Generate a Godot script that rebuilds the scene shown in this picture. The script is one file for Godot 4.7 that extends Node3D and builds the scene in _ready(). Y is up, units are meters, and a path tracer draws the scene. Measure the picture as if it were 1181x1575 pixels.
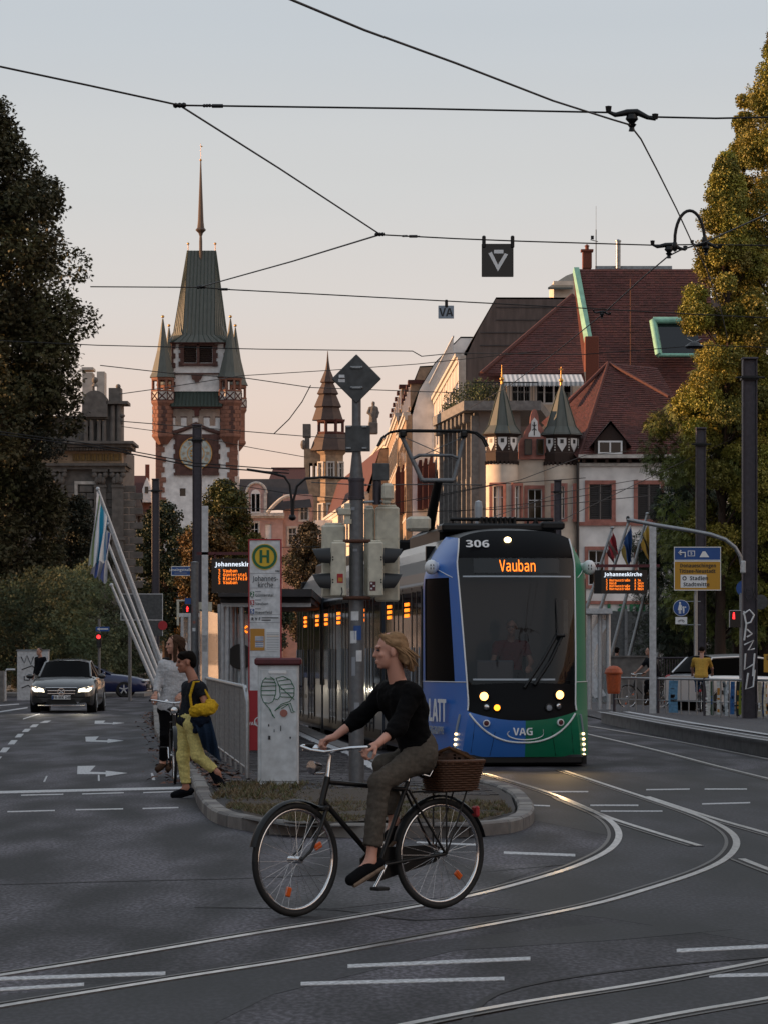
extends Node3D
# A tram stop at sunset: tram, cyclist, walkers, a gate tower at the end of the street. Units are metres, the camera looks along -z.
const F := 5600.0      # focal length in pixels of the 1181 x 1575 photograph
const HX := 590.5
const HY := 1008.0     # horizon row
const EYE := 1.58
const UP := Vector3.UP
var M := {}
var texs := {}
var wcache := {}
var rng := RandomNumberGenerator.new()

class Mb:
	var v := PackedVector3Array()
	var n := PackedVector3Array()
	var u := PackedVector2Array()
	var c := PackedColorArray()
	var col := Color(1, 1, 1)
	var xf := Transform3D()
	func at(o: Vector3, b := Basis()) -> Mb:
		xf = Transform3D(b, o)
		return self
	func tri(a: Vector3, b: Vector3, d: Vector3, na: Vector3, nb: Vector3, nd: Vector3, ua := Vector2(0, 1), ub := Vector2(1, 1), ud := Vector2(1, 0)) -> void:
		if (b - a).cross(d - a).dot(na + nb + nd) > 0.0:
			var t := b; b = d; d = t
			t = nb; nb = nd; nd = t
			var w := ub; ub = ud; ud = w
		v.append(xf * a); v.append(xf * b); v.append(xf * d)
		n.append((xf.basis * na).normalized()); n.append((xf.basis * nb).normalized()); n.append((xf.basis * nd).normalized())
		u.append(ua); u.append(ub); u.append(ud)
		c.append(col); c.append(col); c.append(col)
	func quad(a: Vector3, b: Vector3, d: Vector3, e: Vector3) -> void:   # counter-clockwise from outside
		var k := (d - a).cross(e - b)
		if k.length_squared() < 1e-16: k = Vector3.UP
		k = k.normalized()
		tri(a, b, d, k, k, k, Vector2(0, 1), Vector2(1, 1), Vector2(1, 0))
		tri(a, d, e, k, k, k, Vector2(0, 1), Vector2(1, 0), Vector2(0, 0))
	func flat(a: Vector3, b: Vector3, d: Vector3) -> void:
		var k := (b - a).cross(d - a)
		tri(a, b, d, k, k, k)
	func box(o: Vector3, s: Vector3) -> void:
		var h := s * 0.5
		var p: Array[Vector3] = []
		for i in 8:
			p.append(o + Vector3(h.x if i & 1 else -h.x, h.y if i & 2 else -h.y, h.z if i & 4 else -h.z))
		quad(p[4], p[5], p[7], p[6]); quad(p[1], p[0], p[2], p[3]); quad(p[5], p[1], p[3], p[7])
		quad(p[0], p[4], p[6], p[2]); quad(p[6], p[7], p[3], p[2]); quad(p[0], p[1], p[5], p[4])
	func bb(x0: float, x1: float, y0: float, y1: float, z0: float, z1: float) -> void:
		box(Vector3(x0 + x1, y0 + y1, z0 + z1) * 0.5, Vector3(absf(x1 - x0), absf(y1 - y0), absf(z1 - z0)))
	func bev(o: Vector3, s: Vector3, r: float) -> void:   # box with its twelve edges chamfered
		var h := s * 0.5
		for ax in 3:
			for sg in [-1.0, 1.0]:
				var a := Vector3(); a[ax] = h[ax] * sg
				var b := Vector3(); b[(ax + 1) % 3] = h[(ax + 1) % 3] - r
				var d := Vector3(); d[(ax + 2) % 3] = h[(ax + 2) % 3] - r
				if sg > 0: quad(o + a - b - d, o + a + b - d, o + a + b + d, o + a - b + d)
				else: quad(o + a - b + d, o + a + b + d, o + a + b - d, o + a - b - d)
				for s2 in [-1.0, 1.0]:   # edge strip between face ax and the next axis
					var k := (ax + 1) % 3
					var m := (ax + 2) % 3
					var p := Vector3(); p[ax] = h[ax] * sg; p[k] = (h[k] - r) * s2
					var q := Vector3(); q[ax] = (h[ax] - r) * sg; q[k] = h[k] * s2
					var e := Vector3(); e[m] = h[m] - r
					var nn := Vector3(); nn[ax] = sg; nn[k] = s2
					tri(o + p - e, o + q - e, o + q + e, nn, nn, nn); tri(o + p - e, o + q + e, o + p + e, nn, nn, nn)
		for i in 8:
			var sg := Vector3(1.0 if i & 1 else -1.0, 1.0 if i & 2 else -1.0, 1.0 if i & 4 else -1.0)
			var g := h - Vector3.ONE * r
			tri(o + sg * Vector3(h.x, g.y, g.z), o + sg * Vector3(g.x, h.y, g.z), o + sg * Vector3(g.x, g.y, h.z), sg, sg, sg)
	func tube(p: Array, r, sides := 8, caps := true) -> void:
		var side := Vector3()
		var last: Array = []
		var lastn: Array = []
		for i in p.size():
			var t: Vector3 = (p[mini(i + 1, p.size() - 1)] - p[maxi(i - 1, 0)]).normalized()
			if i == 0: side = t.cross(Vector3.UP if absf(t.y) < 0.9 else Vector3.RIGHT).normalized()
			else: side = (side - t * side.dot(t)).normalized()
			var o := t.cross(side)
			var rr: float = r[i] if r is Array else r
			var ring: Array = []
			var rn: Array = []
			for j in sides:
				var d := side * cos(TAU * j / sides) + o * sin(TAU * j / sides)
				ring.append(p[i] + d * rr); rn.append(d)
			if i > 0:
				for j in sides:
					var k := (j + 1) % sides
					tri(last[j], last[k], ring[k], lastn[j], lastn[k], rn[k]); tri(last[j], ring[k], ring[j], lastn[j], rn[k], rn[j])
			if caps and (i == 0 or i == p.size() - 1):
				var e := -t if i == 0 else t
				for j in range(1, sides - 1): tri(ring[0], ring[j], ring[j + 1], e, e, e)
			last = ring; lastn = rn
	func lathe(prof: Array, sides: int, o := Vector3(), smooth := true, turn := 0.0, from := 0, to := -1) -> void:   # prof: Vector2(radius, height)
		var n_: int = sides if to < 0 else to
		for i in prof.size() - 1:
			var a: Vector2 = prof[i]
			var b: Vector2 = prof[i + 1]
			var s := Vector2(b.y - a.y, a.x - b.x)
			if s.length() < 1e-7: continue
			s = s.normalized()
			for j in range(from, n_):
				var t0 := turn + TAU * j / sides
				var t1 := turn + TAU * (j + 1) / sides
				var d0 := Vector3(sin(t0), 0, cos(t0))
				var d1 := Vector3(sin(t1), 0, cos(t1))
				var m0 := d0
				var m1 := d1
				if not smooth:
					m0 = (d0 + d1).normalized(); m1 = m0
				var n0 := m0 * s.x + Vector3.UP * s.y
				var n1 := m1 * s.x + Vector3.UP * s.y
				var p0 := o + d0 * a.x + Vector3.UP * a.y
				var p1 := o + d1 * a.x + Vector3.UP * a.y
				var q0 := o + d0 * b.x + Vector3.UP * b.y
				var q1 := o + d1 * b.x + Vector3.UP * b.y
				if a.x > 1e-5: tri(p0, p1, q1, n0, n1, n1, Vector2(float(j) / sides, 1), Vector2(float(j + 1) / sides, 1), Vector2(float(j + 1) / sides, 0))
				if b.x > 1e-5: tri(p0, q1, q0, n0, n1, n0)
	func ball(o: Vector3, r: Vector3, seg := 10) -> void:
		for i in seg / 2:
			var a := PI * i / (seg / 2) - PI / 2
			var b := PI * (i + 1) / (seg / 2) - PI / 2
			for j in seg:
				var s := TAU * j / seg
				var t := TAU * (j + 1) / seg
				var q: Array[Vector3] = [Vector3(cos(a) * cos(s), sin(a), cos(a) * sin(s)), Vector3(cos(a) * cos(t), sin(a), cos(a) * sin(t)), Vector3(cos(b) * cos(t), sin(b), cos(b) * sin(t)), Vector3(cos(b) * cos(s), sin(b), cos(b) * sin(s))]
				var m: Array[Vector3] = []
				for k in q: m.append(k / r)
				if i > 0: tri(o + q[0] * r, o + q[1] * r, o + q[2] * r, m[0], m[1], m[2])
				if i < seg / 2 - 1: tri(o + q[0] * r, o + q[2] * r, o + q[3] * r, m[0], m[2], m[3])
				elif i > 0: tri(o + q[0] * r, o + q[2] * r, o + q[3] * r, m[0], m[2], m[3])
	func prism(poly: PackedVector2Array, z0: float, z1: float) -> void:   # polygon in xy, drawn out along z
		var q := poly.duplicate()
		if Geometry2D.is_polygon_clockwise(q): q.reverse()
		var ix := Geometry2D.triangulate_polygon(q)
		var lo := q[0]
		var hi := q[0]
		for p in q:
			lo = lo.min(p); hi = hi.max(p)
		var sz := (hi - lo).max(Vector2(1e-6, 1e-6))
		for i in range(0, ix.size(), 3):
			var a := q[ix[i]]
			var b := q[ix[i + 1]]
			var d := q[ix[i + 2]]
			var ua := Vector2((a.x - lo.x) / sz.x, (hi.y - a.y) / sz.y)
			var ub := Vector2((b.x - lo.x) / sz.x, (hi.y - b.y) / sz.y)
			var ud := Vector2((d.x - lo.x) / sz.x, (hi.y - d.y) / sz.y)
			tri(Vector3(a.x, a.y, z1), Vector3(b.x, b.y, z1), Vector3(d.x, d.y, z1), Vector3.BACK, Vector3.BACK, Vector3.BACK, ua, ub, ud)
			if z1 - z0 > 1e-6: tri(Vector3(a.x, a.y, z0), Vector3(b.x, b.y, z0), Vector3(d.x, d.y, z0), Vector3.FORWARD, Vector3.FORWARD, Vector3.FORWARD)
		if z1 - z0 > 1e-6:
			for i in q.size():
				var a := q[i]
				var b := q[(i + 1) % q.size()]
				quad(Vector3(a.x, a.y, z0), Vector3(b.x, b.y, z0), Vector3(b.x, b.y, z1), Vector3(a.x, a.y, z1))
	func grid(rows: Array, flip := false, closed := false) -> void:   # smooth surface through rows of points
		var nr := rows.size()
		var nc: int = rows[0].size()
		var nn: Array = []
		for i in nr:
			var line := PackedVector3Array()
			for j in nc:
				var du: Vector3
				if closed: du = rows[i][(j + 1) % nc] - rows[i][(j + nc - 1) % nc]
				else: du = rows[i][mini(j + 1, nc - 1)] - rows[i][maxi(j - 1, 0)]
				var dv: Vector3 = rows[mini(i + 1, nr - 1)][j] - rows[maxi(i - 1, 0)][j]
				var k := du.cross(dv).normalized()
				line.append(-k if flip else k)
			nn.append(line)
		for i in nr - 1:
			for j in (nc if closed else nc - 1):
				var k := (j + 1) % nc
				var u0 := float(j) / (nc - 1)
				var u1 := float(j + 1) / (nc - 1)
				var v0 := float(i) / (nr - 1)
				var v1 := float(i + 1) / (nr - 1)
				tri(rows[i][j], rows[i][k], rows[i + 1][k], nn[i][j], nn[i][k], nn[i + 1][k], Vector2(u0, v0), Vector2(u1, v0), Vector2(u1, v1))
				tri(rows[i][j], rows[i + 1][k], rows[i + 1][j], nn[i][j], nn[i + 1][k], nn[i + 1][j], Vector2(u0, v0), Vector2(u1, v1), Vector2(u0, v1))
	func join(o: Mb) -> void:
		for i in o.v.size():
			v.append(xf * o.v[i]); n.append((xf.basis * o.n[i]).normalized()); u.append(o.u[i]); c.append(o.c[i])
	func mesh() -> ArrayMesh:
		var a := []
		a.resize(Mesh.ARRAY_MAX)
		a[Mesh.ARRAY_VERTEX] = v; a[Mesh.ARRAY_NORMAL] = n; a[Mesh.ARRAY_TEX_UV] = u; a[Mesh.ARRAY_COLOR] = c
		var r := ArrayMesh.new()
		if v.size(): r.add_surface_from_arrays(Mesh.PRIMITIVE_TRIANGLES, a)
		return r

# ---------------------------------------------------------------- places
func P(px: float, py: float, d: float) -> Vector3:   # the point d metres ahead that the photograph shows at this pixel
	return Vector3((px - HX) / F * d, EYE + (HY - py) / F * d, -d)
func G(px: float, py: float, h := 0.0) -> Vector3:   # the point of the ground (or of a level h) at this pixel
	return P(px, py, (EYE - h) * F / (py - HY))

# ---------------------------------------------------------------- nodes
func obj(called: String, b, m: Material, parent: Node = self) -> MeshInstance3D:
	var o := MeshInstance3D.new()
	o.name = called
	o.mesh = b.mesh() if b is Mb else b
	o.material_override = m
	parent.add_child(o, true)
	return o
func part(called: String, b, m: Material, parent: Node3D) -> MeshInstance3D:   # mesh in world coordinates under a thing that stands at its base
	var o := obj(called, b, m, parent)
	if parent.get_parent() == self: o.position = -parent.position
	return o
func put(called: String, mesh: Mesh, m: Material, parent: Node3D, x: Transform3D) -> MeshInstance3D:   # shared mesh under a thing, x in world coordinates
	var o := obj(called, mesh, m, parent)
	o.transform = Transform3D(x.basis, x.origin - parent.position)
	return o
func tag(o: Node, label: String, category: String, group := "", kind := "") -> Node:
	if label: o.set_meta("label", label)
	if category: o.set_meta("category", category)
	if group: o.set_meta("group", group)
	if kind: o.set_meta("kind", kind)
	return o
func thing(called: String, label: String, category: String, where := Vector3(), turn := 0.0, group := "") -> Node3D:
	var o := Node3D.new()
	o.name = called
	o.position = where
	o.rotation.y = turn
	add_child(o, true)
	tag(o, label, category, group)
	return o
func stuff(o: Node) -> Node:
	o.set_meta("kind", "stuff")
	return o
func struct(called: String, b, m: Material) -> MeshInstance3D:
	var o := obj(called, b, m)
	o.set_meta("kind", "structure")
	return o

# ---------------------------------------------------------------- materials
func ntex(key: String, freq: float, lo: float, hi: float, oct := 4, size := 256, kind := FastNoiseLite.TYPE_SIMPLEX_SMOOTH, stretch := Vector2.ONE, gain := 1.3) -> ImageTexture:
	if texs.has(key): return texs[key]
	var f := FastNoiseLite.new()
	f.seed = hash(key) % 10000
	f.noise_type = kind
	f.frequency = freq
	f.fractal_octaves = oct
	var im := f.get_seamless_image(int(size * stretch.x), int(size * stretch.y))
	im.convert(Image.FORMAT_L8)
	if stretch != Vector2.ONE: im.resize(size, size)
	var d := im.get_data()
	for i in d.size(): d[i] = int(255.0 * lerpf(lo, hi, clampf((d[i] / 255.0 - 0.5) * gain + 0.5, 0.0, 1.0)))
	texs[key] = ImageTexture.create_from_image(Image.create_from_data(size, size, false, Image.FORMAT_L8, d))
	return texs[key]
func mat(key: String, hex: String, rough := 0.7, metal := 0.0, tex: Texture2D = null, scale := 1.0, relief := 0.0, rtex: Texture2D = null) -> StandardMaterial3D:
	if M.has(key): return M[key]
	var m := StandardMaterial3D.new()
	m.resource_name = key
	m.albedo_color = Color(hex)
	m.roughness = rough
	m.metallic = metal
	if tex:
		m.albedo_texture = tex
		m.uv1_triplanar = true
		m.uv1_world_triplanar = true
		m.uv1_scale = Vector3.ONE * scale
		if relief > 0.0:
			m.heightmap_enabled = true
			m.heightmap_texture = rtex if rtex else tex
			m.heightmap_scale = relief
	M[key] = m
	return m
func glow(key: String, hex: String, e: float) -> StandardMaterial3D:
	var m := mat(key, hex, 0.4)
	m.emission_enabled = true
	m.emission = Color(hex)
	m.emission_energy_multiplier = e
	return m
func pane(key: String, hex: String, alpha: float, rough := 0.05) -> StandardMaterial3D:
	var m := mat(key, hex, rough)
	m.albedo_color.a = alpha
	m.transparency = BaseMaterial3D.TRANSPARENCY_ALPHA
	return m
func text(called: String, what: String, h: float, x: Transform3D, m: Material, parent: Node3D, depth := 0.004, wide := 1.0, bold := true, align := HORIZONTAL_ALIGNMENT_CENTER, mono := false) -> MeshInstance3D:
	var t := TextMesh.new()
	var f := SystemFont.new()
	f.font_names = PackedStringArray(["Droid Sans Mono" if mono else "Droid Sans"])
	if bold and not mono: f.font_weight = 700
	t.font = f
	t.text = what
	t.font_size = 48
	t.curve_step = 2.0
	t.pixel_size = h / 34.3
	t.depth = depth
	t.horizontal_alignment = align
	t.vertical_alignment = VERTICAL_ALIGNMENT_CENTER
	var o := obj(called, t, m, parent)
	o.transform = Transform3D(x.basis * Basis.from_scale(Vector3(wide, 1, 1)), x.origin - (parent.position if parent.get_parent() == self else Vector3()))
	return o

# ---------------------------------------------------------------- bodies: smooth union of tapered capsules and ellipsoids, meshed as surface nets
func net(prims: Array, cell: float, k: float, fold := 0.0, seed_ := 1) -> Mb:
	var lo := Vector3.ONE * 1e9
	var hi := -lo
	var boxes: Array = []
	for p in prims:
		var a: Vector3
		var b: Vector3
		if p[0] == "c":
			var r: float = maxf(p[3], p[4])
			a = p[1].min(p[2]) - Vector3.ONE * r; b = p[1].max(p[2]) + Vector3.ONE * r
		else:
			var r: float = maxf(p[2].x, maxf(p[2].y, p[2].z))
			a = p[1] - Vector3.ONE * r; b = p[1] + Vector3.ONE * r
		var mg := Vector3.ONE * (cell * 2.5 + k * 0.6 + fold)
		boxes.append([a - mg, b + mg])
		if p[0] != "s":
			lo = lo.min(a - mg); hi = hi.max(b + mg)
	var nx := int((hi.x - lo.x) / cell) + 2
	var ny := int((hi.y - lo.y) / cell) + 2
	var nz := int((hi.z - lo.z) / cell) + 2
	var f := PackedFloat32Array()
	f.resize(nx * ny * nz)
	f.fill(1.0)
	var sx := 1
	var sy := nx
	var sz := nx * ny
	for q in prims.size():
		var p: Array = prims[q]
		var b: Array = boxes[q]
		var x0 := maxi(0, int((b[0].x - lo.x) / cell)); var x1 := mini(nx - 1, int((b[1].x - lo.x) / cell) + 1)
		var y0 := maxi(0, int((b[0].y - lo.y) / cell)); var y1 := mini(ny - 1, int((b[1].y - lo.y) / cell) + 1)
		var z0 := maxi(0, int((b[0].z - lo.z) / cell)); var z1 := mini(nz - 1, int((b[1].z - lo.z) / cell) + 1)
		var capsule: bool = p[0] == "c"
		var cut: bool = p[0] == "s"
		var A: Vector3 = p[1]
		var ab := Vector3()
		var len2 := 1.0
		var ra := 0.0
		var rb := 0.0
		var fa := false
		var fb := false
		var inv := Basis()
		var rm := 0.0
		var ri := Vector3.ONE
		if capsule:
			ab = p[2] - A; len2 = maxf(ab.length_squared(), 1e-9); ra = p[3]; rb = p[4]
			if p.size() > 5: fa = p[5]; fb = p[6]
		else:
			ri = p[2]; rm = minf(ri.x, minf(ri.y, ri.z))
			if p.size() > 3: inv = (p[3] as Basis).transposed()
		var ln := sqrt(len2)
		for z in range(z0, z1 + 1):
			for y in range(y0, y1 + 1):
				var i := z * sz + y * sy + x0
				for x in range(x0, x1 + 1):
					var w := lo + Vector3(x, y, z) * cell - A
					var d: float
					if capsule:
						var t := w.dot(ab) / len2
						var tc := clampf(t, 0.0, 1.0)
						var flat_ := (fa and t < 0.0) or (fb and t > 1.0)
						if flat_:
							var r := ra if t < 0.0 else rb
							d = maxf((w - ab * t).length() - r, (absf(t - 0.5) - 0.5) * ln)
						else: d = (w - ab * tc).length() - lerpf(ra, rb, tc)
					else:
						var l := inv * w
						var k0 := (l / ri).length()
						d = (k0 - 1.0) * rm if k0 < 0.3 else k0 * (k0 - 1.0) / (l / (ri * ri)).length()
					var e := f[i]
					if cut:
						d = -d
						var h := maxf(k * 0.5 - absf(d - e), 0.0) / (k * 0.5)
						f[i] = maxf(d, e) + h * h * k * 0.125
					else:
						var h := maxf(k - absf(d - e), 0.0) / k
						f[i] = minf(d, e) - h * h * k * 0.25
					i += 1
	if fold > 0.0:
		var no := FastNoiseLite.new()
		no.seed = seed_; no.frequency = 11.0; no.fractal_octaves = 3
		for z in nz:
			for y in ny:
				for x in nx:
					var i := z * sz + y * sy + x
					if absf(f[i]) < cell * 3.0 + fold:
						var w := lo + Vector3(x, y, z) * cell
						f[i] += fold * (no.get_noise_3d(w.x, w.y * 1.6 + w.x * 0.5, w.z) * 1.6)
	var id := {}
	var vs := PackedVector3Array()
	var ns := PackedVector3Array()
	var off := [0, sx, sy, sx + sy, sz, sx + sz, sy + sz, sx + sy + sz]
	var edges := [[0, 1], [2, 3], [4, 5], [6, 7], [0, 2], [1, 3], [4, 6], [5, 7], [0, 4], [1, 5], [2, 6], [3, 7]]
	for z in nz - 1:
		for y in ny - 1:
			for x in nx - 1:
				var i := z * sz + y * sy + x
				if absf(f[i]) > cell * 2.2: continue
				var neg := 0
				var val := PackedFloat32Array()
				for o in 8:
					var q := f[i + off[o]]
					val.append(q)
					if q < 0.0: neg += 1
				if neg == 0 or neg == 8: continue
				var s := Vector3()
				var cnt := 0
				for e in edges:
					var a := val[e[0]]
					var b := val[e[1]]
					if (a < 0.0) != (b < 0.0):
						var t := a / (a - b)
						var pa := Vector3(e[0] & 1, (e[0] >> 1) & 1, e[0] >> 2)
						var pb := Vector3(e[1] & 1, (e[1] >> 1) & 1, e[1] >> 2)
						s += pa.lerp(pb, t); cnt += 1
				id[i] = vs.size()
				vs.append(lo + (Vector3(x, y, z) + s / cnt) * cell)
				ns.append(Vector3(val[1] + val[3] + val[5] + val[7] - val[0] - val[2] - val[4] - val[6], val[2] + val[3] + val[6] + val[7] - val[0] - val[1] - val[4] - val[5], val[4] + val[5] + val[6] + val[7] - val[0] - val[1] - val[2] - val[3]).normalized())
	var out := Mb.new()
	for i in id:
		var here := f[i]
		for ax in 3:
			var st: int = [sx, sy, sz][ax]
			if (here < 0.0) == (f[i + st] < 0.0): continue
			var a: int = [sy, sz, sx][ax]
			var b: int = [sz, sx, sy][ax]
			var g: Array = [i - a - b, i - b, i, i - a]
			if not (id.has(g[0]) and id.has(g[1]) and id.has(g[3])): continue
			var w: Array = [id[g[0]], id[g[1]], id[g[2]], id[g[3]]]
			out.tri(vs[w[0]], vs[w[1]], vs[w[2]], ns[w[0]], ns[w[1]], ns[w[2]])
			out.tri(vs[w[0]], vs[w[2]], vs[w[3]], ns[w[0]], ns[w[2]], ns[w[3]])
	return out

func V3(x: float, y: float, z: float) -> Vector3: return Vector3(x, y, z)
func V2(x: float, y: float) -> Vector2: return Vector2(x, y)

func _ready() -> void:
	rng.seed = 7
	camera_and_light()
	materials()
	ground()
	right_row()
	turret_house()
	gate_tower()
	far_houses()
	left_building()
	trees()
	street_left()
	street_right()
	signal_pole()
	tram()
	cars()
	people()
	wires()
	details()

func camera_and_light() -> void:
	var cam := Camera3D.new()
	cam.name = "camera"
	cam.projection = Camera3D.PROJECTION_FRUSTUM      # a level camera with a risen lens: uprights stay upright
	cam.near = 0.5
	cam.far = 2500.0
	cam.size = 0.5 * 1575.0 / F
	cam.frustum_offset = V2(0,0.5 * (HY - 787.5) / F)
	cam.position = V3(0, EYE,0)
	cam.current = true
	add_child(cam)
	var sun_to := V3(-1.0,0.125,-0.06).normalized()
	var im := Image.create(256,1024, false, Image.FORMAT_RGBF)
	var stops := [[-90.0,0.16,0.15,0.155],[-0.5,0.2,0.18,0.17],[0.0,0.80,0.50,0.35],[2.2,0.80,0.575,0.45],[3.8,0.745,0.61,0.53],[5.6,0.665,0.625,0.595],[7.4,0.60,0.605,0.602],[10.0,0.52,0.56,0.598],[20.0,0.50,0.555,0.615],[45.0,0.50,0.56,0.63],[90.0,0.48,0.54,0.62]]
	var haze := FastNoiseLite.new()
	haze.seed = 3
	haze.frequency = 0.012
	for y in 1024:
		var el := 90.0 - (y + 0.5) / 1024.0 * 180.0
		var k := Color()
		for i in stops.size() - 1:
			if el >= stops[i][0] and el <= stops[i + 1][0]:
				var t: float = smoothstep(0.0,1.0, (el - stops[i][0]) / (stops[i + 1][0] - stops[i][0])) * 0.5 + 0.5 * (el - stops[i][0]) / (stops[i + 1][0] - stops[i][0])
				k = Color(lerpf(stops[i][1], stops[i + 1][1], t), lerpf(stops[i][2], stops[i + 1][2], t), lerpf(stops[i][3], stops[i + 1][3], t))
		for x in 256:
			var az := (x + 0.5) / 256.0 * TAU        # the middle column looks along -z
			var dir := V3(-sin(az),0, cos(az)) * cos(deg_to_rad(el)) + UP * sin(deg_to_rad(el))
			var g := pow(maxf(0.0, dir.dot(sun_to)),5.0) * (1.0 if el > 0.0 else 0.0)
			im.set_pixel(x, y, (k + Color(1.3,0.8,0.45) * g) * (0.61 + 0.01 * haze.get_noise_2d(x * 3.0, y * 22.0)))
	var sky := PanoramaSkyMaterial.new()
	sky.panorama = ImageTexture.create_from_image(im)
	var env := Environment.new()
	env.background_mode = Environment.BG_SKY
	env.sky = Sky.new()
	env.sky.sky_material = sky
	env.tonemap_mode = Environment.TONE_MAPPER_LINEAR
	env.tonemap_exposure = 1.75
	env.sdfgi_enabled = true
	env.ssao_enabled = true
	env.ssil_enabled = true
	var we := WorldEnvironment.new()
	we.name = "world"
	we.environment = env
	add_child(we)
	var sun := DirectionalLight3D.new()
	sun.name = "sun"
	sun.light_color = Color(1.0,0.77,0.56)
	sun.light_energy = 1.6
	sun.light_angular_distance = 0.6
	sun.shadow_enabled = true
	sun.look_at_from_position(sun_to * 100.0, Vector3())
	add_child(sun)

func materials() -> void:
	var grime := ntex("grime",0.012,0.8,1.0,6,512)
	var fine := ntex("fine",0.06,0.55,1.0,5,512)
	var asph := ntex("asphalt",0.05,0.5,1.0,9,1024, FastNoiseLite.TYPE_SIMPLEX_SMOOTH, Vector2.ONE,1.6)
	texs["asphalt"] = asph
	var streak := ntex("streak",0.02,0.82,1.0,5,512, FastNoiseLite.TYPE_SIMPLEX_SMOOTH, V2(3,0.5))
	var soft := ntex("soft",0.015,0.85,1.0,6,512)
	mat("asphalt", "68656d",0.7,0.0, asph,0.45,0.12, asph)
	mat("asphalt_dark", "3e3c43",0.62,0.0, asph,0.5,0.1, asph)
	mat("asphalt_pale", "6f6c72",0.66,0.0, asph,0.42,0.14, asph)
	for q in ["asphalt", "asphalt_dark", "asphalt_pale"]:      # broad worn and oily areas over the fine grain
		M[q].metallic_specular = 0.3
		M[q].detail_enabled = true
		M[q].detail_albedo = ntex("worn",0.014,0.45,1.0,6,512, FastNoiseLite.TYPE_SIMPLEX_SMOOTH, Vector2.ONE,1.9)
		M[q].detail_blend_mode = BaseMaterial3D.BLEND_MODE_MUL
		M[q].detail_uv_layer = BaseMaterial3D.DETAIL_UV_2
		M[q].uv2_triplanar = true
		M[q].uv2_world_triplanar = true
		M[q].uv2_scale = V3(0.13,0.1,0.028)
		M[q].uv1_scale = V3(0.5,0.5,0.16)
	mat("road_paint", "d5d8dc",0.6,0.0, fine,0.9)
	mat("kerb_stone", "7c7977",0.8,0.0, grime,0.9,0.4, fine)
	mat("concrete", "7d7b7a",0.85,0.0, grime,0.5,0.3, fine)
	mat("sett", "4c494e",0.75,0.0, fine,0.8).vertex_color_use_as_albedo = true
	mat("joint", "2c2a2b",0.9,0.0, grime,0.7)
	mat("soil", "4d4238",0.95,0.0, fine,1.2,0.6)
	mat("steel_rail", "d6d2cf",0.3,1.0, streak,0.5)
	mat("rail_side", "4a4440",0.45,0.9, grime,1.0)
	mat("groove", "121113",0.9)
	# stone, plaster, roofs
	mat("plaster_white", "e9e7e6",0.9,0.0, soft,0.12)
	mat("plaster_cream", "dccdbd",0.9,0.0, soft,0.14)
	mat("plaster_pink", "ba9c97",0.9,0.0, soft,0.12)
	mat("plaster_grey", "8f8a88",0.9,0.0, soft,0.1)
	mat("render_brown", "635855",0.95,0.0, streak,0.1)
	mat("sandstone", "8c6151",0.9,0.0, grime,0.25)
	mat("sandstone_dark", "5c403a",0.9,0.0, grime,0.25)
	mat("sandstone_pink", "a97166",0.9,0.0, grime,0.4)
	mat("stone_buff", "a08a74",0.9,0.0, grime,0.3)
	mat("stone_grey", "6a6663",0.9,0.0, grime,0.35,1.5)
	mat("stone_light", "b9b2ab",0.9,0.0, soft,0.2)
	mat("stone_trim", "c6c2bd",0.85,0.0, grime,0.4)
	mat("copper", "585c57",0.6,0.1, streak,0.15)
	mat("copper_green", "86bdaa",0.6,0.1, grime,0.3)
	mat("copper_dark", "39463f",0.6,0.15, streak,0.2)
	mat("copper_brown", "594b42",0.55,0.2, streak,0.2)
	mat("tile_red", "74403a",0.8,0.0, fine,0.35).vertex_color_use_as_albedo = true
	mat("roof_red", "5e302b",0.8,0.0, fine,0.3)
	mat("slate", "3c393b",0.7,0.0, grime,0.3)
	mat("slate_brown", "4c3a33",0.7,0.0, grime,0.3)
	mat("brick", "8a4d3c",0.9,0.0, fine,0.8)
	mat("timber_dark", "35241e",0.8,0.0, streak,0.6)
	mat("timber_red", "532822",0.8,0.0, streak,0.5)
	mat("gold", "b98d4e",0.4,0.8)
	mat("window_white", "cfd0d2",0.5,0.0)
	mat("window_dark", "2a2625",0.5)
	mat("glass_dark", "0c0e11",0.04,0.0)
	mat("shutter", "2e2a2a",0.7)
	mat("zinc", "8d949a",0.4,0.6, grime,0.5)
	mat("awning_white", "c9cbcd",0.8)
	mat("awning_grey", "6f767b",0.8)
	# metal, plastic
	mat("pole_grey", "777a7e",0.5,0.55, soft,1.6)
	mat("pole_dark", "48444c",0.5,0.3, soft,0.9)
	mat("galvanised", "9fa4a8",0.42,0.75, soft,2.0)
	mat("sign_back", "55585a",0.55,0.4, grime,1.2)
	mat("signal_beige", "d0cdbc",0.55,0.0, soft,0.9)
	mat("signal_visor", "1c1e21",0.5)
	mat("rust", "6b4534",0.8,0.2, fine,2.0)
	mat("black_metal", "17181a",0.42,0.4)
	mat("black_rubber", "131314",0.75)
	mat("wire", "1b1a1c",0.55,0.3)
	mat("chrome", "d3d5d8",0.16,1.0)
	mat("white_metal", "c9cdd1",0.4,0.2, soft,1.0)
	mat("maroon", "5c2028",0.5,0.0, grime,1.2)
	mat("cabinet_white", "d3d9de",0.6,0.0, soft,0.8)
	mat("red_paint", "a01f28",0.5)
	mat("white_paint", "dfe2e4",0.5)
	mat("print_white", "dfe3e7",0.5,0.0, soft,0.9)
	mat("print_black", "24262b",0.6)
	mat("print_yellow", "d3b02c",0.5)
	mat("print_green", "14623f",0.5)
	mat("print_blue", "1f4b8c",0.5)
	mat("print_orange", "b5802f",0.5)
	mat("print_grey", "8b9098",0.6)
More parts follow.
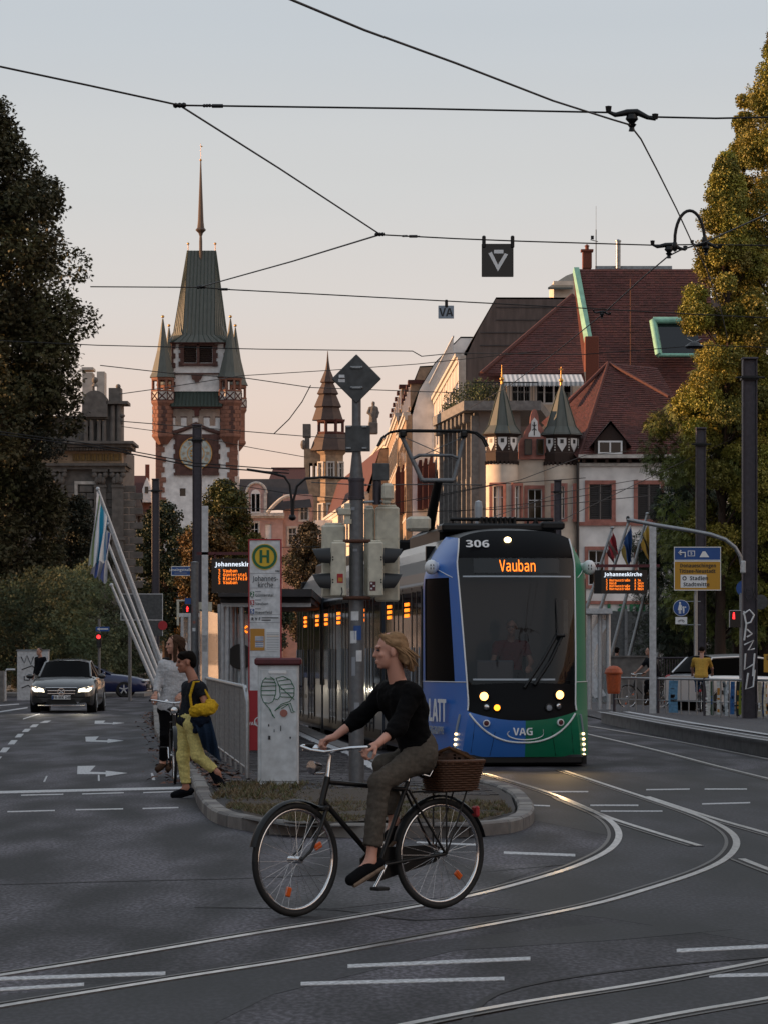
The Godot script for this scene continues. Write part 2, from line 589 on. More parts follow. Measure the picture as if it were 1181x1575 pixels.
	mat("screen_black", "0b0b0d",0.25)
	glow("led_amber", "ff7c1e",1.2)
	glow("led_white", "d8e2ee",0.65)
	glow("lamp_red", "ff2a2c",2.0)
	glow("lamp_warm", "ffb25e",3.4)
	glow("lamp_amber", "ff9024",2.2)
	glow("amber_grid", "ff7a18",1.4)
	glow("lamp_marker", "ffdca0",2.4)
	glow("lamp_white", "fff0d0",1.6)

# ---------------------------------------------------------------- ground, kerbs, rails, markings
func smooth_line(p: Array, step := 0.35) -> Array:
	var out: Array = []
	for i in p.size() - 1:
		var a: Vector3 = p[maxi(i - 1,0)]
		var b: Vector3 = p[i]
		var c: Vector3 = p[i + 1]
		var d: Vector3 = p[mini(i + 2, p.size() - 1)]
		var n := maxi(1, int(b.distance_to(c) / step))
		for k in n: out.append(b.cubic_interpolate(c, a, d, float(k) / n))
	out.append(p[-1])
	return out
func ribbon(m: Mb, p: Array, o0: float, o1: float, y0: float, y1: float, sides := true) -> void:   # strip beside a ground line, from offset o0 to o1, top at y1
	var rows: Array = []
	for i in p.size():
		var t: Vector3 = (p[mini(i + 1, p.size() - 1)] - p[maxi(i - 1,0)])
		var s := V3(-t.z,0, t.x).normalized()
		rows.append([p[i] + s * o0, p[i] + s * o1])
	for i in rows.size() - 1:
		var a: Vector3 = rows[i][0] + UP * y1
		var b: Vector3 = rows[i][1] + UP * y1
		var c: Vector3 = rows[i + 1][1] + UP * y1
		var d: Vector3 = rows[i + 1][0] + UP * y1
		m.tri(a, b, c, UP, UP, UP); m.tri(a, c, d, UP, UP, UP)
		if sides:
			var h := UP * (y1 - y0)
			m.quad(a - h, a, d, d - h); m.quad(b, b - h, c - h, c)
func rail(t: Node3D, px: Array) -> void:
	var pts: Array = []
	for q in px: pts.append(G(q[0], q[1]))
	pts = smooth_line(pts,0.3)
	var b := Mb.new()
	ribbon(b, pts,-0.03,0.03,0.0,0.008)
	part("rail", b, M.steel_rail, t)
	b = Mb.new()
	ribbon(b, pts,0.03,0.07,0.0,0.005, false)
	part("rail_groove", b, M.groove, t)
	b = Mb.new()
	ribbon(b, pts,0.07,0.1,0.0,0.0075)
	part("rail_lip", b, M.rail_side, t)
func sheet(called: String, px: Array, y: float, m: Material, label := "") -> void:
	var poly := PackedVector2Array()
	for q in px:
		var g := G(q[0], q[1])
		poly.append(V2(g.x,-g.z))
	var b := Mb.new().at(V3(0, y,0), Basis(Vector3.RIGHT, Vector3.FORWARD, UP))
	b.prism(poly,-0.004,0)
	struct(called, b, m)

func ground() -> void:
	var b := Mb.new()
	b.quad(V3(-900,0,60), V3(900,0,60), V3(900,0,-2200), V3(-900,0,-2200))
	struct("ground", b, M.asphalt)
	sheet("road_patch",[[790,1192],[1300,1180],[1420,1420],[1300,1470],[930,1412],[720,1392],[960,1290],[820,1262]],0.0008, M.asphalt_dark)
	sheet("road_patch",[[-60,1540],[330,1492],[620,1452],[930,1420],[1126,1430],[950,1446],[700,1462],[420,1530],[300,1590],[-60,1590]],0.0016, M.asphalt_dark)
	sheet("road_patch",[[560,1330],[850,1330],[720,1376],[520,1398],[330,1396]],0.0024, M.asphalt_pale)
	sheet("road_patch",[[640,1600],[820,1545],[1000,1514],[1250,1470],[1250,1600]],0.0032, M.asphalt_dark)
	for s in [[[-40,1362,180,1356,420,1350,560,1342]],[[300,1396,520,1400,640,1416,800,1404]],[[560,1350,700,1345,870,1330]],[[700,1600,760,1530,940,1495,1200,1470]]]:
		var line: Array = []
		for i in s[0].size() / 2: line.append(G(s[0][i * 2], s[0][i * 2 + 1]))
		b = Mb.new()
		ribbon(b, smooth_line(line,0.3),-0.02,0.025,0.0,0.0036, false)
		struct("road_seam", b, mat("tar", "1d1c1f",0.85))
	var t := thing("tram_track", "curved metre gauge tram track bending from under the tram to the lower left", "tram track")
	rail(t,[[745,1190],[800,1206],[850,1222],[900,1243],[936,1262],[951,1283],[940,1305],[900,1327],[840,1348],[720,1380],[560,1410],[400,1436],[200,1470],[0,1502],[-150,1526]])
	rail(t,[[865,1185],[930,1207],[1000,1230],[1070,1254],[1115,1275],[1132,1295],[1120,1318],[1080,1340],[1000,1367],[900,1395],[720,1430],[500,1470],[260,1508],[0,1550],[-100,1568]])
	t = thing("tram_track", "straight tram track that leaves the curve and runs out to the right edge", "tram track")
	rail(t,[[862,1228],[930,1256],[1000,1279],[1076,1302]])
	rail(t,[[1140,1322],[1181,1338],[1260,1366]])
	rail(t,[[995,1226],[1090,1257],[1181,1283],[1260,1306]])
	t = thing("tram_track", "tram track arching through the bottom right corner of the junction", "tram track")
	rail(t,[[420,1622],[640,1574],[800,1544],[1000,1512],[1181,1478],[1300,1452]])
	rail(t,[[820,1606],[960,1576],[1080,1554],[1181,1537],[1300,1512]])
	t = thing("tram_track", "tram track running beside the low kerb of the platform across the street", "tram track")
	rail(t,[[880,1113],[1000,1133],[1100,1152],[1181,1168],[1260,1184]])
	rail(t,[[880,1124],[1000,1152],[1100,1178],[1181,1198],[1260,1218]])
	# painted lines: x0, y0, x1, y1, thickness in pixels
	var lines := [[0,1219,290,1212,3.6],[33,1223.5,98,1222,1.4],[127,1221.6,191,1219.7,1.4],[221,1219.5,268,1218,1.4],[12,1249,85,1247,1.6],[117,1246,190,1244.5,1.6],[220,1244,275,1242.5,1.6],
		[740,1218,783,1218,1.6],[791,1238,845,1240,1.8],[907,1239,981,1239,1.8],[923,1248,1018,1248,1.5],[838,1218,904,1218,1.6],[993,1215,1060,1214,1.6],[1083,1214,1148,1214,1.6],[1079,1237,1153,1235,1.8],
		[774,1312,884,1316,3.6],[640,1296,735,1300,2.4],[-20,1507,255,1498,5],[-20,1524,130,1515,4.5],[535,1487,815,1475,5],[463,1514,775,1506,5],[1040,1463,1230,1454,5],[1090,1502,1230,1499,5],[0,1095,43,1088.5,1.6],[36,1106,62,1098,1.4],[-10,1086,30,1083,1.2]]
	for l in lines:
		sheet("road_marking",[[l[0], l[1] + l[4] * 0.5],[l[2], l[3] + l[4] * 0.5],[l[2], l[3] - l[4] * 0.5],[l[0], l[1] - l[4] * 0.5]],0.0045, M.road_paint)
	var quads := [[0,1190,20,1163,60,1163,37,1190],[47,1144,68,1120,104,1120,85,1144],[88,1104,105,1084,140,1083,122,1103],[129,1073,146,1055,180,1054,165,1071],[172,1046,190,1030,226,1028,210,1044],[232,1020,260,1008,298,1007,275,1019],[-60,1250,-25,1215,14,1215,-20,1250],[252,1360,268,1327,277,1327,262,1360],[567,1355,567,1320,576,1320,578,1355],[880,1350,872,1310,884,1310,898,1350]]
	for q in quads:
		var c: Array = []
		for i in 4: c.append([q[i * 2] / 3.75,840.0 + q[i * 2 + 1] / 3.75])
		sheet("road_marking", c,0.0045, M.road_paint)
	for a in [[[450,1270],[553,1268],[520,1303],[612,1306],[612,1297],[736,1310],[612,1330],[612,1316],[447,1316]],[[495,1101],[572,1099],[552,1120],[622,1122],[625,1113],[714,1123],[622,1135],[622,1130],[497,1128]],[[550,1008],[610,1007],[597,1019],[652,1021],[655,1016],[720,1020],[652,1029],[652,1025],[548,1025]]]:
		var c: Array = []
		for q in a: c.append([q[0] / 3.75,840.0 + q[1] / 3.75])
		sheet("road_marking", c,0.0045, M.road_paint)
	# the island with the tram platform: distance, left x, right x, left height, right height
	var rows := [[31.5,-0.8,0.75,0.11,0.11],[32.2,-1.1,0.98,0.12,0.12],[33.2,-1.36,1.16,0.12,0.12],[35,-1.52,1.26,0.12,0.12],[38,-1.82,1.32,0.12,0.12],[41,-2.06,1.25,0.12,0.11],[42.7,-2.16,1.06,0.12,0.1],[46,-2.4,0.45,0.12,0.08],[48.4,-2.6,0.3,0.12,0.08],[53.5,-3.0,-0.05,0.12,0.12],[60,-3.52,-0.72,0.12,0.17],[73,-4.5,-1.78,0.12,0.25],[90,-5.6,-3.45,0.12,0.25],[125,-7.8,-6.9,0.12,0.2]]
	var g: Array = []
	for r in rows: g.append(PackedVector3Array([V3(r[1], r[3] - 0.01,-r[0]), V3(r[2], r[4] - 0.01,-r[0])]))
	b = Mb.new()
	b.grid(g, true)
	var pave := struct("island_pavement", b, M.joint)
	var sm := Mb.new()
	sm.bev(Vector3(), V3(1,0.05,0.108),0.008)
	var stone := sm.mesh()
	var tones: Array = []
	for i in 5: tones.append(mat("sett_%d" % i,["5a565c", "4b484d", "403e43", "534f52", "48464c"][i],0.75,0.0, fine_tex(),0.8))
	var laid := 0
	b = Mb.new()
	for i in rows.size() - 1:      # edge of the platform on the tram side
		var p := V3(rows[i][2], rows[i][4] + 0.002,-rows[i][0])
		var q := V3(rows[i + 1][2], rows[i + 1][4] + 0.002,-rows[i + 1][0])
		if rows[i][0] >= 42.0:
			var w := V3(-0.3,0,0)
			b.quad(p + w, p, q, q + w)
			b.quad(V3(p.x,0, p.z), V3(q.x,0, q.z), q, p)
	struct("platform_edge", b, M.concrete)
	b = Mb.new()
	for i in rows.size() - 1:
		if rows[i][0] >= 46.0 and rows[i][0] < 100.0:
			var p := V3(rows[i][2] - 0.34, rows[i][4] + 0.006,-rows[i][0])
			var q := V3(rows[i + 1][2] - 0.34, rows[i + 1][4] + 0.006,-rows[i + 1][0])
			b.quad(p + V3(-0.16,0,0), p, q, q + V3(-0.16,0,0))
	struct("platform_line", b, M.road_paint)
	b = Mb.new()       # setts, each a stone with its own height and tone
	for i in range(4, rows.size() - 3):
		var r0: Array = rows[i]
		var r1: Array = rows[i + 1]
		var n := int((r1[0] - r0[0]) / 0.125)
		for k in n:
			var t0 := (k + 0.5) / n
			var xl := lerpf(r0[1], r1[1], t0) + 0.16
			var xr := lerpf(r0[2], r1[2], t0) - (0.52 if r0[0] >= 45.0 else 0.16)
			var m := int((xr - xl) / 0.2)
			for j in m:
				var f := (j + 0.5 + (0.25 if k % 2 else -0.25)) / m
				var v := rng.randf_range(0.55,1.0)
				b.col = Color(v, v * 0.97, v * 0.96)
				var y := lerpf(lerpf(r0[3], r1[3], t0), lerpf(r0[4], r1[4], t0), f) + rng.randf_range(-0.006,0.006)
				var at_ := V3(lerpf(xl, xr, f), y - 0.02,-lerpf(r0[0], r1[0], t0))
				var wide := (xr - xl) / m - 0.018
				if r0[0] >= 42.0 and laid < 300:      # the nearest ones in the open are stones of their own
					obj("sett", stone, tones[rng.randi() % 5], pave).transform = Transform3D(Basis.from_scale(V3(wide,1,1)), at_)
					laid += 1
				else: b.box(at_, V3(wide,0.05,0.108))
	stuff(struct("paving_setts", b, M.sett))
	kerb([[-6.7,107],[-5.6,90],[-4.5,73],[-3.52,60],[-3.0,53.5],[-2.6,48.4],[-2.3,44.9],[-1.95,39.4],[-1.76,36.8],[-1.52,34.4],[-1.2,32.9],[-0.75,31.9],[0.05,31.5],[0.8,31.8],[1.15,32.8],[1.34,34.6],[1.42,37.5],[1.38,40.3],[1.16,42.9]],0.12)
	# platform across the street and the pavement behind it
	b = Mb.new()
	var kl := [[140,5.0],[100,5.2],[85,5.32],[70,5.7],[58.2,6.14],[50,6.6],[40,7.4]]
	g = []
	for k in kl: g.append(PackedVector3Array([V3(k[1],0.25 if k[0] < 84 else 0.03,-k[0]), V3(k[1] + 1.4,0.25 if k[0] < 84 else 0.1,-k[0]), V3(k[1] + 3.2,0.06,-k[0]), V3(k[1] + 9,0.05,-k[0])]))
	b.grid(g)
	struct("far_platform", b, M.sett)
	b = Mb.new()
	var e: Array = []
	for k in kl:
		if k[0] < 90: e.append(V3(k[1],0,-k[0]))
	ribbon(b, e,-0.02,0.26,0.0,0.262)
	struct("platform_edge", b, M.concrete)
	b = Mb.new()
	ribbon(b, e,-0.40,-0.24,0.26,0.268, false)
	ribbon(b, e,0.30,0.36,0.26,0.268, false)
	ribbon(b, e,0.02,0.10,0.26,0.27, false)
	struct("platform_line", b, M.road_paint)
	sheet("road_marking",[[906,1088],[912,1086],[944,1106],[936,1108]],0.06, M.road_paint)
	# pavements of the street behind
	b = Mb.new()
	b.bb(-40,-9.2,0,0.12,-140,-420)
	struct("pavement", b, M.concrete)
	b = Mb.new()
	b.bb(6.5,60,0,0.12,-128,-420)
	struct("pavement", b, M.concrete)

func fine_tex() -> Texture2D: return texs["fine"]

func kerb(line: Array, h: float) -> void:
	var k := Node3D.new()
	k.name = "kerb"
	add_child(k, true)
	k.set_meta("kind", "structure")
	var pts: Array = []
	for q in line: pts.append(V3(q[0],0,-q[1]))
	pts = smooth_line(pts,0.1)
	var m := Mb.new()
	m.bev(Vector3(), V3(0.972, h + 0.05,0.16),0.02)
	var stone := m.mesh()
	var acc := 0.0
	var from: Vector3 = pts[0]
	for i in range(1, pts.size()):
		var want := 1.0 if from.z < -44.0 else 0.62
		if from.distance_to(pts[i]) >= want or i == pts.size() - 1:
			var d: Vector3 = pts[i] - from
			var x := Transform3D(Basis(d.normalized(), UP, d.normalized().cross(UP)).scaled_local(V3(d.length(),1,1)), (from + pts[i]) * 0.5 + UP * (h * 0.5 - 0.02 + rng.randf_range(-0.005,0.005)))
			obj("kerb_stone", stone,[M.kerb_stone, mat("kerb_stone_dark", "676463",0.85,0.0, texs["grime"],0.9,0.4, texs["fine"]), mat("kerb_stone_pale", "878480",0.8,0.0, texs["grime"],0.7,0.4, texs["fine"])][rng.randi() % 3], k).transform = x
			from = pts[i]

# ---------------------------------------------------------------- building blocks
func wall_mesh(b: Mb, w: float, v0: float, v1: float, holes: Array, th: float) -> void:   # wall from u = 0 to w, front face at z = 0
	var cuts := [0.0, w]
	for h in holes:
		cuts.append(clampf(h[0],0, w)); cuts.append(clampf(h[2],0, w))
	cuts.sort()
	for i in cuts.size() - 1:
		if cuts[i + 1] - cuts[i] < 1e-4: continue
		var mid: float = (cuts[i] + cuts[i + 1]) * 0.5
		var spans: Array = []
		for h in holes:
			if h[0] < mid and h[2] > mid: spans.append([h[1], h[3]])
		spans.sort_custom(func(p, q): return p[0] < q[0])
		var y := v0
		for s in spans:
			if s[0] > y + 1e-4: b.bb(cuts[i], cuts[i + 1], y, s[0],-th,0)
			y = maxf(y, s[1])
		if v1 > y + 1e-4: b.bb(cuts[i], cuts[i + 1], y, v1,-th,0)
func frame_x(o: Vector3, r: Vector3) -> Transform3D:
	return Transform3D(Basis(r, UP, r.cross(UP)), o)
# style: [frame material, columns, rows, surround material or null, surround width, kind]
func window(t: Node3D, x: Transform3D, w: float, h: float, st: Array) -> void:   # x: lower left corner on the wall's face
	var key := "%.2f_%.2f_%s_%d_%d" % [w, h, st[0].resource_name, st[1], st[2]]
	if not wcache.has(key):
		var b := Mb.new()
		var f := clampf(w * 0.07,0.04,0.1)
		b.bb(0, w,0, f,-0.2,-0.1); b.bb(0, w, h - f, h,-0.2,-0.1)
		b.bb(0, f, f, h - f,-0.2,-0.1); b.bb(w - f, w, f, h - f,-0.2,-0.1)
		for i in range(1, st[1]): b.bb(w * i / st[1] - f * 0.45, w * i / st[1] + f * 0.45, f, h - f,-0.19,-0.11)
		for i in range(1, st[2]):
			var y: float = h * (0.64 if st[2] == 2 else float(i) / st[2])
			b.bb(f, w - f, y - f * 0.4, y + f * 0.4,-0.188,-0.112)
		var g := Mb.new()
		g.bb(f * 0.5, w - f * 0.5, f * 0.5, h - f * 0.5,-0.17,-0.155)
		wcache[key] = [b.mesh(), g.mesh()]
	var o := put("window", wcache[key][0], st[0], t, x)
	obj("pane", wcache[key][1], M[st[5]] if st.size() > 5 else M.glass_dark, o)
	if st[3]:
		var k2 := key + "s%.2f" % st[4]
		if not wcache.has(k2):
			var b := Mb.new()
			var s: float = st[4]
			b.bb(-s, w + s, h, h + s,-0.05,0.06); b.bb(-s, w + s,-s,0,-0.05,0.09)
			b.bb(-s,0,0, h,-0.05,0.06); b.bb(w, w + s,0, h,-0.05,0.06)
			wcache[k2] = b.mesh()
		put("window_surround", wcache[k2], st[3], t, x)
func shutters(t: Node3D, x: Transform3D, w: float, h: float) -> void:   # closed pair of slatted shutters in a sandstone frame
	if not wcache.has("shut"):
		var b := Mb.new()
		b.bb(0.02, w * 0.5 - 0.01,0,0.08,-0.1,-0.03); b.bb(0.02, w * 0.5 - 0.01, h - 0.08, h,-0.1,-0.03)
		b.bb(0.02,0.09,0.08, h - 0.08,-0.1,-0.03); b.bb(w * 0.5 - 0.08, w * 0.5 - 0.01,0.08, h - 0.08,-0.1,-0.03)
		for i in 14:
			var y := 0.1 + (h - 0.2) * i / 14.0
			b.quad(V3(0.09, y,-0.04), V3(w * 0.5 - 0.08, y,-0.04), V3(w * 0.5 - 0.08, y + 0.09,-0.09), V3(0.09, y + 0.09,-0.09))
		b.bb(0.02, w * 0.5 - 0.01,0.01, h - 0.01,-0.12,-0.1)
		wcache["shut"] = b.mesh()
		b = Mb.new()
		var s := 0.18
		b.bb(-s, w + s, h, h + s,-0.05,0.06); b.bb(-s, w + s,-s,0,-0.05,0.1)
		b.bb(-s,0,0, h,-0.05,0.06); b.bb(w, w + s,0, h,-0.05,0.06)
		wcache["shuts"] = b.mesh()
	put("shutter", wcache["shut"], M.shutter, t, x)
	put("shutter", wcache["shut"], M.shutter, t, x.translated_local(V3(w * 0.5,0,0)))
	put("window_surround", wcache["shuts"], M.sandstone_pink, t, x)
func wall(t: Node3D, o: Vector3, r: Vector3, w: float, v0: float, v1: float, holes: Array, th: float, m: Material, called := "wall") -> void:   # hole: [u0, v0, u1, v1, style]
	var b := Mb.new()
	b.xf = frame_x(o, r)
	wall_mesh(b, w, v0, v1, holes, th)
	part(called, b, m, t)
	for h in holes:
		if h.size() > 4 and h[4]: window(t, frame_x(o, r).translated_local(V3(h[0], h[1],0)), h[2] - h[0], h[3] - h[1], h[4])
func front(t: Node3D, d: float, x0: float, x1: float, y0: float, y1: float, holes: Array, th: float, m: Material, called := "wall") -> void:   # a wall facing the camera, given in pixels at its distance
	var k := d / F
	var hs: Array = []
	for h in holes: hs.append([(h[0] - x0) * k, EYE + (HY - h[3]) * k, (h[2] - x0) * k, EYE + (HY - h[1]) * k, h[4] if h.size() > 4 else null])
	wall(t, V3((x0 - HX) * k,0,-d), Vector3.RIGHT, (x1 - x0) * k, maxf(0.0, EYE + (HY - y1) * k), EYE + (HY - y0) * k, hs, th, m, called)
func tiles(m: Mb, a: Vector3, b: Vector3, c: Vector3, d: Vector3, tw := 0.2, tl := 0.17, lift := 0.03) -> void:   # a, b: eave from left to right; d, c: ridge
	var n := (b - a).cross(d - a if (d - a).length() > 0.01 else c - a).normalized()
	var rows := maxi(1, int(((d + c) * 0.5).distance_to((a + b) * 0.5) / tl))
	for i in rows:
		var t0 := float(i) / rows
		var t1 := float(i + 1) / rows
		var l0 := a.lerp(d, t0); var r0 := b.lerp(c, t0)
		var l1 := a.lerp(d, t1); var r1 := b.lerp(c, t1)
		var k := maxi(1, int(l0.distance_to(r0) / tw))
		for j in k:
			var s0 := float(j) / k
			var s1 := float(j + 1) / k
			var e := rng.randf_range(0.62,1.05) * (0.9 + 0.14 * sin(l0.lerp(r0, s0).x * 1.7 + l0.y * 0.9) * sin(l0.y * 2.3))
			m.col = Color(e, e * rng.randf_range(0.9,1.0), e * rng.randf_range(0.86,1.0))
			var u := n * (lift + rng.randf_range(-0.008,0.008))
			var p := l0.lerp(r0, s0); var q := l0.lerp(r0, s1)
			m.quad(p + u, q + u, l1.lerp(r1, s1) + n * 0.004, l1.lerp(r1, s0) + n * 0.004)
			m.quad(p, q, q + u, p + u)
	m.col = Color.WHITE

# ---------------------------------------------------------------- the white corner house with two turrets
func turret_house() -> void:
	var d := 165.0
	var k := d / F
	var t := thing("corner_house", "white plastered corner house with two copper-capped turrets and closed dark shutters", "house", V3(P(888,0, d).x,0,-d))
	var white := [M.window_white,2,2, M.sandstone_pink,0.16]
	front(t, d,888,1090,716,1062,[[905,745,940,799],[980,745,1014,799],[1056,745,1088,799],[904,846,929,900, white],[980,846,1006,900, white],[946,962,1000,1050],[1020,962,1070,1050]],0.5, M.plaster_white)
	for px in [905,980,1056]: shutters(t, frame_x(P(px,799, d), Vector3.RIGHT),35 * k,54 * k)
	var b := Mb.new()
	b.bb(P(888,0, d).x + 0.15, P(1090,0, d).x,0.1,3.5,-d - 0.46,-d - 0.4)
	part("shop_window", b, M.glass_dark, t)
	b = Mb.new()        # arch over the shop entrance
	var arc: Array = []
	for i in 13: arc.append(P(972,975, d) + V3(cos(PI * i / 12.0) * 0.95, sin(PI * i / 12.0) * 0.62,0.05))
	b.tube(arc,0.1,6)
	part("door_arch", b, M.sandstone_pink, t)
	b = Mb.new()
	b.at(V3(P(888,0, d).x,0,-d))
	b.bb(0.02,6,7.46,7.62,-0.02,0.12); b.bb(0.02,6,3.9,4.05,-0.02,0.1)
	part("string_course", b, M.sandstone_pink, t)
	b = Mb.new()        # eaves cornice
	b.at(V3(P(888,0, d).x, EYE + (HY - 717) * k,-d))
	b.bb(0,6,0,0.14,0,0.16); b.bb(0,6,0.34,0.5,0,0.6)
	part("cornice", b, M.stone_trim, t)
	b = Mb.new()
	b.bev(Vector3(), V3(0.14,0.2,0.36),0.02)
	var br := b.mesh()
	for i in 11: put("cornice_bracket", br, M.timber_dark, t, Transform3D(Basis(), V3(P(888,0, d).x + 0.25 + i * 0.52, EYE + (HY - 717) * k + 0.24,-d + 0.22)))
	b = Mb.new()
	b.tube([P(888,712, d - 0.25), P(888,1050, d - 0.25)],0.07,6)
	part("drain_pipe", b, M.window_dark, t)
	# hip roof of tiles
	b = Mb.new()
	var ap := P(935,558, d + 6)
	var e0 := P(889,706, d - 0.5)
	var e1 := P(1092,706, d - 0.5)
	var ar := P(1010,566, d + 6)
	tiles(b, e0, e1, ar, ap)
	tiles(b, P(832,650, d + 5), e0, ap, ap)
	stuff(part("roof_tiles", b, M.tile_red, t))
	b = Mb.new()
	b.tube([ap, e0],0.09,6); b.tube([ap, P(870,622, d + 4)],0.09,6); b.tube([ap, P(1028,610, d + 3)],0.08,6)
	part("ridge_tiles", b, M.roof_red, t)
	b = Mb.new()
	b.quad(e0 + V3(0,-0.2,-0.6), e1 + V3(0,-0.2,-0.6), ar, ap)
	b.flat(P(830,660, d + 5.2), e0 + V3(0,-0.1,-0.5), ap)
	part("roof_deck", b, M.slate, t)
	# small dormer
	b = Mb.new()
	var dz := d - 0.12
	b.prism(PackedVector2Array([V2(-0.72,0), V2(0.72,0), V2(0.72,0.55), V2(0,1.35), V2(-0.72,0.55)]),-2.2,0)
	var dm := b
	b = Mb.new().at(P(938,698, dz))
	b.join(dm)
	part("dormer", b, M.timber_dark, t)
	b = Mb.new().at(P(938,698, dz))
	for s in [-1.0,1.0]: b.quad(V3(s * 0.95,0.3,0.25), V3(0,1.5,0.25), V3(0,1.5,-2.4), V3(s * 0.95,0.3,-2.4))
	part("dormer_roof", b, M.slate, t)
	window(t, frame_x(P(938,698, dz - 0.24) - V3(0.55,0,0), Vector3.RIGHT),1.1,0.6,[M.window_white,2,1, null,0])
	# middle bay wall between the turrets, with a scalloped gable
	front(t, d + 0.6,790,846,708,1062,[[811,752,833,800, white],[812,850,834,905, white]],0.5, M.plaster_cream)
	b = Mb.new().at(P(821,706, d + 0.5))
	var gp := PackedVector2Array()
	for q in [[-0.72,0],[0.72,0],[0.7,0.75],[0.6,0.95],[0.5,1.0],[0.42,1.3],[0.3,1.5],[0.2,1.62],[0.18,1.95],[0.1,2.2],[0,2.28],[-0.1,2.2],[-0.18,1.95],[-0.2,1.62],[-0.3,1.5],[-0.42,1.3],[-0.5,1.0],[-0.6,0.95],[-0.7,0.75]]: gp.append(V2(q[0], q[1]))
	b.prism(gp,-0.4,0.12)
	part("scalloped_gable", b, M.sandstone_pink, t)
	b = Mb.new().at(P(821,706, d + 0.5))
	var ip := PackedVector2Array()
	for q in [[-0.28,1.0],[0.28,1.0],[0.26,1.15],[0.16,1.3],[0.14,1.7],[0,1.88],[-0.14,1.7],[-0.16,1.3],[-0.26,1.15]]: ip.append(V2(q[0], q[1]))
	b.prism(ip,0.1,0.15)
	part("gable_panel", b, M.plaster_white, t)
	b = Mb.new().at(P(821,706, d + 0.34))
	b.tube([V3(0,1.08,0), V3(0,1.68,0)],0.025,5); b.tube([V3(-0.1,1.3,0), V3(0,1.4,0), V3(0.1,1.3,0)],0.02,5); b.tube([V3(-0.09,1.56,0), V3(0,1.48,0), V3(0.09,1.56,0)],0.02,5)
	part("wall_anchor", b, M.black_metal, t)
	for s in [-0.27,0.27]: window(t, frame_x(P(821,701, d + 0.14) + V3(s - 0.17,0.05,0), Vector3.RIGHT),0.34,0.72,[M.window_dark,1,1, null,0])
	# turrets: centre px, radius, lit copper cap, timber gallery, rounded plaster bay below
	for q in [[771.0,0.75,0.4],[863.5,0.82,-0.4]]:
		var o := V3(P(q[0],0, d).x,0,-d - 0.35 + q[2])
		var yv := func(py: float) -> float: return EYE + (HY - py) * k
		b = Mb.new()
		b.lathe([V2(q[1] + 0.2, yv.call(668)), V2(q[1] * 0.86, yv.call(655)), V2(q[1] * 0.36, yv.call(612)), V2(0.05, yv.call(590))],8, o, false, PI / 8)
		part("turret_cap", b, M.copper, t)
		b = Mb.new()
		for i in 8:
			var a := PI / 8 + TAU * i / 8
			var dv := V3(sin(a),0, cos(a))
			b.tube([o + dv * (q[1] + 0.2) + UP * yv.call(668), o + dv * q[1] * 0.87 + UP * yv.call(655), o + dv * q[1] * 0.37 + UP * yv.call(612), o + UP * yv.call(590)],0.025,4)
		part("cap_seam", b, M.copper_dark, t)
		b = Mb.new()
		b.ball(o + UP * yv.call(583), Vector3.ONE * 0.11,8)
		b.tube([o + UP * yv.call(592), o + UP * yv.call(562)],[0.06,0.015],6)
		if q[0] > 800: b.box(o + UP * yv.call(566), V3(0.2,0.05,0.05))
		part("finial", b, M.gold, t)
		b = Mb.new()
		b.lathe([V2(q[1] * 0.5, yv.call(715)), V2(q[1] + 0.02, yv.call(711)), V2(q[1] + 0.05, yv.call(697)), V2(q[1], yv.call(695)), V2(q[1], yv.call(672)), V2(q[1] + 0.18, yv.call(669)), V2(q[1] + 0.16, yv.call(666)), V2(0.1, yv.call(665))],8, o, false, PI / 8)
		part("turret_gallery", b, M.timber_dark, t)
		b = Mb.new()
		b.prism(PackedVector2Array([V2(-0.2,0.58), V2(0.2,0.58), V2(0.2,0.28), V2(0,-0.04), V2(-0.2,0.28)]),0,0.035)
		var sh := b.mesh()
		b = Mb.new()
		b.bb(-0.075,0.075,0.34,0.52,0,0.05)
		var sw := b.mesh()
		b = Mb.new()
		for y in 5: b.box(V3(0, y * 0.12,0), V3(0.05,0.06,0.04))
		var studs := b.mesh()
		for i in 8:
			var a := TAU * i / 8
			var x := Transform3D(Basis(UP, a), o + V3(sin(a),0, cos(a)) * (q[1] * cos(PI / 8)) + UP * (yv.call(694) + 0.02))
			var s := put("shield_panel", sh, M.plaster_white, t, x)
			obj("slot", sw, M.window_dark, s)
			a += PI / 8
			stuff(put("stud_row", studs, M.stone_trim, t, Transform3D(Basis(UP, a), o + V3(sin(a),0, cos(a)) * (q[1] + 0.01) + UP * (yv.call(694) + 0.06))))
		b = Mb.new()
		for i in 24:
			var a := TAU * i / 24
			b.box(o + V3(sin(a),0, cos(a)) * (q[1] * 0.97) + UP * (yv.call(711) - 0.04), V3(0.1,0.16,0.1))
		stuff(part("gallery_fringe", b, M.timber_dark, t))
		b = Mb.new()
		b.lathe([V2(q[1] * 0.96,0), V2(q[1] * 0.96, yv.call(714))],24, o)
		part("round_bay", b, M.plaster_cream, t)
		for f in [748.0,850.0]:
			for a in ([0.95,-0.15] if q[0] > 800 else [-0.25,0.9]):
				var w := 0.5
				var x := Transform3D(Basis(UP, a), o + V3(sin(a),0, cos(a)) * (q[1] * 0.93) + UP * yv.call(f + 50)).translated_local(V3(-w * 0.5,0,0.16))
				window(t, x, w,50 * k,[M.window_white,2,2, M.sandstone_pink,0.13])
	text("lettering", "Lambf",0.52, Transform3D(Basis(), P(978,934, d - 0.06)), M.print_green, t,0.08,1.25)
	# low boarded screen in front of the entrance
	b = Mb.new()
	b.bb(P(925,0,150).x, P(1000,0,150).x,0.1,3.4,-150.2,-150.0)
	var sc := thing("site_screen", "grey boarded screen standing before the white corner house", "screen", V3(P(960,0,150).x,0,-150))
	part("board", b, M.sign_back, sc)
	b = Mb.new()
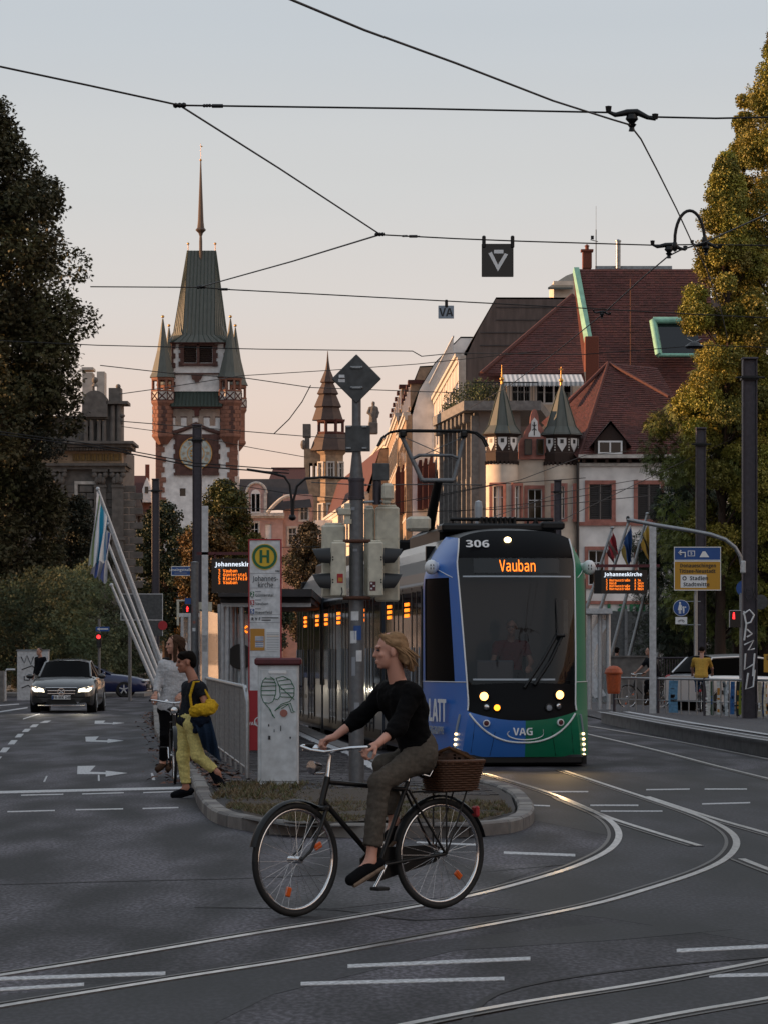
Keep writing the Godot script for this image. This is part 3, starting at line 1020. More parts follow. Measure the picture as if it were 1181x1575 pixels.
	for px in [925,962,1000]: b.bb(P(px,0,150).x - 0.06, P(px,0,150).x + 0.06,0,3.5,-150.25,-149.93)
	part("frame", b, M.pole_grey, sc)

# ---------------------------------------------------------------- houses along the right side of the street
func right_row() -> void:
	# big red roof behind the corner house
	var d := 188.0
	var t := thing("roof_house", "large house with steep dark red tiled roof, copper verge and skylight", "house", V3(P(970,0, d).x,0,-d))
	var b := Mb.new()
	tiles(b, P(906,612, d), P(1100,612, d), P(1090,414, d + 6), P(886,414, d + 6),0.22,0.18)
	stuff(part("roof_tiles", b, M.tile_red, t))
	b = Mb.new()
	b.quad(P(898,640, d + 0.4), P(1100,640, d + 0.4), P(1090,415, d + 6.5), P(882,415, d + 6.5))
	b.bb(P(906,0, d).x, P(1100,0, d).x,0, EYE + (HY - 614) / F * d,-d - 14,-d - 0.4)
	part("wall", b, M.plaster_grey, t)
	b = Mb.new()
	b.quad(P(905,524, d + 2), P(911,524, d + 2), P(890,411, d + 5.9), P(882,411, d + 5.9))
	b.quad(P(898,528, d + 2.1), P(905,524, d + 2), P(882,411, d + 5.9), P(880,418, d + 6.2))
	part("verge", b, M.copper_green, t)
	b = Mb.new()
	b.quad(P(880,418, d + 6.3), P(898,590, d + 0.3), P(906,590, d + 0.3), P(884,414, d + 6.2))
	part("parapet", b, M.brick, t)
	b = Mb.new()
	b.at(P(909,590, d - 1.2))
	b.bev(V3(0,1.2,0), V3(0.7,2.4,0.7),0.03)
	part("chimney", b, M.brick, t)
	b = Mb.new().at(P(902,412, d + 7))
	b.bev(V3(0,0.4,0), V3(0.5,0.9,0.5),0.03); b.bb(-0.33,0.33,0.85,0.97,-0.33,0.33); b.lathe([V2(0.1,0.97), V2(0.1,1.15), V2(0.16,1.16), V2(0,1.28)],8)
	part("chimney", b, M.brick, t)
	b = Mb.new().at(P(950,413, d + 6.6))
	b.lathe([V2(0.13,0), V2(0.13,1.42), V2(0.16,1.43), V2(0.16,1.5), V2(0,1.58)],12)
	part("flue", b, M.zinc, t)
	b = Mb.new().at(P(0,0, d + 6.8))
	b.bb(P(920,0, d).x, P(1030,0, d).x,0,0.0,0,0.0)
	b = Mb.new()
	b.bb(P(915,0, d + 7).x, P(1033,0, d + 7).x, P(0,414, d + 7).y, P(0,409, d + 7).y,-d - 7.3,-d - 7)
	part("ridge_capping", b, M.zinc, t)
	b = Mb.new()
	var q := P(916,412, d + 6.5)
	b.tube([q, q + UP * 2.05],0.025,5); b.tube([q + UP * 2.0, q + UP * 3.3],0.008,4)
	b.tube([q + V3(-0.3,1.5,0), q + V3(0.1,1.4,0)],0.02,4); b.box(q + V3(-0.2,1.62,0), V3(0.16,0.2,0.06))
	part("antenna", b, M.black_metal, t)
	b = Mb.new()
	q = P(969,566, d - 0.3)
	b.tube([q, q + UP * 4.6],0.03,5)
	for a in [[3.2,0.5],[2.1,0.3],[1.85,0.5],[1.2,0.2]]: b.tube([q + V3(-a[1], a[0],0), q + V3(a[1] * 0.8, a[0] + 0.03,0)],0.018,4)
	part("antenna", b, M.rust, t)
	# skylight with copper frame
	b = Mb.new()
	var s0 := P(1012,550, d + 0.6); var s1 := P(1076,550, d + 0.6); var s2 := P(1070,497, d + 2.2); var s3 := P(1003,497, d + 2.2)
	for e in [[s0, s3,0.2],[s3, s2,0.2],[s0, s1,0.1]]: b.tube([e[0] + V3(0,0.1,0.3), e[1] + V3(0,0.1,0.3)], e[2],4)
	part("skylight_frame", b, M.copper_green, t)
	b = Mb.new()
	b.quad(s0 + V3(0.1,0.08,0.2), s1 + V3(0,0.08,0.2), s2 + V3(0,0.08,0.2), s3 + V3(0.1,0.08,0.2))
	part("skylight_pane", b, M.glass_dark, t)
	b = Mb.new().at(P(973,578, d - 1.0), Basis(Vector3.RIGHT,1.2))
	b.lathe([V2(0,0.0), V2(0.3,0.05), V2(0.42,0.16)],14)
	part("satellite_dish", b, M.zinc, t)
	# lit attic with a copper roof, peeping out beside it
	t = thing("attic_house", "small cream attic with a copper roof lit by the low sun", "house", V3(P(862,0,215).x,0,-215))
	front(t,215,851,885,432,700,[],6.0, M.plaster_cream)
	b = Mb.new()
	b.quad(P(842,442,214.4), P(880,442,214.4), P(886,418,219), P(870,424,219)); b.quad(P(842,445,214.4), P(880,445,214.4), P(880,442,214.4), P(842,442,214.4)); b.quad(P(842,442,214.4), P(870,424,219), P(870,424,222), P(842,442,222))
	part("roof", b, M.copper, t)
	# second red roof over a terrace with an awning
	d = 181.0
	t = thing("terrace_house", "flat-roofed concrete house with a roof terrace, striped awning and red tiled penthouse roof", "house", V3(P(800,0,172).x,0,-172))
	b = Mb.new()
	tiles(b, P(740,574, d - 2), P(897,574, d - 2), P(884,455, d + 4), P(876,455, d + 4),0.22,0.18)
	stuff(part("roof_tiles", b, M.tile_red, t))
	b = Mb.new()
	b.flat(P(730,586, d - 1.9), P(900,590, d - 1.9), P(880,452, d + 4.3)); b.quad(P(735,578, d - 2.2), P(897,578, d - 2.2), P(897,574, d - 2.2), P(735,574, d - 2.2))
	b.tube([P(740,574, d - 2.1), P(880,454, d + 4.1)],0.12,5)
	part("roof_edge", b, M.roof_red, t)
	front(t, d + 1,778,900,572,640,[[786,592,815,622,[M.window_white,3,1, null,0]],[822,590,880,622,[M.window_white,4,1, null,0]]],0.3, M.plaster_cream, "penthouse_wall")
	b = Mb.new()
	var a0 := P(771,576,176); var a1 := P(893,576,176); var f0 := P(768,587,173.6)
	var n := 34
	for i in n:       # awning in two-tone stripes with a scalloped hem
		b.col = Color(1,1,1) if i % 2 else Color(0.45,0.49,0.52)
		var x0 := lerpf(a0.x, a1.x, float(i) / n); var x1 := lerpf(a0.x, a1.x, float(i + 1) / n)
		b.quad(V3(x0, f0.y, f0.z), V3(x1, f0.y, f0.z), V3(x1, a0.y, a0.z), V3(x0, a0.y, a0.z))
		b.quad(V3(x0, f0.y - 0.16, f0.z), V3((x0 + x1) * 0.5, f0.y - 0.24, f0.z), V3(x1, f0.y - 0.16, f0.z), V3(x1, f0.y, f0.z)); b.flat(V3(x0, f0.y - 0.16, f0.z), V3(x1, f0.y, f0.z), V3(x0, f0.y, f0.z))
	mat("awning_stripes", "d0d2d4",0.8).vertex_color_use_as_albedo = true
	part("awning", b, M.awning_stripes, t)
	# the concrete body: facade to the street with fins and windows, flat slab with brackets
	var near := P(735,0,172); near.y = 0
	var far := P(686,0,183); far.y = 0
	var r := (near - far).normalized()
	var w := near.distance_to(far)
	var holes: Array = []
	for fl in 4:
		for i in 7: holes.append([w * (i + 0.22) / 7,1.2 + fl * 3.1, w * (i + 0.85) / 7,3.4 + fl * 3.1,[M.window_dark,1,1, null,0]])
	wall(t, far, r, w,0,13.1, holes,0.4, M.concrete)
	front(t,172.0,735,800,630,1062,[[752,660,775,690,[M.window_dark,2,1, null,0]]],9.0, M.plaster_grey)
	b = Mb.new()
	b.bb(-0.09,0.09,0,12.9,0,0.35)
	var fin := b.mesh()
	for i in 8: put("facade_fin", fin, M.concrete, t, frame_x(far, r).translated_local(V3(w * (i + 0.03) / 7,0,0.01)))
	b = Mb.new()
	b.xf = frame_x(far, r)
	for fl in 4: b.bb(0, w,3.45 + fl * 3.1,3.85 + fl * 3.1,0.02,0.2)
	part("floor_band", b, M.concrete, t)
	b = Mb.new()
	var sl := PackedVector2Array([V2(far.x - 0.7,-far.z), V2(near.x - 0.7,-near.z - 0.9), V2(P(830,0,172).x,171.1), V2(P(850,0,183).x,183), V2(far.x,184)])
	b.at(V3(0,13.1,0), Basis(Vector3.RIGHT, Vector3.FORWARD, UP))
	b.prism(sl,0,0.45)
	part("terrace_slab", b, M.concrete, t)
	b = Mb.new()
	b.bev(Vector3(), V3(0.22,0.5,0.7),0.06)
	var bk := b.mesh()
	for i in 8: put("slab_bracket", bk, M.concrete, t, frame_x(far, r).translated_local(V3(w * (i + 0.5) / 7.8,12.8,0.35)))
	b = Mb.new()
	for i in 24:
		var x := lerpf(near.x - 0.3, P(826,0,172).x, i / 23.0)
		b.bb(x - 0.012, x + 0.012,13.55,14.45,-171.62,-171.6)
	b.bb(near.x - 0.3, P(826,0,172).x,14.42,14.47,-171.64,-171.59)
	part("terrace_railing", b, M.black_metal, t)
	leafy(t, "planter_shrub",[[P(715,612,176),0.9],[P(700,622,179),0.8],[P(728,605,174),0.8],[P(742,600,173.5),0.7],[P(756,606,173),0.55],[P(694,634,180),0.5]],160,0.13, "leaf_terrace", "4c5a32",31)
	# receding houses: label, near end, far end, depth, eave, roof profile, materials, storeys, columns
	row_house("office_house", "pale office house with bands of dark windows and a brown rendered end gable", P(705,0,205), P(667,0,240),15.0,18.5,[[0.25,18.5],[1.1,20.0],[2.1,21.75],[15,21.75]], M.stone_light, M.slate, M.render_brown,5,9,[M.window_dark,2,1, null,0],0,1.9)
	row_house("gabled_house", "row house with a tall white windowless end gable and dormers in its slate roof", P(624,0,240), P(612,0,262),9.0,17.5,[[0.2,17.5],[0.9,19.2],[1.9,20.9],[3.6,22.6],[9,22.6]], M.stone_buff, M.slate_brown, M.plaster_white,5,6,[M.window_dark,2,2, null,0],5,1.8)
	row_house("dormer_house", "stone row house with a line of lit dormers under a dark mansard roof", P(611,0,262), P(594,0,300),9.0,18.9,[[0.2,18.9],[1.6,22.4],[9,22.8]], M.stone_buff, M.slate_brown, M.stone_buff,5,9,[M.window_dark,2,2, M.stone_trim,0.12],6,1.9)
	row_house("balcony_house", "white row house with balconies and a stone statue on its roof parapet", P(594,0,301), P(572,0,332),10.0,19.6,[[0.2,19.6],[1.4,20.6],[10,21.6]], M.plaster_cream, M.roof_red, M.plaster_cream,5,7,[M.window_dark,2,2, null,0],0,1.9)
	row_house("mansard_house", "long cream house with a dark red mansard roof and scalloped verge boards", P(560,0,292), P(499,0,350),9.0,14.6,[[0.15,14.6],[1.3,18.2],[9,18.8]], M.plaster_cream, M.timber_red, M.stone_buff,4,12,[M.window_dark,2,2, null,0],0,1.8)
	# dark red bay roofs stepping along the gabled house
	t = thing("bay_front", "dark red timber bay front with jagged gable boards below the white end gable", "bay window", P(640,1008,236) - V3(0, EYE,0))
	b = Mb.new()
	for i in 7:
		var o := P(612 + i * 8.5,757 - i * 2.2,246 - i * 1.8)
		b.at(o)
		b.prism(PackedVector2Array([V2(-0.2,-1.5), V2(0.24,-1.5), V2(0.24,1.35), V2(0.1,1.35), V2(0.1,1.75), V2(-0.08,1.75), V2(-0.2,1.2)]),-1.6,0)
	part("gable_board", b, M.timber_red, t)
	b = Mb.new()
	b.bb(P(600,0,249).x, P(668,0,249).x,0, EYE + (HY - 775) / F * 249,-250.5,-249)
	part("wall", b, M.stone_buff, t)
	# statue on the parapet
	t = thing("roof_statue", "weathered stone figure standing on a pedestal on the roof parapet", "statue", P(574,668,305))
	b = Mb.new().at(P(574,668,305))
	b.bev(V3(0,0.5,0), V3(0.8,1.0,0.8),0.08)
	part("pedestal", b, M.stone_grey, t)
	var s := net([["c", V3(0,1.0,0), V3(0,1.7,0),0.36,0.3],["c", V3(0,1.7,0), V3(0.03,2.15,0),0.3,0.26],["e", V3(0.02,2.58,0.02), V3(0.15,0.19,0.16)],["c", V3(-0.28,2.2,0), V3(-0.42,1.8,0.1),0.12,0.1],["c", V3(-0.42,1.8,0.1), V3(-0.15,1.6,0.25),0.1,0.09],["c", V3(0.3,2.2,0), V3(0.4,1.8,0.05),0.12,0.1],["c", V3(0.4,1.8,0.05), V3(0.35,1.4,0.2),0.1,0.08]],0.05,0.12,0.03)
	b = Mb.new().at(P(574,668,305))
	b.join(s)
	part("figure", b, M.stone_grey, t)

func row_house(called: String, label: String, near: Vector3, far: Vector3, depth: float, eave: float, prof: Array, fm: Material, rm: Material, em: Material, floors: int, cols: int, st: Array, dormers: int, wh: float) -> void:
	near.y = 0; far.y = 0
	var r := (near - far).normalized()
	var w := near.distance_to(far)
	var x := frame_x(far, r)
	var t := thing(called, label, "house", near)
	var holes: Array = []
	var fh := (eave - 0.8) / floors
	for f in floors:
		for i in cols:
			var c := w * (i + 0.5) / cols
			var ww := w / cols * 0.3
			holes.append([c - ww,1.0 + f * fh, c + ww,1.0 + f * fh + wh, st])
	wall(t, far, r, w,0, eave - 0.02,[],0.4, fm)
	for h in holes: window(t, x.translated_local(V3(h[0], h[1],0.03)).scaled_local(V3(1,1,0.12)), h[2] - h[0], h[3] - h[1], st)      # panes nearly flush with the face
	var ye := Basis(-x.basis.z, UP, r)       # end wall frame: x runs inwards from the street, z towards the camera
	var poly := PackedVector2Array([V2(0.42,0)])
	for q in prof: poly.append(V2(maxf(q[0],0.42), q[1] - 0.1))
	poly.append(V2(depth,0))
	var b := Mb.new()
	b.xf = Transform3D(ye, far)
	b.prism(poly,0.02, w)
	part("end_wall", b, em, t)
	b = Mb.new()
	b.xf = Transform3D(ye, far)
	for i in prof.size() - 1:
		var p: Array = prof[i]
		var q: Array = prof[i + 1]
		b.quad(V3(p[0], p[1],-0.02), V3(p[0], p[1], w - 0.05), V3(q[0], q[1], w - 0.05), V3(q[0], q[1],-0.02))
	part("roof", b, rm, t)
	b = Mb.new()
	b.xf = x
	b.bb(0, w + 0.02, eave - 0.1, eave + 0.12,-0.3,0.2); b.bb(0, w + 0.02, eave - 0.4, eave - 0.1,-0.1,0.08)
	part("cornice", b, M.stone_trim, t)
	b = Mb.new()
	b.xf = x
	for f in range(1, floors): b.bb(0, w,0.55 + f * fh,0.7 + f * fh,-0.02,0.025)
	part("string_course", b, M.stone_trim, t)
	if dormers > 0:
		b = Mb.new()
		b.prism(PackedVector2Array([V2(-0.62,0), V2(0.62,0), V2(0.62,1.75), V2(-0.62,1.75)]),-1.4,0)
		var dm := b.mesh()
		b = Mb.new()
		b.bb(-0.8,0.8,1.75,2.0,-1.6,0.18)
		var dr := b.mesh()
		for i in dormers:
			var xx := x.translated_local(V3(w * (i + 0.5) / dormers, eave + 0.35,-0.35))
			put("dormer", dm, M.stone_buff, t, xx)
			put("dormer_roof", dr, M.roof_red, t, xx)
			window(t, xx.translated_local(V3(-0.4,0.25,0.22)),0.8,1.3,[M.window_white,2,1, null,0])
	if called == "office_house":
		b = Mb.new()
		b.xf = x
		for i in 40: b.box(V3(w * (i + 0.5) / 40, eave + 0.55,0.3), V3(0.07,1.0,0.05))
		b.bb(0, w, eave + 1.0, eave + 1.08,0.26,0.34)
		part("roof_railing", b, M.white_metal, t)
		for i in 4:      # joints of the rendered end gable
			b = Mb.new()
			b.xf = Transform3D(ye, near)
			b.bb(1.2 + (0.9 if i > 1 else 0.0), depth,19.0 + i * 0.72,19.05 + i * 0.72,0.0,0.04)
			part("gable_joint", b, M.slate, t)
	if called == "office_house":
		for f in range(2, floors):      # pale wall panels between the window groups
			b = Mb.new()
			b.xf = x
			for i in 10: b.bb(w * i / 9.0 - 0.25, w * i / 9.0 + 0.25,0.7 + f * fh,0.5 + (f + 1) * fh,0.0,0.035)
			part("wall_panel", b, M.plaster_white, t)
	if called == "balcony_house":
		for f in 3:
			b = Mb.new()
			b.xf = x
			b.bb(w * 0.2, w * 0.8,6.9 + f * fh,7.05 + f * fh,0,1.0); b.bb(w * 0.2, w * 0.8,7.05 + f * fh,8.0 + f * fh,0.93,1.0)
			part("balcony", b, M.plaster_white, t)

# ---------------------------------------------------------------- the gate tower at the end of the street
func gate_tower() -> void:
	var D := 450.0
	var k := D / F
	var Y := func(py: float) -> float: return EYE + (HY - py) * k
	var X := func(px: float) -> float: return (px - HX) * k
	var t := thing("gate_tower", "tall medieval gate tower with clock, four pointed corner turrets and copper spire", "gate tower", V3(X.call(305),0,-D))
	front(t, D,246,364,655,1062,[[277,751,286,763],[288,930,322,1062]],1.2, M.plaster_white)
	var b := Mb.new()
	b.bb(X.call(246), X.call(364),0, Y.call(655),-D - 9.2,-D - 1.2)
	b.bb(X.call(250), X.call(360), Y.call(655), Y.call(600),-D - 9.0,-D - 2.0)
	part("tower_body", b, M.plaster_white, t)
	b = Mb.new()
	b.bb(X.call(277), X.call(286), Y.call(763), Y.call(751),-D - 0.9,-D - 0.7)
	part("small_window", b, M.glass_dark, t)
	# upper storey with the twin louvred openings
	front(t, D + 0.8,264,350,527,602,[[283,531,303,558],[307,531,327,558]],0.8, M.plaster_white, "upper_wall")
	b = Mb.new()
	b.bb(X.call(264), X.call(350), Y.call(602), Y.call(526),-D - 8.4,-D - 1.7)
	part("upper_body", b, M.plaster_white, t)
	b = Mb.new()
	b.bb(0,20 * k,-0.06,0.06,-0.3,0)
	var slat := b.mesh()
	for o in [283.0,307.0]:
		for i in 8: put("louvre_slat", slat, M.timber_dark, t, Transform3D(Basis(Vector3.RIGHT,0.6), V3(X.call(o), Y.call(557 - i * 3.3),-D - 0.85)))
	b = Mb.new()
	b.bev(Vector3(), V3(1,0.62,0.3),0.03)
	var block := b.mesh()
	var quoin := func(px: float, py: float, wpx: float, z: float, m: Material) -> void:
		put("quoin", block, m, t, Transform3D(Basis.from_scale(V3(wpx * k, rng.randf_range(0.96,1.03),1)), V3(X.call(px), Y.call(py),-z)))
	for i in 5:       # sandstone blocks round the louvres and at the upper corners
		var e := 2.5 if i % 2 else 5.0
		quoin.call(281.5 - e * 0.5,533 + i * 6.5,3 + e, D + 0.72, M.sandstone_dark)
		quoin.call(328.5 + e * 0.5,533 + i * 6.5,3 + e, D + 0.72, M.sandstone_dark)
	for i in 10:
		var e := 3.0 if i % 2 else 6.0
		quoin.call(264 + e * 0.5,532 + i * 7.3, e, D + 0.7, M.sandstone_dark)
		quoin.call(350 - e * 0.5,532 + i * 7.3, e, D + 0.7, M.sandstone_dark)
	b = Mb.new()
	b.bb(X.call(303), X.call(307), Y.call(560), Y.call(529),-D - 0.9,-D - 0.5)
	b.bb(X.call(280), X.call(330), Y.call(562), Y.call(558),-D - 0.9,-D - 0.45)
	b.bb(X.call(280), X.call(330), Y.call(531), Y.call(528),-D - 0.9,-D - 0.5)
	part("louvre_frame", b, M.sandstone_dark, t)
	b = Mb.new()
	b.bb(X.call(264), X.call(350), Y.call(575), Y.call(573),-D - 0.9,-D - 0.55)
	b.prism(PackedVector2Array([V2(X.call(294), Y.call(575)), V2(X.call(313), Y.call(575)), V2(X.call(309), Y.call(583)), V2(X.call(307), Y.call(583)), V2(X.call(306), Y.call(588)), V2(X.call(300), Y.call(588)), V2(X.call(299), Y.call(583)), V2(X.call(296), Y.call(583))]),-D - 0.9,-D - 0.5)
	part("corbel", b, M.sandstone_dark, t)
	# copper skirt roof, shaded recess, battlements
	b = Mb.new()
	b.quad(V3(X.call(264), Y.call(624),-D + 1.0), V3(X.call(343), Y.call(624),-D + 1.0), V3(X.call(340), Y.call(599),-D - 1.2), V3(X.call(266), Y.call(599),-D - 1.2))
	b.bb(X.call(264), X.call(343), Y.call(626), Y.call(624),-D - 1.5,-D + 1.0)
	for i in 15:
		var f := i / 14.0
		b.tube([V3(lerpf(X.call(264), X.call(343), f), Y.call(624) + 0.05,-D + 1.0), V3(lerpf(X.call(266), X.call(340), f), Y.call(599) + 0.05,-D - 1.2)],0.06,4)
	part("skirt_roof", b, M.copper_dark, t)
	b = Mb.new()
	for q in [[297,310,626,631],[300,307,631,640]]: b.bb(X.call(q[0]), X.call(q[1]), Y.call(q[3]), Y.call(q[2]),-D - 0.1,-D + 0.7)
	b.bb(X.call(264), X.call(343), Y.call(628), Y.call(626.2),-D - 1.0,-D + 0.8)
	part("roof_bracket", b, M.timber_red, t)
	for q in [[261,270],[279,287.5],[297,305],[314,323],[332,345]]:
		b = Mb.new()
		b.bb(X.call(q[0]), X.call(q[1]), Y.call(655), Y.call(642),-D - 0.7,-D)
		part("merlon", b, M.plaster_white, t)
		b = Mb.new()
		b.bb(X.call(q[0]) - 0.06, X.call(q[1]) + 0.06, Y.call(642), Y.call(640.6),-D - 0.8,-D + 0.1)
		part("merlon_cap", b, M.sandstone_dark, t)
	# curved moulding over the clock
	var mo: Array = []
	for i in 21:
		var f := i / 10.0 - 1.0
		mo.append(V3(X.call(302 + f * 48), Y.call(666 - 14 * pow(maxf(0.0,1 - absf(f) * 1.15),1.6)),-D + 0.12))
	b = Mb.new()
	b.tube(mo,0.28,6)
	part("curved_moulding", b, M.sandstone_dark, t)
	b = Mb.new()
	wall_mesh(b.at(V3(X.call(272),0,-D + 0.22)),63 * k, Y.call(730), Y.call(668),[],0.2)
	part("clock_surround", b, M.sandstone_dark, t)
	b = Mb.new()
	b.bb(X.call(268), X.call(338), Y.call(731), Y.call(727),-D,-D + 0.4)
	part("clock_sill", b, M.sandstone_dark, t)
	for i in 8:
		var e := 2.0 if i % 2 else 4.5
		quoin.call(272 - e * 0.5,672 + i * 7.5, e, D - 0.02, M.sandstone_dark)
		quoin.call(335 + e * 0.5,672 + i * 7.5, e, D - 0.02, M.sandstone_dark)
	var cx := V3(X.call(302), Y.call(697.5),-D + 0.24)
	var flat := Basis(Vector3.RIGHT, PI / 2)
	mat("clock_blue", "b6bfbb",0.6,0.0, texs["grime"],0.3)
	b = Mb.new().at(cx, flat)
	b.lathe([V2(1.95,0), V2(1.95,0.12), V2(0,0.12)],40)
	var clock := part("clock_face", b, M.clock_blue, t)
	b = Mb.new().at(cx, flat)
	b.lathe([V2(1.93,0.1), V2(1.93,0.2), V2(2.03,0.2), V2(2.03,0)],40); b.lathe([V2(0.98,0.12), V2(0.98,0.16), V2(1.08,0.16), V2(1.08,0.12)],40)
	obj("clock_ring", b, M.gold, clock)
	for i in 12: text("numeral",["XII", "I", "II", "III", "IIII", "V", "VI", "VII", "VIII", "IX", "X", "XI"][i],0.36, Transform3D(Basis(Vector3.BACK,-TAU * i / 12), cx + V3(sin(TAU * i / 12) * 1.48, cos(TAU * i / 12) * 1.48,0.15)), M.gold, clock,0.03,0.7, false)
	b = Mb.new().at(cx + V3(0,0,0.2))
	for i in 12: b.ball(V3(sin(TAU * i / 12) * 0.62, cos(TAU * i / 12) * 0.62,0), V3(0.13,0.13,0.05),6)
	b.tube([V3(0.1,0.2,0.05), V3(-0.55,-1.3,0.05)],[0.1,0.03],4); b.tube([V3(-0.1,0.1,0.1), V3(0.8,-0.5,0.1)],[0.12,0.04],4)
	obj("clock_hand", b, M.gold, clock)
	# corner blocks of the lower tower
	for i in 42:
		var e: float = [16.0,11.0,14.0,9.0][i % 4]
		var py := 676.0 + i * 7.75
		quoin.call(240 + e * 0.5, py, e, D - 0.05, M.sandstone)
		e = [13.0,18.0,12.0,16.0][i % 4]
		quoin.call(366 - e * 0.5, py, e, D - 0.05, M.sandstone)
	b = Mb.new()
	b.bev(Vector3(), V3(0.3,0.62,1.2),0.03)
	var sideb := b.mesh()
	for i in 21: put("quoin", sideb, M.sandstone, t, Transform3D(Basis(), V3(X.call(364) + 0.02, Y.call(680 + i * 15.5),-D - 0.7)))
	for i in 21: put("quoin", sideb, M.sandstone, t, Transform3D(Basis(), V3(X.call(243), Y.call(680 + i * 15.5),-D - 0.7)))
	# four corner turrets
	var n := 0
	for q in [[251.0,0.0,0.0],[355.0,0.0,0.0],[260.5,8.6,4.0],[362.5,8.6,4.0]]:
		var kk: float = (D + q[1]) / F
		var o := V3((q[0] - HX) * kk,0,-D - q[1])
		var yy := func(py: float) -> float: return Y.call(py + q[2])
		b = Mb.new()
		b.lathe([V2(0.6, yy.call(684)), V2(1.42, yy.call(672)), V2(1.42, yy.call(669)), V2(1.3, yy.call(667)), V2(1.3, yy.call(625)), V2(1.52, yy.call(620)), V2(1.52, yy.call(617)), V2(0.2, yy.call(616.5))],8, o, false, PI / 8)
		part("turret_shaft", b, M.sandstone, t)
		b = Mb.new()
		b.lathe([V2(1.46, yy.call(617)), V2(1.46, yy.call(603))],8, o, false, PI / 8)
		part("turret_parapet", b, M.stone_trim, t)
		b = Mb.new()
		b.lathe([V2(1.46, yy.call(603)), V2(1.54, yy.call(602.5)), V2(1.54, yy.call(600.5)), V2(0.1, yy.call(600))],8, o, false, PI / 8)
		b.lathe([V2(1.4, yy.call(586)), V2(1.5, yy.call(584)), V2(1.5, yy.call(580)), V2(0.1, yy.call(580))],8, o, false, PI / 8)
		part("turret_ring", b, M.sandstone, t)
		b = Mb.new()
		b.tube([Vector3(), UP * (yy.call(581) - yy.call(601))],0.17,6)
		var post := b.mesh()
		b = Mb.new()
		var wv := 1.46 * sin(PI / 8)
		b.tube([V3(-wv * 0.85,0.1,0.03), V3(wv * 0.85,1.0,0.03)],0.07,4); b.tube([V3(-wv * 0.85,1.0,0.03), V3(wv * 0.85,0.1,0.03)],0.07,4)
		b.bb(-wv,-wv + 0.12,0,1.1,0,0.06); b.bb(-wv, wv,-0.02,0.1,0,0.05)
		var cross := b.mesh()
		b = Mb.new()
		b.lathe([V2(1.72, yy.call(581)), V2(1.45, yy.call(574)), V2(0.75, yy.call(540)), V2(0.08, yy.call(490))],8, o, false, PI / 8)
		part("turret_spire", b, M.copper, t)
		b = Mb.new()
		b.ball(o + UP * yy.call(487), Vector3.ONE * 0.2,8)
		part("turret_ball", b, M.gold, t)
		for i in 8:
			var a := PI / 8 + TAU * i / 8
			put("turret_post", post, M.sandstone, t, Transform3D(Basis(), o + V3(sin(a),0, cos(a)) * 1.3 + UP * yy.call(601)))
			a = TAU * i / 8
			put("timber_cross", cross, M.timber_red, t, Transform3D(Basis(UP, a), o + V3(sin(a),0, cos(a)) * (1.46 * cos(PI / 8)) + UP * yy.call(616.6)))
		if n < 2:      # courses of the shaft
			b = Mb.new()
			b.bev(Vector3(), V3(0.5,0.44,0.12),0.03)
			var st := b.mesh()
			for c in 7:
				for i in 8:
					for j in 2:
						var a := TAU * i / 8
						put("shaft_stone", st,[M.sandstone, M.sandstone_dark][(c * 3 + i * 5 + j) % 3 % 2], t, Transform3D(Basis(UP, a), o + V3(sin(a),0, cos(a)) * 1.2 + UP * (yy.call(664) + c * 0.48)).translated_local(V3((j - 0.5) * 0.5 + (0.1 if c % 2 else -0.1),0,0)))
		n += 1
	# main roof: octagonal, flared at the eave, with standing seams and corner broaches
	var oct := func(py: float, x0: float, x1: float, z0: float, z1: float, ch: float) -> PackedVector3Array:
		var a: float = X.call(x0)
		var e: float = X.call(x1)
		var c := (e - a) * ch
		var f := (z0 - z1) * ch * 1.0
		var y: float = Y.call(py)
		return PackedVector3Array([V3(a + c, y, z0), V3(e - c, y, z0), V3(e, y, z0 - f), V3(e, y, z1 + f), V3(e - c, y, z1), V3(a + c, y, z1), V3(a, y, z1 + f), V3(a, y, z0 - f)])
	var zf := -D - 0.5
	var rings := [oct.call(526.5,261,353, zf + 0.6, zf - 8.8,0.06), oct.call(514,265,347, zf - 0.1, zf - 8.2,0.2), oct.call(380,286,330, zf - 3.4, zf - 4.6,0.02)]
	b = Mb.new()
	for i in 2:
		for j in 8: b.quad(rings[i][j], rings[i][(j + 1) % 8], rings[i + 1][(j + 1) % 8], rings[i + 1][j])
	b.quad(rings[2][0], rings[2][1], rings[2][4], rings[2][5])
	part("main_roof", b, M.copper, t)
	b = Mb.new()
	for j in [0,1,2,6,7]:
		var m: int = [8,5,7,7,5][[0,1,2,6,7].find(j)]
		for s in m + 1:
			var f := float(s) / m
			var e: int = (j + 1) % 8
			b.tube([rings[0][j].lerp(rings[0][e], f), rings[1][j].lerp(rings[1][e], f), rings[2][j].lerp(rings[2][e], f)],0.055,4, false)
	stuff(part("roof_seams", b, M.copper_dark, t))
	b = Mb.new()
	for s in [1,7]:
		var a0: Vector3 = rings[0][s]
		var a1: Vector3 = rings[0][(s + 1) % 8]
		var top: Vector3 = (rings[1][s] as Vector3).lerp(rings[2][s],0.16) * 0.5 + (rings[1][(s + 1) % 8] as Vector3).lerp(rings[2][(s + 1) % 8],0.16) * 0.5
		var outp := ((a0 + a1) * 0.5 - V3(X.call(306), a0.y, zf - 4)).normalized() * 0.4
		b.flat(a0 + outp, a1 + outp, top + outp * 0.3)
	part("roof_broach", b, M.copper, t)
	b = Mb.new()
	b.bb(X.call(262), X.call(352), Y.call(528), Y.call(526.4), zf - 8.8, zf + 0.5)
	part("eave", b, M.timber_red, t)
	b = Mb.new()
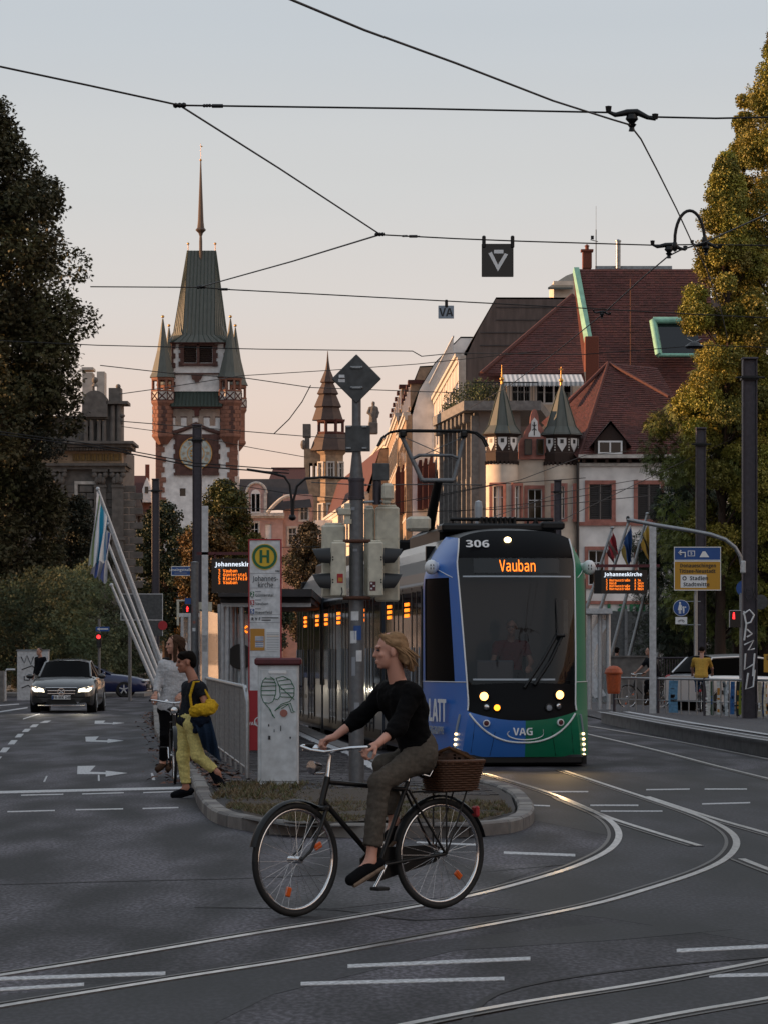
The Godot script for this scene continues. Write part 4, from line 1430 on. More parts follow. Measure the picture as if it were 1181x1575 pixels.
	for px in [287.0,329.0]:
		b.tube([V3(X.call(px), Y.call(381), zf - 4), V3(X.call(px), Y.call(370), zf - 4)],0.05,5)
		b.ball(V3(X.call(px), Y.call(368.5), zf - 4), Vector3.ONE * 0.17,8)
	part("ridge_finial", b, M.gold, t)
	b = Mb.new()
	var so := V3(X.call(307),0, zf - 3.2)
	b.lathe([V2(0.2, Y.call(400)), V2(0.2, Y.call(366)), V2(0.16, Y.call(358)), V2(0.3, Y.call(353)), V2(0.6, Y.call(349.5)), V2(0.66, Y.call(348)), V2(0.45, Y.call(345)), V2(0.36, Y.call(335)), V2(0.2, Y.call(285)), V2(0.07, Y.call(241))],8, so, false)
	part("needle_spire", b, M.copper_brown, t)
	b = Mb.new()
	b.ball(so + UP * Y.call(240), Vector3.ONE * 0.16,8)
	b.tube([so + UP * Y.call(240), so + UP * Y.call(214)],0.02,4); b.prism(PackedVector2Array([V2(so.x, Y.call(220)), V2(so.x + 0.3, Y.call(219)), V2(so.x, Y.call(217))]), so.z - 0.03, so.z)
	part("weather_vane", b, M.gold, t)

# ---------------------------------------------------------------- houses between the tower and the stop
func far_houses() -> void:
	# domed corner tower house
	var d := 355.0
	var k := d / F
	var Y := func(py: float) -> float: return EYE + (HY - py) * k
	var t := thing("domed_house", "buff stone corner house with a stepped spire over an open belvedere", "house", V3((498 - HX) * k,0,-d))
	var tall := [M.window_white,2,2, M.stone_trim,0.12]
	front(t, d,468,491,690,1050,[[476,712,481,735],[484,712,488,735],[476,770,482,800]],6.0, M.stone_buff)
	var o := V3((509 - HX) * k,0,-d - 0.6)
	var b := Mb.new()
	b.lathe([V2(1.35,0), V2(1.35, Y.call(772)), V2(1.5, Y.call(770)), V2(1.5, Y.call(765)), V2(1.3, Y.call(763)), V2(1.3, Y.call(700)), V2(1.55, Y.call(696)), V2(1.55, Y.call(692)), V2(1.0, Y.call(691))],8, o, false, PI / 8)
	part("corner_bay", b, M.stone_buff, t)
	for f in [[735.0,23.0],[806.0,30.0],[890.0,32.0]]:
		for i in [-1,0,1]:
			var a: float = i * PI / 4
			window(t, Transform3D(Basis(UP, a), o + V3(sin(a),0, cos(a)) * 1.24 + UP * Y.call(f[0])).translated_local(V3(-0.28,0,0.14)),0.56, f[1] * k, tall)
	b = Mb.new()
	b.lathe([V2(2.15, Y.call(693)), V2(1.85, Y.call(680)), V2(1.5, Y.call(668)), V2(0.5, Y.call(667))],8, o, false, PI / 8)
	b.bb(o.x + 0.5, (548 - HX) * k, Y.call(690), Y.call(664),-d - 7,-d - 1.0)
	part("mansard_dome", b, M.slate_brown, t)
	b = Mb.new()
	b.lathe([V2(1.4, Y.call(668)), V2(1.45, Y.call(666)), V2(1.4, Y.call(664))],8, o, false, PI / 8); b.lathe([V2(1.3, Y.call(650)), V2(1.45, Y.call(648)), V2(1.5, Y.call(645)), V2(0.3, Y.call(644))],8, o, false, PI / 8)
	part("belvedere_ring", b, M.timber_red, t)
	b = Mb.new()
	b.tube([Vector3(), UP * (Y.call(648) - Y.call(666))],0.16,6)
	var post := b.mesh()
	for i in 8:
		var a := PI / 8 + TAU * i / 8
		put("belvedere_post", post, M.timber_red, t, Transform3D(Basis(), o + V3(sin(a),0, cos(a)) * 1.25 + UP * Y.call(666)))
	b = Mb.new()
	b.lathe([V2(1.62, Y.call(646)), V2(1.2, Y.call(627)), V2(1.42, Y.call(625)), V2(0.9, Y.call(607)), V2(1.12, Y.call(605)), V2(0.6, Y.call(589)), V2(0.8, Y.call(587)), V2(0.26, Y.call(568)), V2(0.12, Y.call(555)), V2(0.03, Y.call(539))],8, V3((503.5 - HX) * k,0, o.z) * 0.0 + o - V3(0.3,0,0), false, PI / 8)
	part("stepped_spire", b, M.slate_brown, t)
	b = Mb.new()
	b.bb((466 - HX) * k, (478 - HX) * k, Y.call(672), Y.call(652),-d - 2,-d); b.bb((469 - HX) * k, (476 - HX) * k, Y.call(692), Y.call(672),-d - 1.6,-d - 0.1)
	b.ball(V3((467 - HX) * k, Y.call(684),-d), V3(0.3,0.5,0.3),8)
	part("chimney", b, M.stone_grey, t)
	# pink house
	d = 320.0
	k = d / F
	Y = func(py: float) -> float: return EYE + (HY - py) * (320.0 / F)
	t = thing("pink_house", "pink plastered house with an arched attic window and slate roof lit by the sun", "house", V3((405 - HX) * k,0,-d))
	var wn := [M.window_white,2,2, M.stone_trim,0.14]
	front(t, d,366,436,790,1050,[[386,804,398,832, wn],[408,806,418,830,[M.stone_trim,1,1, null,0, "plaster_white"]],[386,862,398,892, wn]],7.0, M.plaster_pink)
	front(t, d + 0.5,436,480,760,1050,[[444,812,456,838, wn],[462,780,474,800, wn],[462,812,474,838, wn]],7.0, M.plaster_pink)
	var gp := PackedVector2Array()
	gp.append(V2((379 - HX) * k, Y.call(790))); gp.append(V2((411 - HX) * k, Y.call(790))); gp.append(V2((411 - HX) * k, Y.call(760)))
	for i in 11: gp.append(V2((395 - HX) * k + cos(PI * i / 10) * 16 * k, Y.call(760) + sin(PI * i / 10) * 17 * k))
	gp.append(V2((379 - HX) * k, Y.call(760)))
	b = Mb.new()
	b.prism(gp,-d - 2.5,-d + 0.2)
	part("arched_gable", b, M.plaster_pink, t)
	b = Mb.new()
	var arc: Array = []
	for i in 13: arc.append(V3((395 - HX) * k + cos(PI * i / 12) * 15.5 * k, Y.call(759) + sin(PI * i / 12) * 16.5 * k,-d + 0.25))
	b.tube(arc,0.13,6)
	b.bb((379 - HX) * k, (383.5 - HX) * k, Y.call(790), Y.call(758),-d + 0.1,-d + 0.34); b.bb((406.5 - HX) * k, (411 - HX) * k, Y.call(790), Y.call(758),-d + 0.1,-d + 0.34)
	part("gable_trim", b, M.stone_trim, t)
	b = Mb.new()
	var ap := PackedVector2Array([V2(-0.42,0), V2(0.42,0), V2(0.42,1.6)])
	for i in 9: ap.append(V2(cos(PI * i / 8) * 0.42,1.6 + sin(PI * i / 8) * 0.45))
	b.at(V3((394 - HX) * k, Y.call(789),-d + 0.3)).prism(ap,-0.1,0.02)
	var aw := part("arched_window", b, M.window_white, t)
	b = Mb.new()
	for s in [-1.0,1.0]: b.at(V3((394 - HX) * k + s * 0.2, Y.call(788),-d + 0.3)).bb(-0.15,0.15,0.05,1.6,0.03,0.05)
	obj("pane", b, M.glass_dark, aw)
	b = Mb.new()
	b.quad(V3((365 - HX) * k, Y.call(790),-d + 0.1), V3((480 - HX) * k, Y.call(780),-d + 0.1), V3((470 - HX) * k, Y.call(735),-d - 2), V3((368 - HX) * k, Y.call(735),-d - 2))
	b.quad(V3((365 - HX) * k, Y.call(790),-d + 0.1), V3((368 - HX) * k, Y.call(735),-d - 2), V3((368 - HX) * k, Y.call(735),-d - 7), V3((365 - HX) * k, Y.call(790),-d - 7))
	part("roof", b, M.slate, t)
	b = Mb.new()
	b.quad(V3((412 - HX) * k, Y.call(738),-d - 2), V3((470 - HX) * k, Y.call(738),-d - 2), V3((468 - HX) * k, Y.call(716),-d - 5), V3((418 - HX) * k, Y.call(716),-d - 5)); b.bb((415 - HX) * k, (468 - HX) * k, Y.call(717), Y.call(714.5),-d - 5.2,-d - 4.9)
	part("upper_roof", b, M.roof_red, t)
	b = Mb.new()
	b.bb((362 - HX) * k, (368 - HX) * k,0, Y.call(733),-d - 1,-d + 0.3)
	part("corner_pilaster", b, M.stone_trim, t)
	b = Mb.new()
	b.bb((362 - HX) * k, (438 - HX) * k, Y.call(794), Y.call(789),-d,-d + 0.55); b.bb((362 - HX) * k, (438 - HX) * k, Y.call(797), Y.call(794),-d,-d + 0.3)
	part("cornice", b, M.stone_trim, t)
	b = Mb.new()
	var cg: Array = []
	for i in 12: cg.append(V3((412 + i * 3.2 - HX) * k, Y.call(789 - 26 * sin(i / 11.0 * PI * 0.5)),-d + 0.5))
	b.tube(cg,0.18,6)
	part("curved_verge", b, M.stone_trim, t)
	b = Mb.new()
	for i in 14: b.tube([V3((366 + i * 2.6 - HX) * k, Y.call(852),-d + 0.9), V3((366 + i * 2.6 - HX) * k, Y.call(840),-d + 1.0)],0.03,4)
	b.bb((365 - HX) * k, (402 - HX) * k, Y.call(841), Y.call(839),-d + 0.9,-d + 1.0); b.bb((365 - HX) * k, (402 - HX) * k, Y.call(856), Y.call(852),-d,-d + 1.0)
	part("balcony", b, M.black_metal, t)
	# white house right behind it
	t = thing("white_house", "narrow white house front with small windows beside the pink house", "house", V3((490 - HX) * 0.06,0,-336))
	front(t,336,456,520,800,1060,[[462,812,469,838, wn],[476,810,486,840, wn],[494,812,502,838, wn]],4.0, M.plaster_white)
	# half-timbered house on the left
	d = 300.0
	k = d / F
	Y = func(py: float) -> float: return EYE + (HY - py) * (300.0 / F)
	t = thing("timbered_house", "half-timbered house with a red tiled roof and white gables", "house", V3((215 - HX) * k,0,-d))
	var w2 := [M.window_white,2,1, null,0]
	front(t, d,184,240,792,1050,[[188,798,198,813, w2],[201,798,211,813, w2],[190,836,198,858, w2],[203,836,212,858, w2],[218,836,228,858, w2]],6.0, M.plaster_grey)
	b = Mb.new()
	for py in [792,815,826,862,874]: b.bb((184 - HX) * k, (240 - HX) * k, Y.call(py + 2), Y.call(py),-d,-d + 0.1)
	for px in [185,213,232]: b.bb((px - HX) * k, (px + 2.5 - HX) * k, Y.call(880), Y.call(792),-d,-d + 0.12)
	part("timber_frame", b, M.timber_dark, t)
	b = Mb.new()
	b.quad(V3((196 - HX) * k, Y.call(762),-d - 1), V3((226 - HX) * k, Y.call(762),-d - 1), V3((224 - HX) * k, Y.call(728),-d - 4), V3((199 - HX) * k, Y.call(728),-d - 4)); b.quad(V3((186 - HX) * k, Y.call(792),-d + 0.2), V3((240 - HX) * k, Y.call(792),-d + 0.2), V3((236 - HX) * k, Y.call(752),-d - 4), V3((196 - HX) * k, Y.call(752),-d - 4))
	part("roof", b, M.roof_red, t)
	for q in [[188.0,199.0,768.0,714.0],[219.0,232.0,772.0,730.0]]:
		b = Mb.new()
		b.prism(PackedVector2Array([V2((q[0] - HX) * k, Y.call(q[2])), V2((q[1] - HX) * k, Y.call(q[2])), V2((q[1] - HX) * k, Y.call((q[2] + q[3]) * 0.5)), V2(((q[0] + q[1]) * 0.5 - HX) * k, Y.call(q[3] + 4)), V2((q[0] - HX) * k, Y.call((q[2] + q[3]) * 0.5))]),-d - 3,-d - 0.5)
		part("gable", b, M.plaster_white, t)
		b = Mb.new()
		var m: float = ((q[0] + q[1]) * 0.5 - HX) * k
		b.bb(m - 0.14, m + 0.14, Y.call(q[2] - 14), Y.call(q[3] + 18),-d - 0.5,-d - 0.42)
		part("gable_window", b, M.glass_dark, t)
	b = Mb.new()
	b.bb((221 - HX) * k, (227 - HX) * k, Y.call(745), Y.call(712),-d - 3,-d - 2.4)
	part("chimney", b, M.brick, t)
	b = Mb.new()
	b.lathe([V2(1.05, Y.call(794)), V2(1.05, Y.call(780)), V2(0.85, Y.call(768)), V2(0.5, Y.call(758)), V2(0, Y.call(752))],12, V3((201 - HX) * k,0,-d + 0.3))
	part("bay_dome", b, M.slate, t)

# ---------------------------------------------------------------- stone building behind the left trees
func left_building() -> void:
	var d := 178.0
	var k := d / F
	var Y := func(py: float) -> float: return EYE + (HY - py) * k
	var X := func(px: float) -> float: return (px - HX) * k
	var t := thing("stone_building", "ornate grey stone building with heavy cornice, frieze and attic dormer behind the trees", "building", V3(X.call(110),0,-d))
	front(t, d,-60,188,686,1062,[[52,742,76,800,[M.window_dark,2,2, M.stone_trim,0.15]],[120,745,146,800,[M.window_dark,2,2, M.stone_trim,0.15]],[120,850,146,920,[M.window_dark,2,2, M.stone_trim,0.15]],[152,870,172,920,[M.window_dark,2,2, null,0]]],9.0, M.stone_grey)
	var b := Mb.new()
	for c in [[680,684,1.05],[684,689,0.8],[689,694,0.45],[713,717,0.5],[717,722,0.3],[826,831,0.3]]: b.bb(X.call(-60), X.call(188) + c[2] * 0.6, Y.call(c[1]), Y.call(c[0]),-d - 3.0,-d + c[2])
	part("cornice", b, M.stone_grey, t)
	b = Mb.new()
	b.bb(X.call(-60), X.call(188) + 0.02, Y.call(713), Y.call(694),-d - 1,-d + 0.12)
	part("frieze", b, M.stone_buff, t)
	b = Mb.new()
	for i in 26: b.bb(X.call(113 + i * 2.9), X.call(113 + i * 2.9) + 0.035 + 0.03 * (i % 3), Y.call(709), Y.call(698),-d + 0.12,-d + 0.17)
	stuff(part("frieze_relief", b, mat("old_gilding", "7d6438",0.7,0.1), t))
	b = Mb.new()
	b.bev(Vector3(), V3(0.66,0.33,0.06),0.02)
	var ash := b.mesh()
	for c in 24:
		for i in 5: put("ashlar_block", ash, M.stone_grey, t, Transform3D(Basis.from_scale(V3(1, rng.randf_range(0.96,1.02),1)), V3(X.call(102) + 0.34 + i * 0.7 + (0.3 if c % 2 else -0.05), Y.call(752) - c * 0.36,-d + 0.005 + rng.randf() * 0.012)))
	b = Mb.new()
	b.bev(Vector3(), V3(0.12,0.14,0.3),0.02)
	var dent := b.mesh()
	for i in 22: put("dentil", dent, M.stone_grey, t, Transform3D(Basis(), V3(X.call(70) + i * 0.135 * 1.02 * 1.02, Y.call(691.5),-d + 0.5)))
	for px in [155.0,182.0,92.0]:      # pilasters with scrolled capitals
		b = Mb.new()
		b.bb(X.call(px) - 0.28, X.call(px) + 0.28,0, Y.call(745),-d,-d + 0.22)
		b.bb(X.call(px) - 0.32, X.call(px) + 0.32, Y.call(750), Y.call(747),-d,-d + 0.27)
		part("pilaster", b, M.stone_grey, t)
		b = Mb.new()
		b.bb(X.call(px) - 0.38, X.call(px) + 0.38, Y.call(726), Y.call(722),-d,-d + 0.34)
		for s in [-1.0,1.0]:
			b.ball(V3(X.call(px) + s * 0.26, Y.call(731),-d + 0.26), V3(0.15,0.15,0.12),8); b.ball(V3(X.call(px) + s * 0.16, Y.call(739),-d + 0.26), V3(0.13,0.2,0.12),8)
		b.ball(V3(X.call(px), Y.call(736),-d + 0.28), V3(0.14,0.28,0.12),8)
		part("capital", b, M.stone_grey, t)
	# attic storey with dormer, urn and chimneys
	front(t, d + 1,-60,168,640,684,[[134,655,144,675,[M.window_dark,1,1, null,0]],[148,652,158,676,[M.window_dark,1,1, null,0]]],4.0, M.stone_grey, "attic_wall")
	b = Mb.new()
	b.bb(X.call(-60), X.call(170), Y.call(643), Y.call(638),-d - 4,-d - 0.8)
	part("attic_cornice", b, M.stone_grey, t)
	b = Mb.new()
	var gp := PackedVector2Array([V2(-0.62,0), V2(0.62,0), V2(0.62,0.7), V2(0.75,0.72)])
	for i in 9: gp.append(V2(cos(PI * i / 8) * 0.6,0.75 + sin(PI * i / 8) * 0.55))
	gp.append(V2(-0.75,0.72)); gp.append(V2(-0.62,0.7))
	b.at(V3(X.call(145), Y.call(640),-d - 0.7)).prism(gp,-1.2,0.2)
	part("dormer_gable", b, M.stone_grey, t)
	b = Mb.new().at(V3(X.call(145), Y.call(588),-d - 0.7))
	b.ball(V3(0,0.16,0), Vector3.ONE * 0.16,10); b.lathe([V2(0.18,-0.15), V2(0.07,0.02), V2(0.05,0.05)],8)
	part("ball_finial", b, M.stone_grey, t)
	b = Mb.new()
	for px in [131,139.5,151,159]: b.tube([V3(X.call(px), Y.call(682),-d - 0.75), V3(X.call(px), Y.call(645),-d - 0.75)],[0.12,0.1],8)
	part("attic_column", b, M.stone_grey, t)
	b = Mb.new()
	b.bb(X.call(143), X.call(155), Y.call(640), Y.call(565),-d - 4,-d - 2.6); b.bb(X.call(120), X.call(136), Y.call(640), Y.call(566),-d - 4.2,-d - 2.8); b.bb(X.call(119), X.call(137), Y.call(562), Y.call(558),-d - 4.3,-d - 2.7)
	part("chimney", b, M.stone_light, t)
	b = Mb.new()
	b.bb(X.call(160), X.call(186), Y.call(682), Y.call(620),-d - 2.4,-d - 0.9); b.bb(X.call(165), X.call(184), Y.call(618), Y.call(594),-d - 2.2,-d - 1.1); b.bb(X.call(163), X.call(196), Y.call(620), Y.call(615.5),-d - 2.5,-d - 0.5)
	b.ball(V3(X.call(179), Y.call(591),-d - 1.5), Vector3.ONE * 0.13,8); b.ball(V3(X.call(187), Y.call(638),-d - 0.8), V3(0.14,0.1,0.2),8); b.ball(V3(X.call(186), Y.call(646),-d - 0.8), V3(0.1,0.18,0.16),8)
	b.tube([V3(X.call(172), Y.call(680),-d - 0.8), V3(X.call(172), Y.call(622),-d - 0.8)],0.13,8); b.tube([V3(X.call(182), Y.call(680),-d - 0.8), V3(X.call(182), Y.call(622),-d - 0.8)],0.13,8)
	part("corner_pavilion", b, M.stone_grey, t)
	# the row of houses that shades the stop, beyond the left edge of the picture
	var n := 0
	for q in [[-24.0,-4.0,-35.0,13.5],[-27.0,-34.5,-67.0,14.5],[-30.0,-66.5,-99.0,13.5],[-32.0,-98.5,-146.0,11.0]]:
		var h := thing("side_house",["long shaded house front at the near end of the side row", "taller shaded house in the middle of the side row", "shaded house in the side row next to the low fence", "longest shaded house at the far end of the side row"][n], "house", V3(q[0],0, q[1]))
		var holes: Array = []
		for f in 4:
			for i in 8: holes.append([1.2 + i * 3.4,1.2 + f * 3.1,2.5 + i * 3.4,3.1 + f * 3.1,[M.window_white,2,2, M.sandstone_pink,0.14]])
		wall(h, V3(q[0],0, q[1]), V3(0,0,-1), q[1] - q[2],0, q[3], holes,0.4, M.plaster_cream)
		b = Mb.new()
		b.at(V3(q[0] - 0.45,0, q[2])).prism(PackedVector2Array([V2(-11,0), V2(-0.05,0), V2(-0.05, q[3]), V2(-5.5, q[3] + 3.0), V2(-11, q[3])]),0, q[1] - q[2])
		part("house_body", b, M.plaster_cream, h)
		n += 1
	var h := thing("side_house", "dark red house front on the far pavement beyond the right edge", "house", V3(24,0,-92))
	var holes: Array = []
	for f in 4:
		for i in 20: holes.append([1.2 + i * 3.9,1.2 + f * 3.1,2.5 + i * 3.9,3.1 + f * 3.1,[M.window_white,2,2, M.sandstone_pink,0.14]])
	wall(h, V3(24,0,-92), V3(0,0,1),80,0,13.5, holes,0.4, M.plaster_grey)
	b = Mb.new()
	b.at(V3(24.45,0,-92)).prism(PackedVector2Array([V2(0,0), V2(11,0), V2(11,13.5), V2(5.5,16.5), V2(0,13.5)]),0,80)
	part("house_body", b, M.plaster_grey, h)

# ---------------------------------------------------------------- plants
func leaf_mesh(kind: String) -> ArrayMesh:
	var b := Mb.new()
	if kind == "palm":        # seven leaflets, as on a horse chestnut
		for i in 7:
			var a := (i - 3) * 0.55
			var d := V3(sin(a),0, cos(a))
			var l := 1.0 - absf(i - 3) * 0.12
			var s := V3(cos(a),0,-sin(a)) * 0.16
			b.quad(Vector3(), d * l * 0.6 + s + V3(0,0.06,0), d * l + V3(0,-0.22,0), d * l * 0.6 - s + V3(0,0.06,0))
	elif kind == "spray":      # a twig with paired leaflets
		for i in 4:
			for s in [-1.0,1.0]:
				var o := V3(0,-0.05 * i,0.1 + i * 0.24)
				b.quad(o, o + V3(s * 0.22,0.03,0.0), o + V3(s * 0.42,-0.08,0.14), o + V3(s * 0.2,0.0,0.17))
	else:                      # a few small round leaves at odd angles
		var r := RandomNumberGenerator.new()
		r.seed = 5
		for i in 5:
			var bs := Basis.from_euler(V3(r.randf_range(-1,1), r.randf_range(0, TAU), r.randf_range(-1,1)))
			var o := V3(r.randf_range(-0.5,0.5), r.randf_range(-0.5,0.5), r.randf_range(-0.5,0.5))
			b.quad(o + bs * V3(-0.28,0,0), o + bs * V3(0,0.05,0.34), o + bs * V3(0.28,0,0), o + bs * V3(0,0.05,-0.34))
	return b.mesh()
func leaf_mat(key: String, hex: String, back := 0.5) -> StandardMaterial3D:
	if M.has(key): return M[key]
	var m := mat(key, hex,0.65)
	m.vertex_color_use_as_albedo = true
	m.backlight_enabled = true
	m.backlight = Color(hex) * back
	m.cull_mode = BaseMaterial3D.CULL_DISABLED
	return m
# leaves round a set of clump centres: spots [centre, radius]; one crown part made of instanced leaves
func leafy(t: Node3D, called: String, spots: Array, per: int, size: float, mkey: String, hex: String, seed_: int, kind := "round", droop := 0.0, hollow := 0.55) -> MultiMeshInstance3D:
	var r := RandomNumberGenerator.new()
	r.seed = seed_
	if not wcache.has("leaf_" + kind): wcache["leaf_" + kind] = leaf_mesh(kind)
	var mm := MultiMesh.new()
	mm.transform_format = MultiMesh.TRANSFORM_3D
	mm.use_colors = true
	mm.mesh = wcache["leaf_" + kind]
	mm.instance_count = spots.size() * per
	var base := t.position if t.get_parent() == self else Vector3()
	var i := 0
	for s in spots:
		var tone := r.randf_range(0.42,1.08)
		var hue := r.randf_range(-0.12,0.12)
		for j in per:
			var d := V3(r.randfn(), r.randfn(), r.randfn()).normalized()
			var rad: float = s[1] * (hollow + (1.0 - hollow) * pow(r.randf(),0.6)) * r.randf_range(0.75,1.12)
			var p: Vector3 = s[0] + d * rad * V3(1,0.85,1)
			var f := (d + V3(r.randfn(), r.randfn() - droop, r.randfn()) * 0.7).normalized()
			var up := V3(r.randfn(),1.5 + r.randf(), r.randfn()).normalized()
			if absf(f.dot(up)) > 0.98: up = V3(1,0.2,0)
			var bs := Basis.looking_at(f, up, true)
			var k := size * r.randf_range(0.65,1.25)
			mm.set_instance_transform(i, Transform3D(bs.scaled(Vector3.ONE * k), p - base))
			var v := tone * r.randf_range(0.72,1.15)
			mm.set_instance_color(i, Color(v * (1.0 + hue), v, v * (1.0 - absf(hue))))
			i += 1
	var o := MultiMeshInstance3D.new()
	o.name = called
	o.multimesh = mm
	o.material_override = leaf_mat(mkey, hex)
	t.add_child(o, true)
	return stuff(o)
func tree(called: String, label: String, base: Vector3, trunk_h: float, trunk_r: float, env: Array, n: int, clump: float, per: int, size: float, mkey: String, hex: String, seed_: int, kind := "round", group := "", bark := "4a3a30", droop := 0.0) -> Node3D:   # env: [height, radius] of the crown
	var t := thing(called, label, "tree", base,0.0, group)
	var r := RandomNumberGenerator.new()
	r.seed = seed_
	var b := Mb.new()
	var top: float = env[-1][0]
	var lean := V3(r.randf_range(-0.3,0.3),0, r.randf_range(-0.3,0.3))
	var axis: Array = []
	var rr: Array = []
	for i in 9:
		var f := i / 8.0
		axis.append(base + UP * top * 0.94 * f + lean * f * 1.2 + V3(sin(f * 7.0 + seed_),0, cos(f * 6.0 + seed_)) * 0.12 * f)
		rr.append(lerpf(trunk_r, trunk_r * 0.1, pow(f,0.8)))
	b.tube(axis, rr,9)
	part("trunk", b, mat("bark_" + bark, bark,0.95,0.0, texs["fine"],1.2,1.0), t)
	var spots: Array = []
	var lb := Mb.new()
	for i in n:
		var f := r.randf()
		var h := lerpf(env[0][0], top, f)
		var rad := 0.0
		for e in env.size() - 1:
			if h >= env[e][0] and h <= env[e + 1][0]: rad = lerpf(env[e][1], env[e + 1][1], (h - env[e][0]) / (env[e + 1][0] - env[e][0]))
		var a := r.randf() * TAU
		var q := sqrt(r.randf_range(0.12,1.0))
		var ce := clump * r.randf_range(0.65,1.2)
		var rad2 := maxf(0.0, rad - ce * 0.55) * q
		var c: Vector3 = base + lean * (h / top) + V3(cos(a) * rad2, h, sin(a) * rad2)
		spots.append([c, minf(ce, maxf(rad,0.25) * 1.1)])
		if i % 2 == 0 and h > trunk_h * 0.8:
			var s := base + UP * maxf(trunk_h, h - rad2 * 0.9 - 0.4) + lean * (h / top)
			var m := s.lerp(c,0.55) + UP * 0.15 * rad2 * 0.4
			var r0 := clampf(trunk_r * 0.32 * (1.0 - h / top * 0.7),0.02,0.2)
			lb.tube([s, m, c],[r0, r0 * 0.6,0.012],5, false)
	part("limbs", lb, M["bark_" + bark], t)
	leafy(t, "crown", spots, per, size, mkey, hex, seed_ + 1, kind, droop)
	return t

func trees() -> void:
	tree("chestnut_tree", "tall dark horse chestnut filling the left edge above the parked hedge", V3(-17.6,0,-152),4.6,0.5,[[3.0,3.9],[7.2,4.4],[9.4,4.5],[11.6,4.9],[13.7,5.3],[15.9,5.6],[17.5,5.3],[20.0,4.8],[22.0,3.6],[23.9,2.3],[24.9,0.8]],430,1.0,310,0.135, "leaf_chestnut", "4b492b",11, "palm", "", "30261f",0.6)
	tree("side_tree", "dark broad tree beside the stone building under the chestnut", V3(-13.9,0,-163),1.6,0.3,[[1.0,2.2],[3.5,2.4],[5.5,1.8],[7.2,1.1],[8.5,0.3]],70,0.7,200,0.15, "leaf_dark", "232b1b",12, "round", "", "2b231e")
	tree("side_tree", "dark tree under the chestnut, left of the stone building", V3(-16.2,0,-161),2.0,0.3,[[1.0,2.0],[4.0,2.3],[8.0,2.2],[11.0,1.9],[13.6,0.9],[14.6,0.3]],110,0.75,190,0.15, "leaf_dark", "232b1b",14, "round", "", "2b231e")
	tree("poplar_tree", "tallest poplar, catching low sun at the right edge of the picture", V3(11.35,0,-108),2.0,0.3,[[2.6,1.4],[5.0,1.6],[9.0,1.75],[13.0,1.5],[15.6,1.2],[18.3,0.75],[20.0,0.18]],150,0.62,360,0.1, "leaf_poplar", "8f8a38",21, "round", "poplars at the right edge")
	tree("poplar_tree", "shorter poplar spire standing left of the tallest one", V3(9.85,0,-107),2.0,0.2,[[5.0,1.3],[8.5,1.6],[11.2,1.4],[13.4,0.95],[15.3,0.5],[16.4,0.12]],120,0.5,340,0.1, "leaf_poplar", "8f8a38",22, "round", "poplars at the right edge")
	tree("poplar_tree", "slender poplar shoot between the two larger poplars", V3(10.6,0,-109),2.0,0.22,[[9.0,0.6],[13.0,0.7],[16.0,0.55],[18.2,0.15]],44,0.42,300,0.1, "leaf_poplar", "8f8a38",23, "round", "poplars at the right edge")
	tree("robinia_tree", "yellow-green robinia with hanging leaves in front of the poplars", V3(9.9,0,-108),2.0,0.17,[[2.2,1.5],[4.4,1.9],[5.4,2.0],[6.8,2.4],[8.3,2.2],[9.8,1.4],[10.8,0.4]],140,0.5,220,0.14, "leaf_robinia", "727a36",24, "spray", "", "4a3a30",1.2)
	tree("lime_tree", "dark spreading tree above the blue and yellow direction sign", V3(10.1,0,-121),1.8,0.3,[[1.4,1.4],[3.0,2.2],[4.6,2.4],[6.2,1.9],[7.4,0.9]],80,0.65,200,0.17, "leaf_lime", "2a3a1e",25, "spray", "", "2b231e",0.8)
	var hb := thing("hedge_bush", "dark low hedge behind the silver car under the right-hand trees", "bush", V3(12.4,0,-126),0.0, "bushes by the road")
	var hs: Array = []
	rng.seed = 77
	for i in 90: hs.append([V3(rng.randf_range(9.0,16.5), rng.randf_range(0.2,3.6),-126 + rng.randf_range(-1,1)),0.7])
	leafy(hb, "foliage", hs,200,0.14, "leaf_lime", "2a3a1e",57, "spray")
	tree("lime_tree", "dark tree mass behind the silver car at the right edge", V3(13.8,0,-125),1.6,0.3,[[0.8,2.0],[3.0,2.8],[6.0,2.4],[8.0,1.0]],90,0.8,190,0.17, "leaf_lime", "2a3a1e",26, "spray", "", "2b231e",0.8)
	# trees in the street between the stop and the tower
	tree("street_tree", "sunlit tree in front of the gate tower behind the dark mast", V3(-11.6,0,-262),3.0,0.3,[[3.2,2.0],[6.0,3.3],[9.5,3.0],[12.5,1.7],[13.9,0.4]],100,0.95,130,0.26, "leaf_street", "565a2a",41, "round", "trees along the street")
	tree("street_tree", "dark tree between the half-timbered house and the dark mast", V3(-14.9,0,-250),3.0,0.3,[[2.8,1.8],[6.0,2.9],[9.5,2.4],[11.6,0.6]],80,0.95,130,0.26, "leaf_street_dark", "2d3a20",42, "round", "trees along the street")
	tree("street_tree", "rusty-leaved small tree behind the street name sign", V3(-8.6,0,-172),2.2,0.2,[[2.6,1.0],[4.6,1.6],[6.6,1.3],[7.8,0.4]],50,0.7,130,0.2, "leaf_rusty", "6b5226",43, "round", "trees along the street")
	tree("street_tree", "sparse brownish tree between the stop sign and the traffic signals", V3(-4.9,0,-245),2.6,0.24,[[2.6,1.2],[5.0,2.0],[7.6,2.0],[9.2,1.2],[10.2,0.4]],70,0.7,120,0.2, "leaf_sparse", "4c4430",44, "round", "trees along the street")
	tree("street_tree", "dark bushy tree low down behind the small glass shelter", V3(-10.9,0,-232),1.4,0.2,[[0.7,1.7],[3.0,2.4],[5.2,1.9],[6.6,0.4]],60,0.8,130,0.22, "leaf_street_dark", "2d3a20",46, "round", "trees along the street")
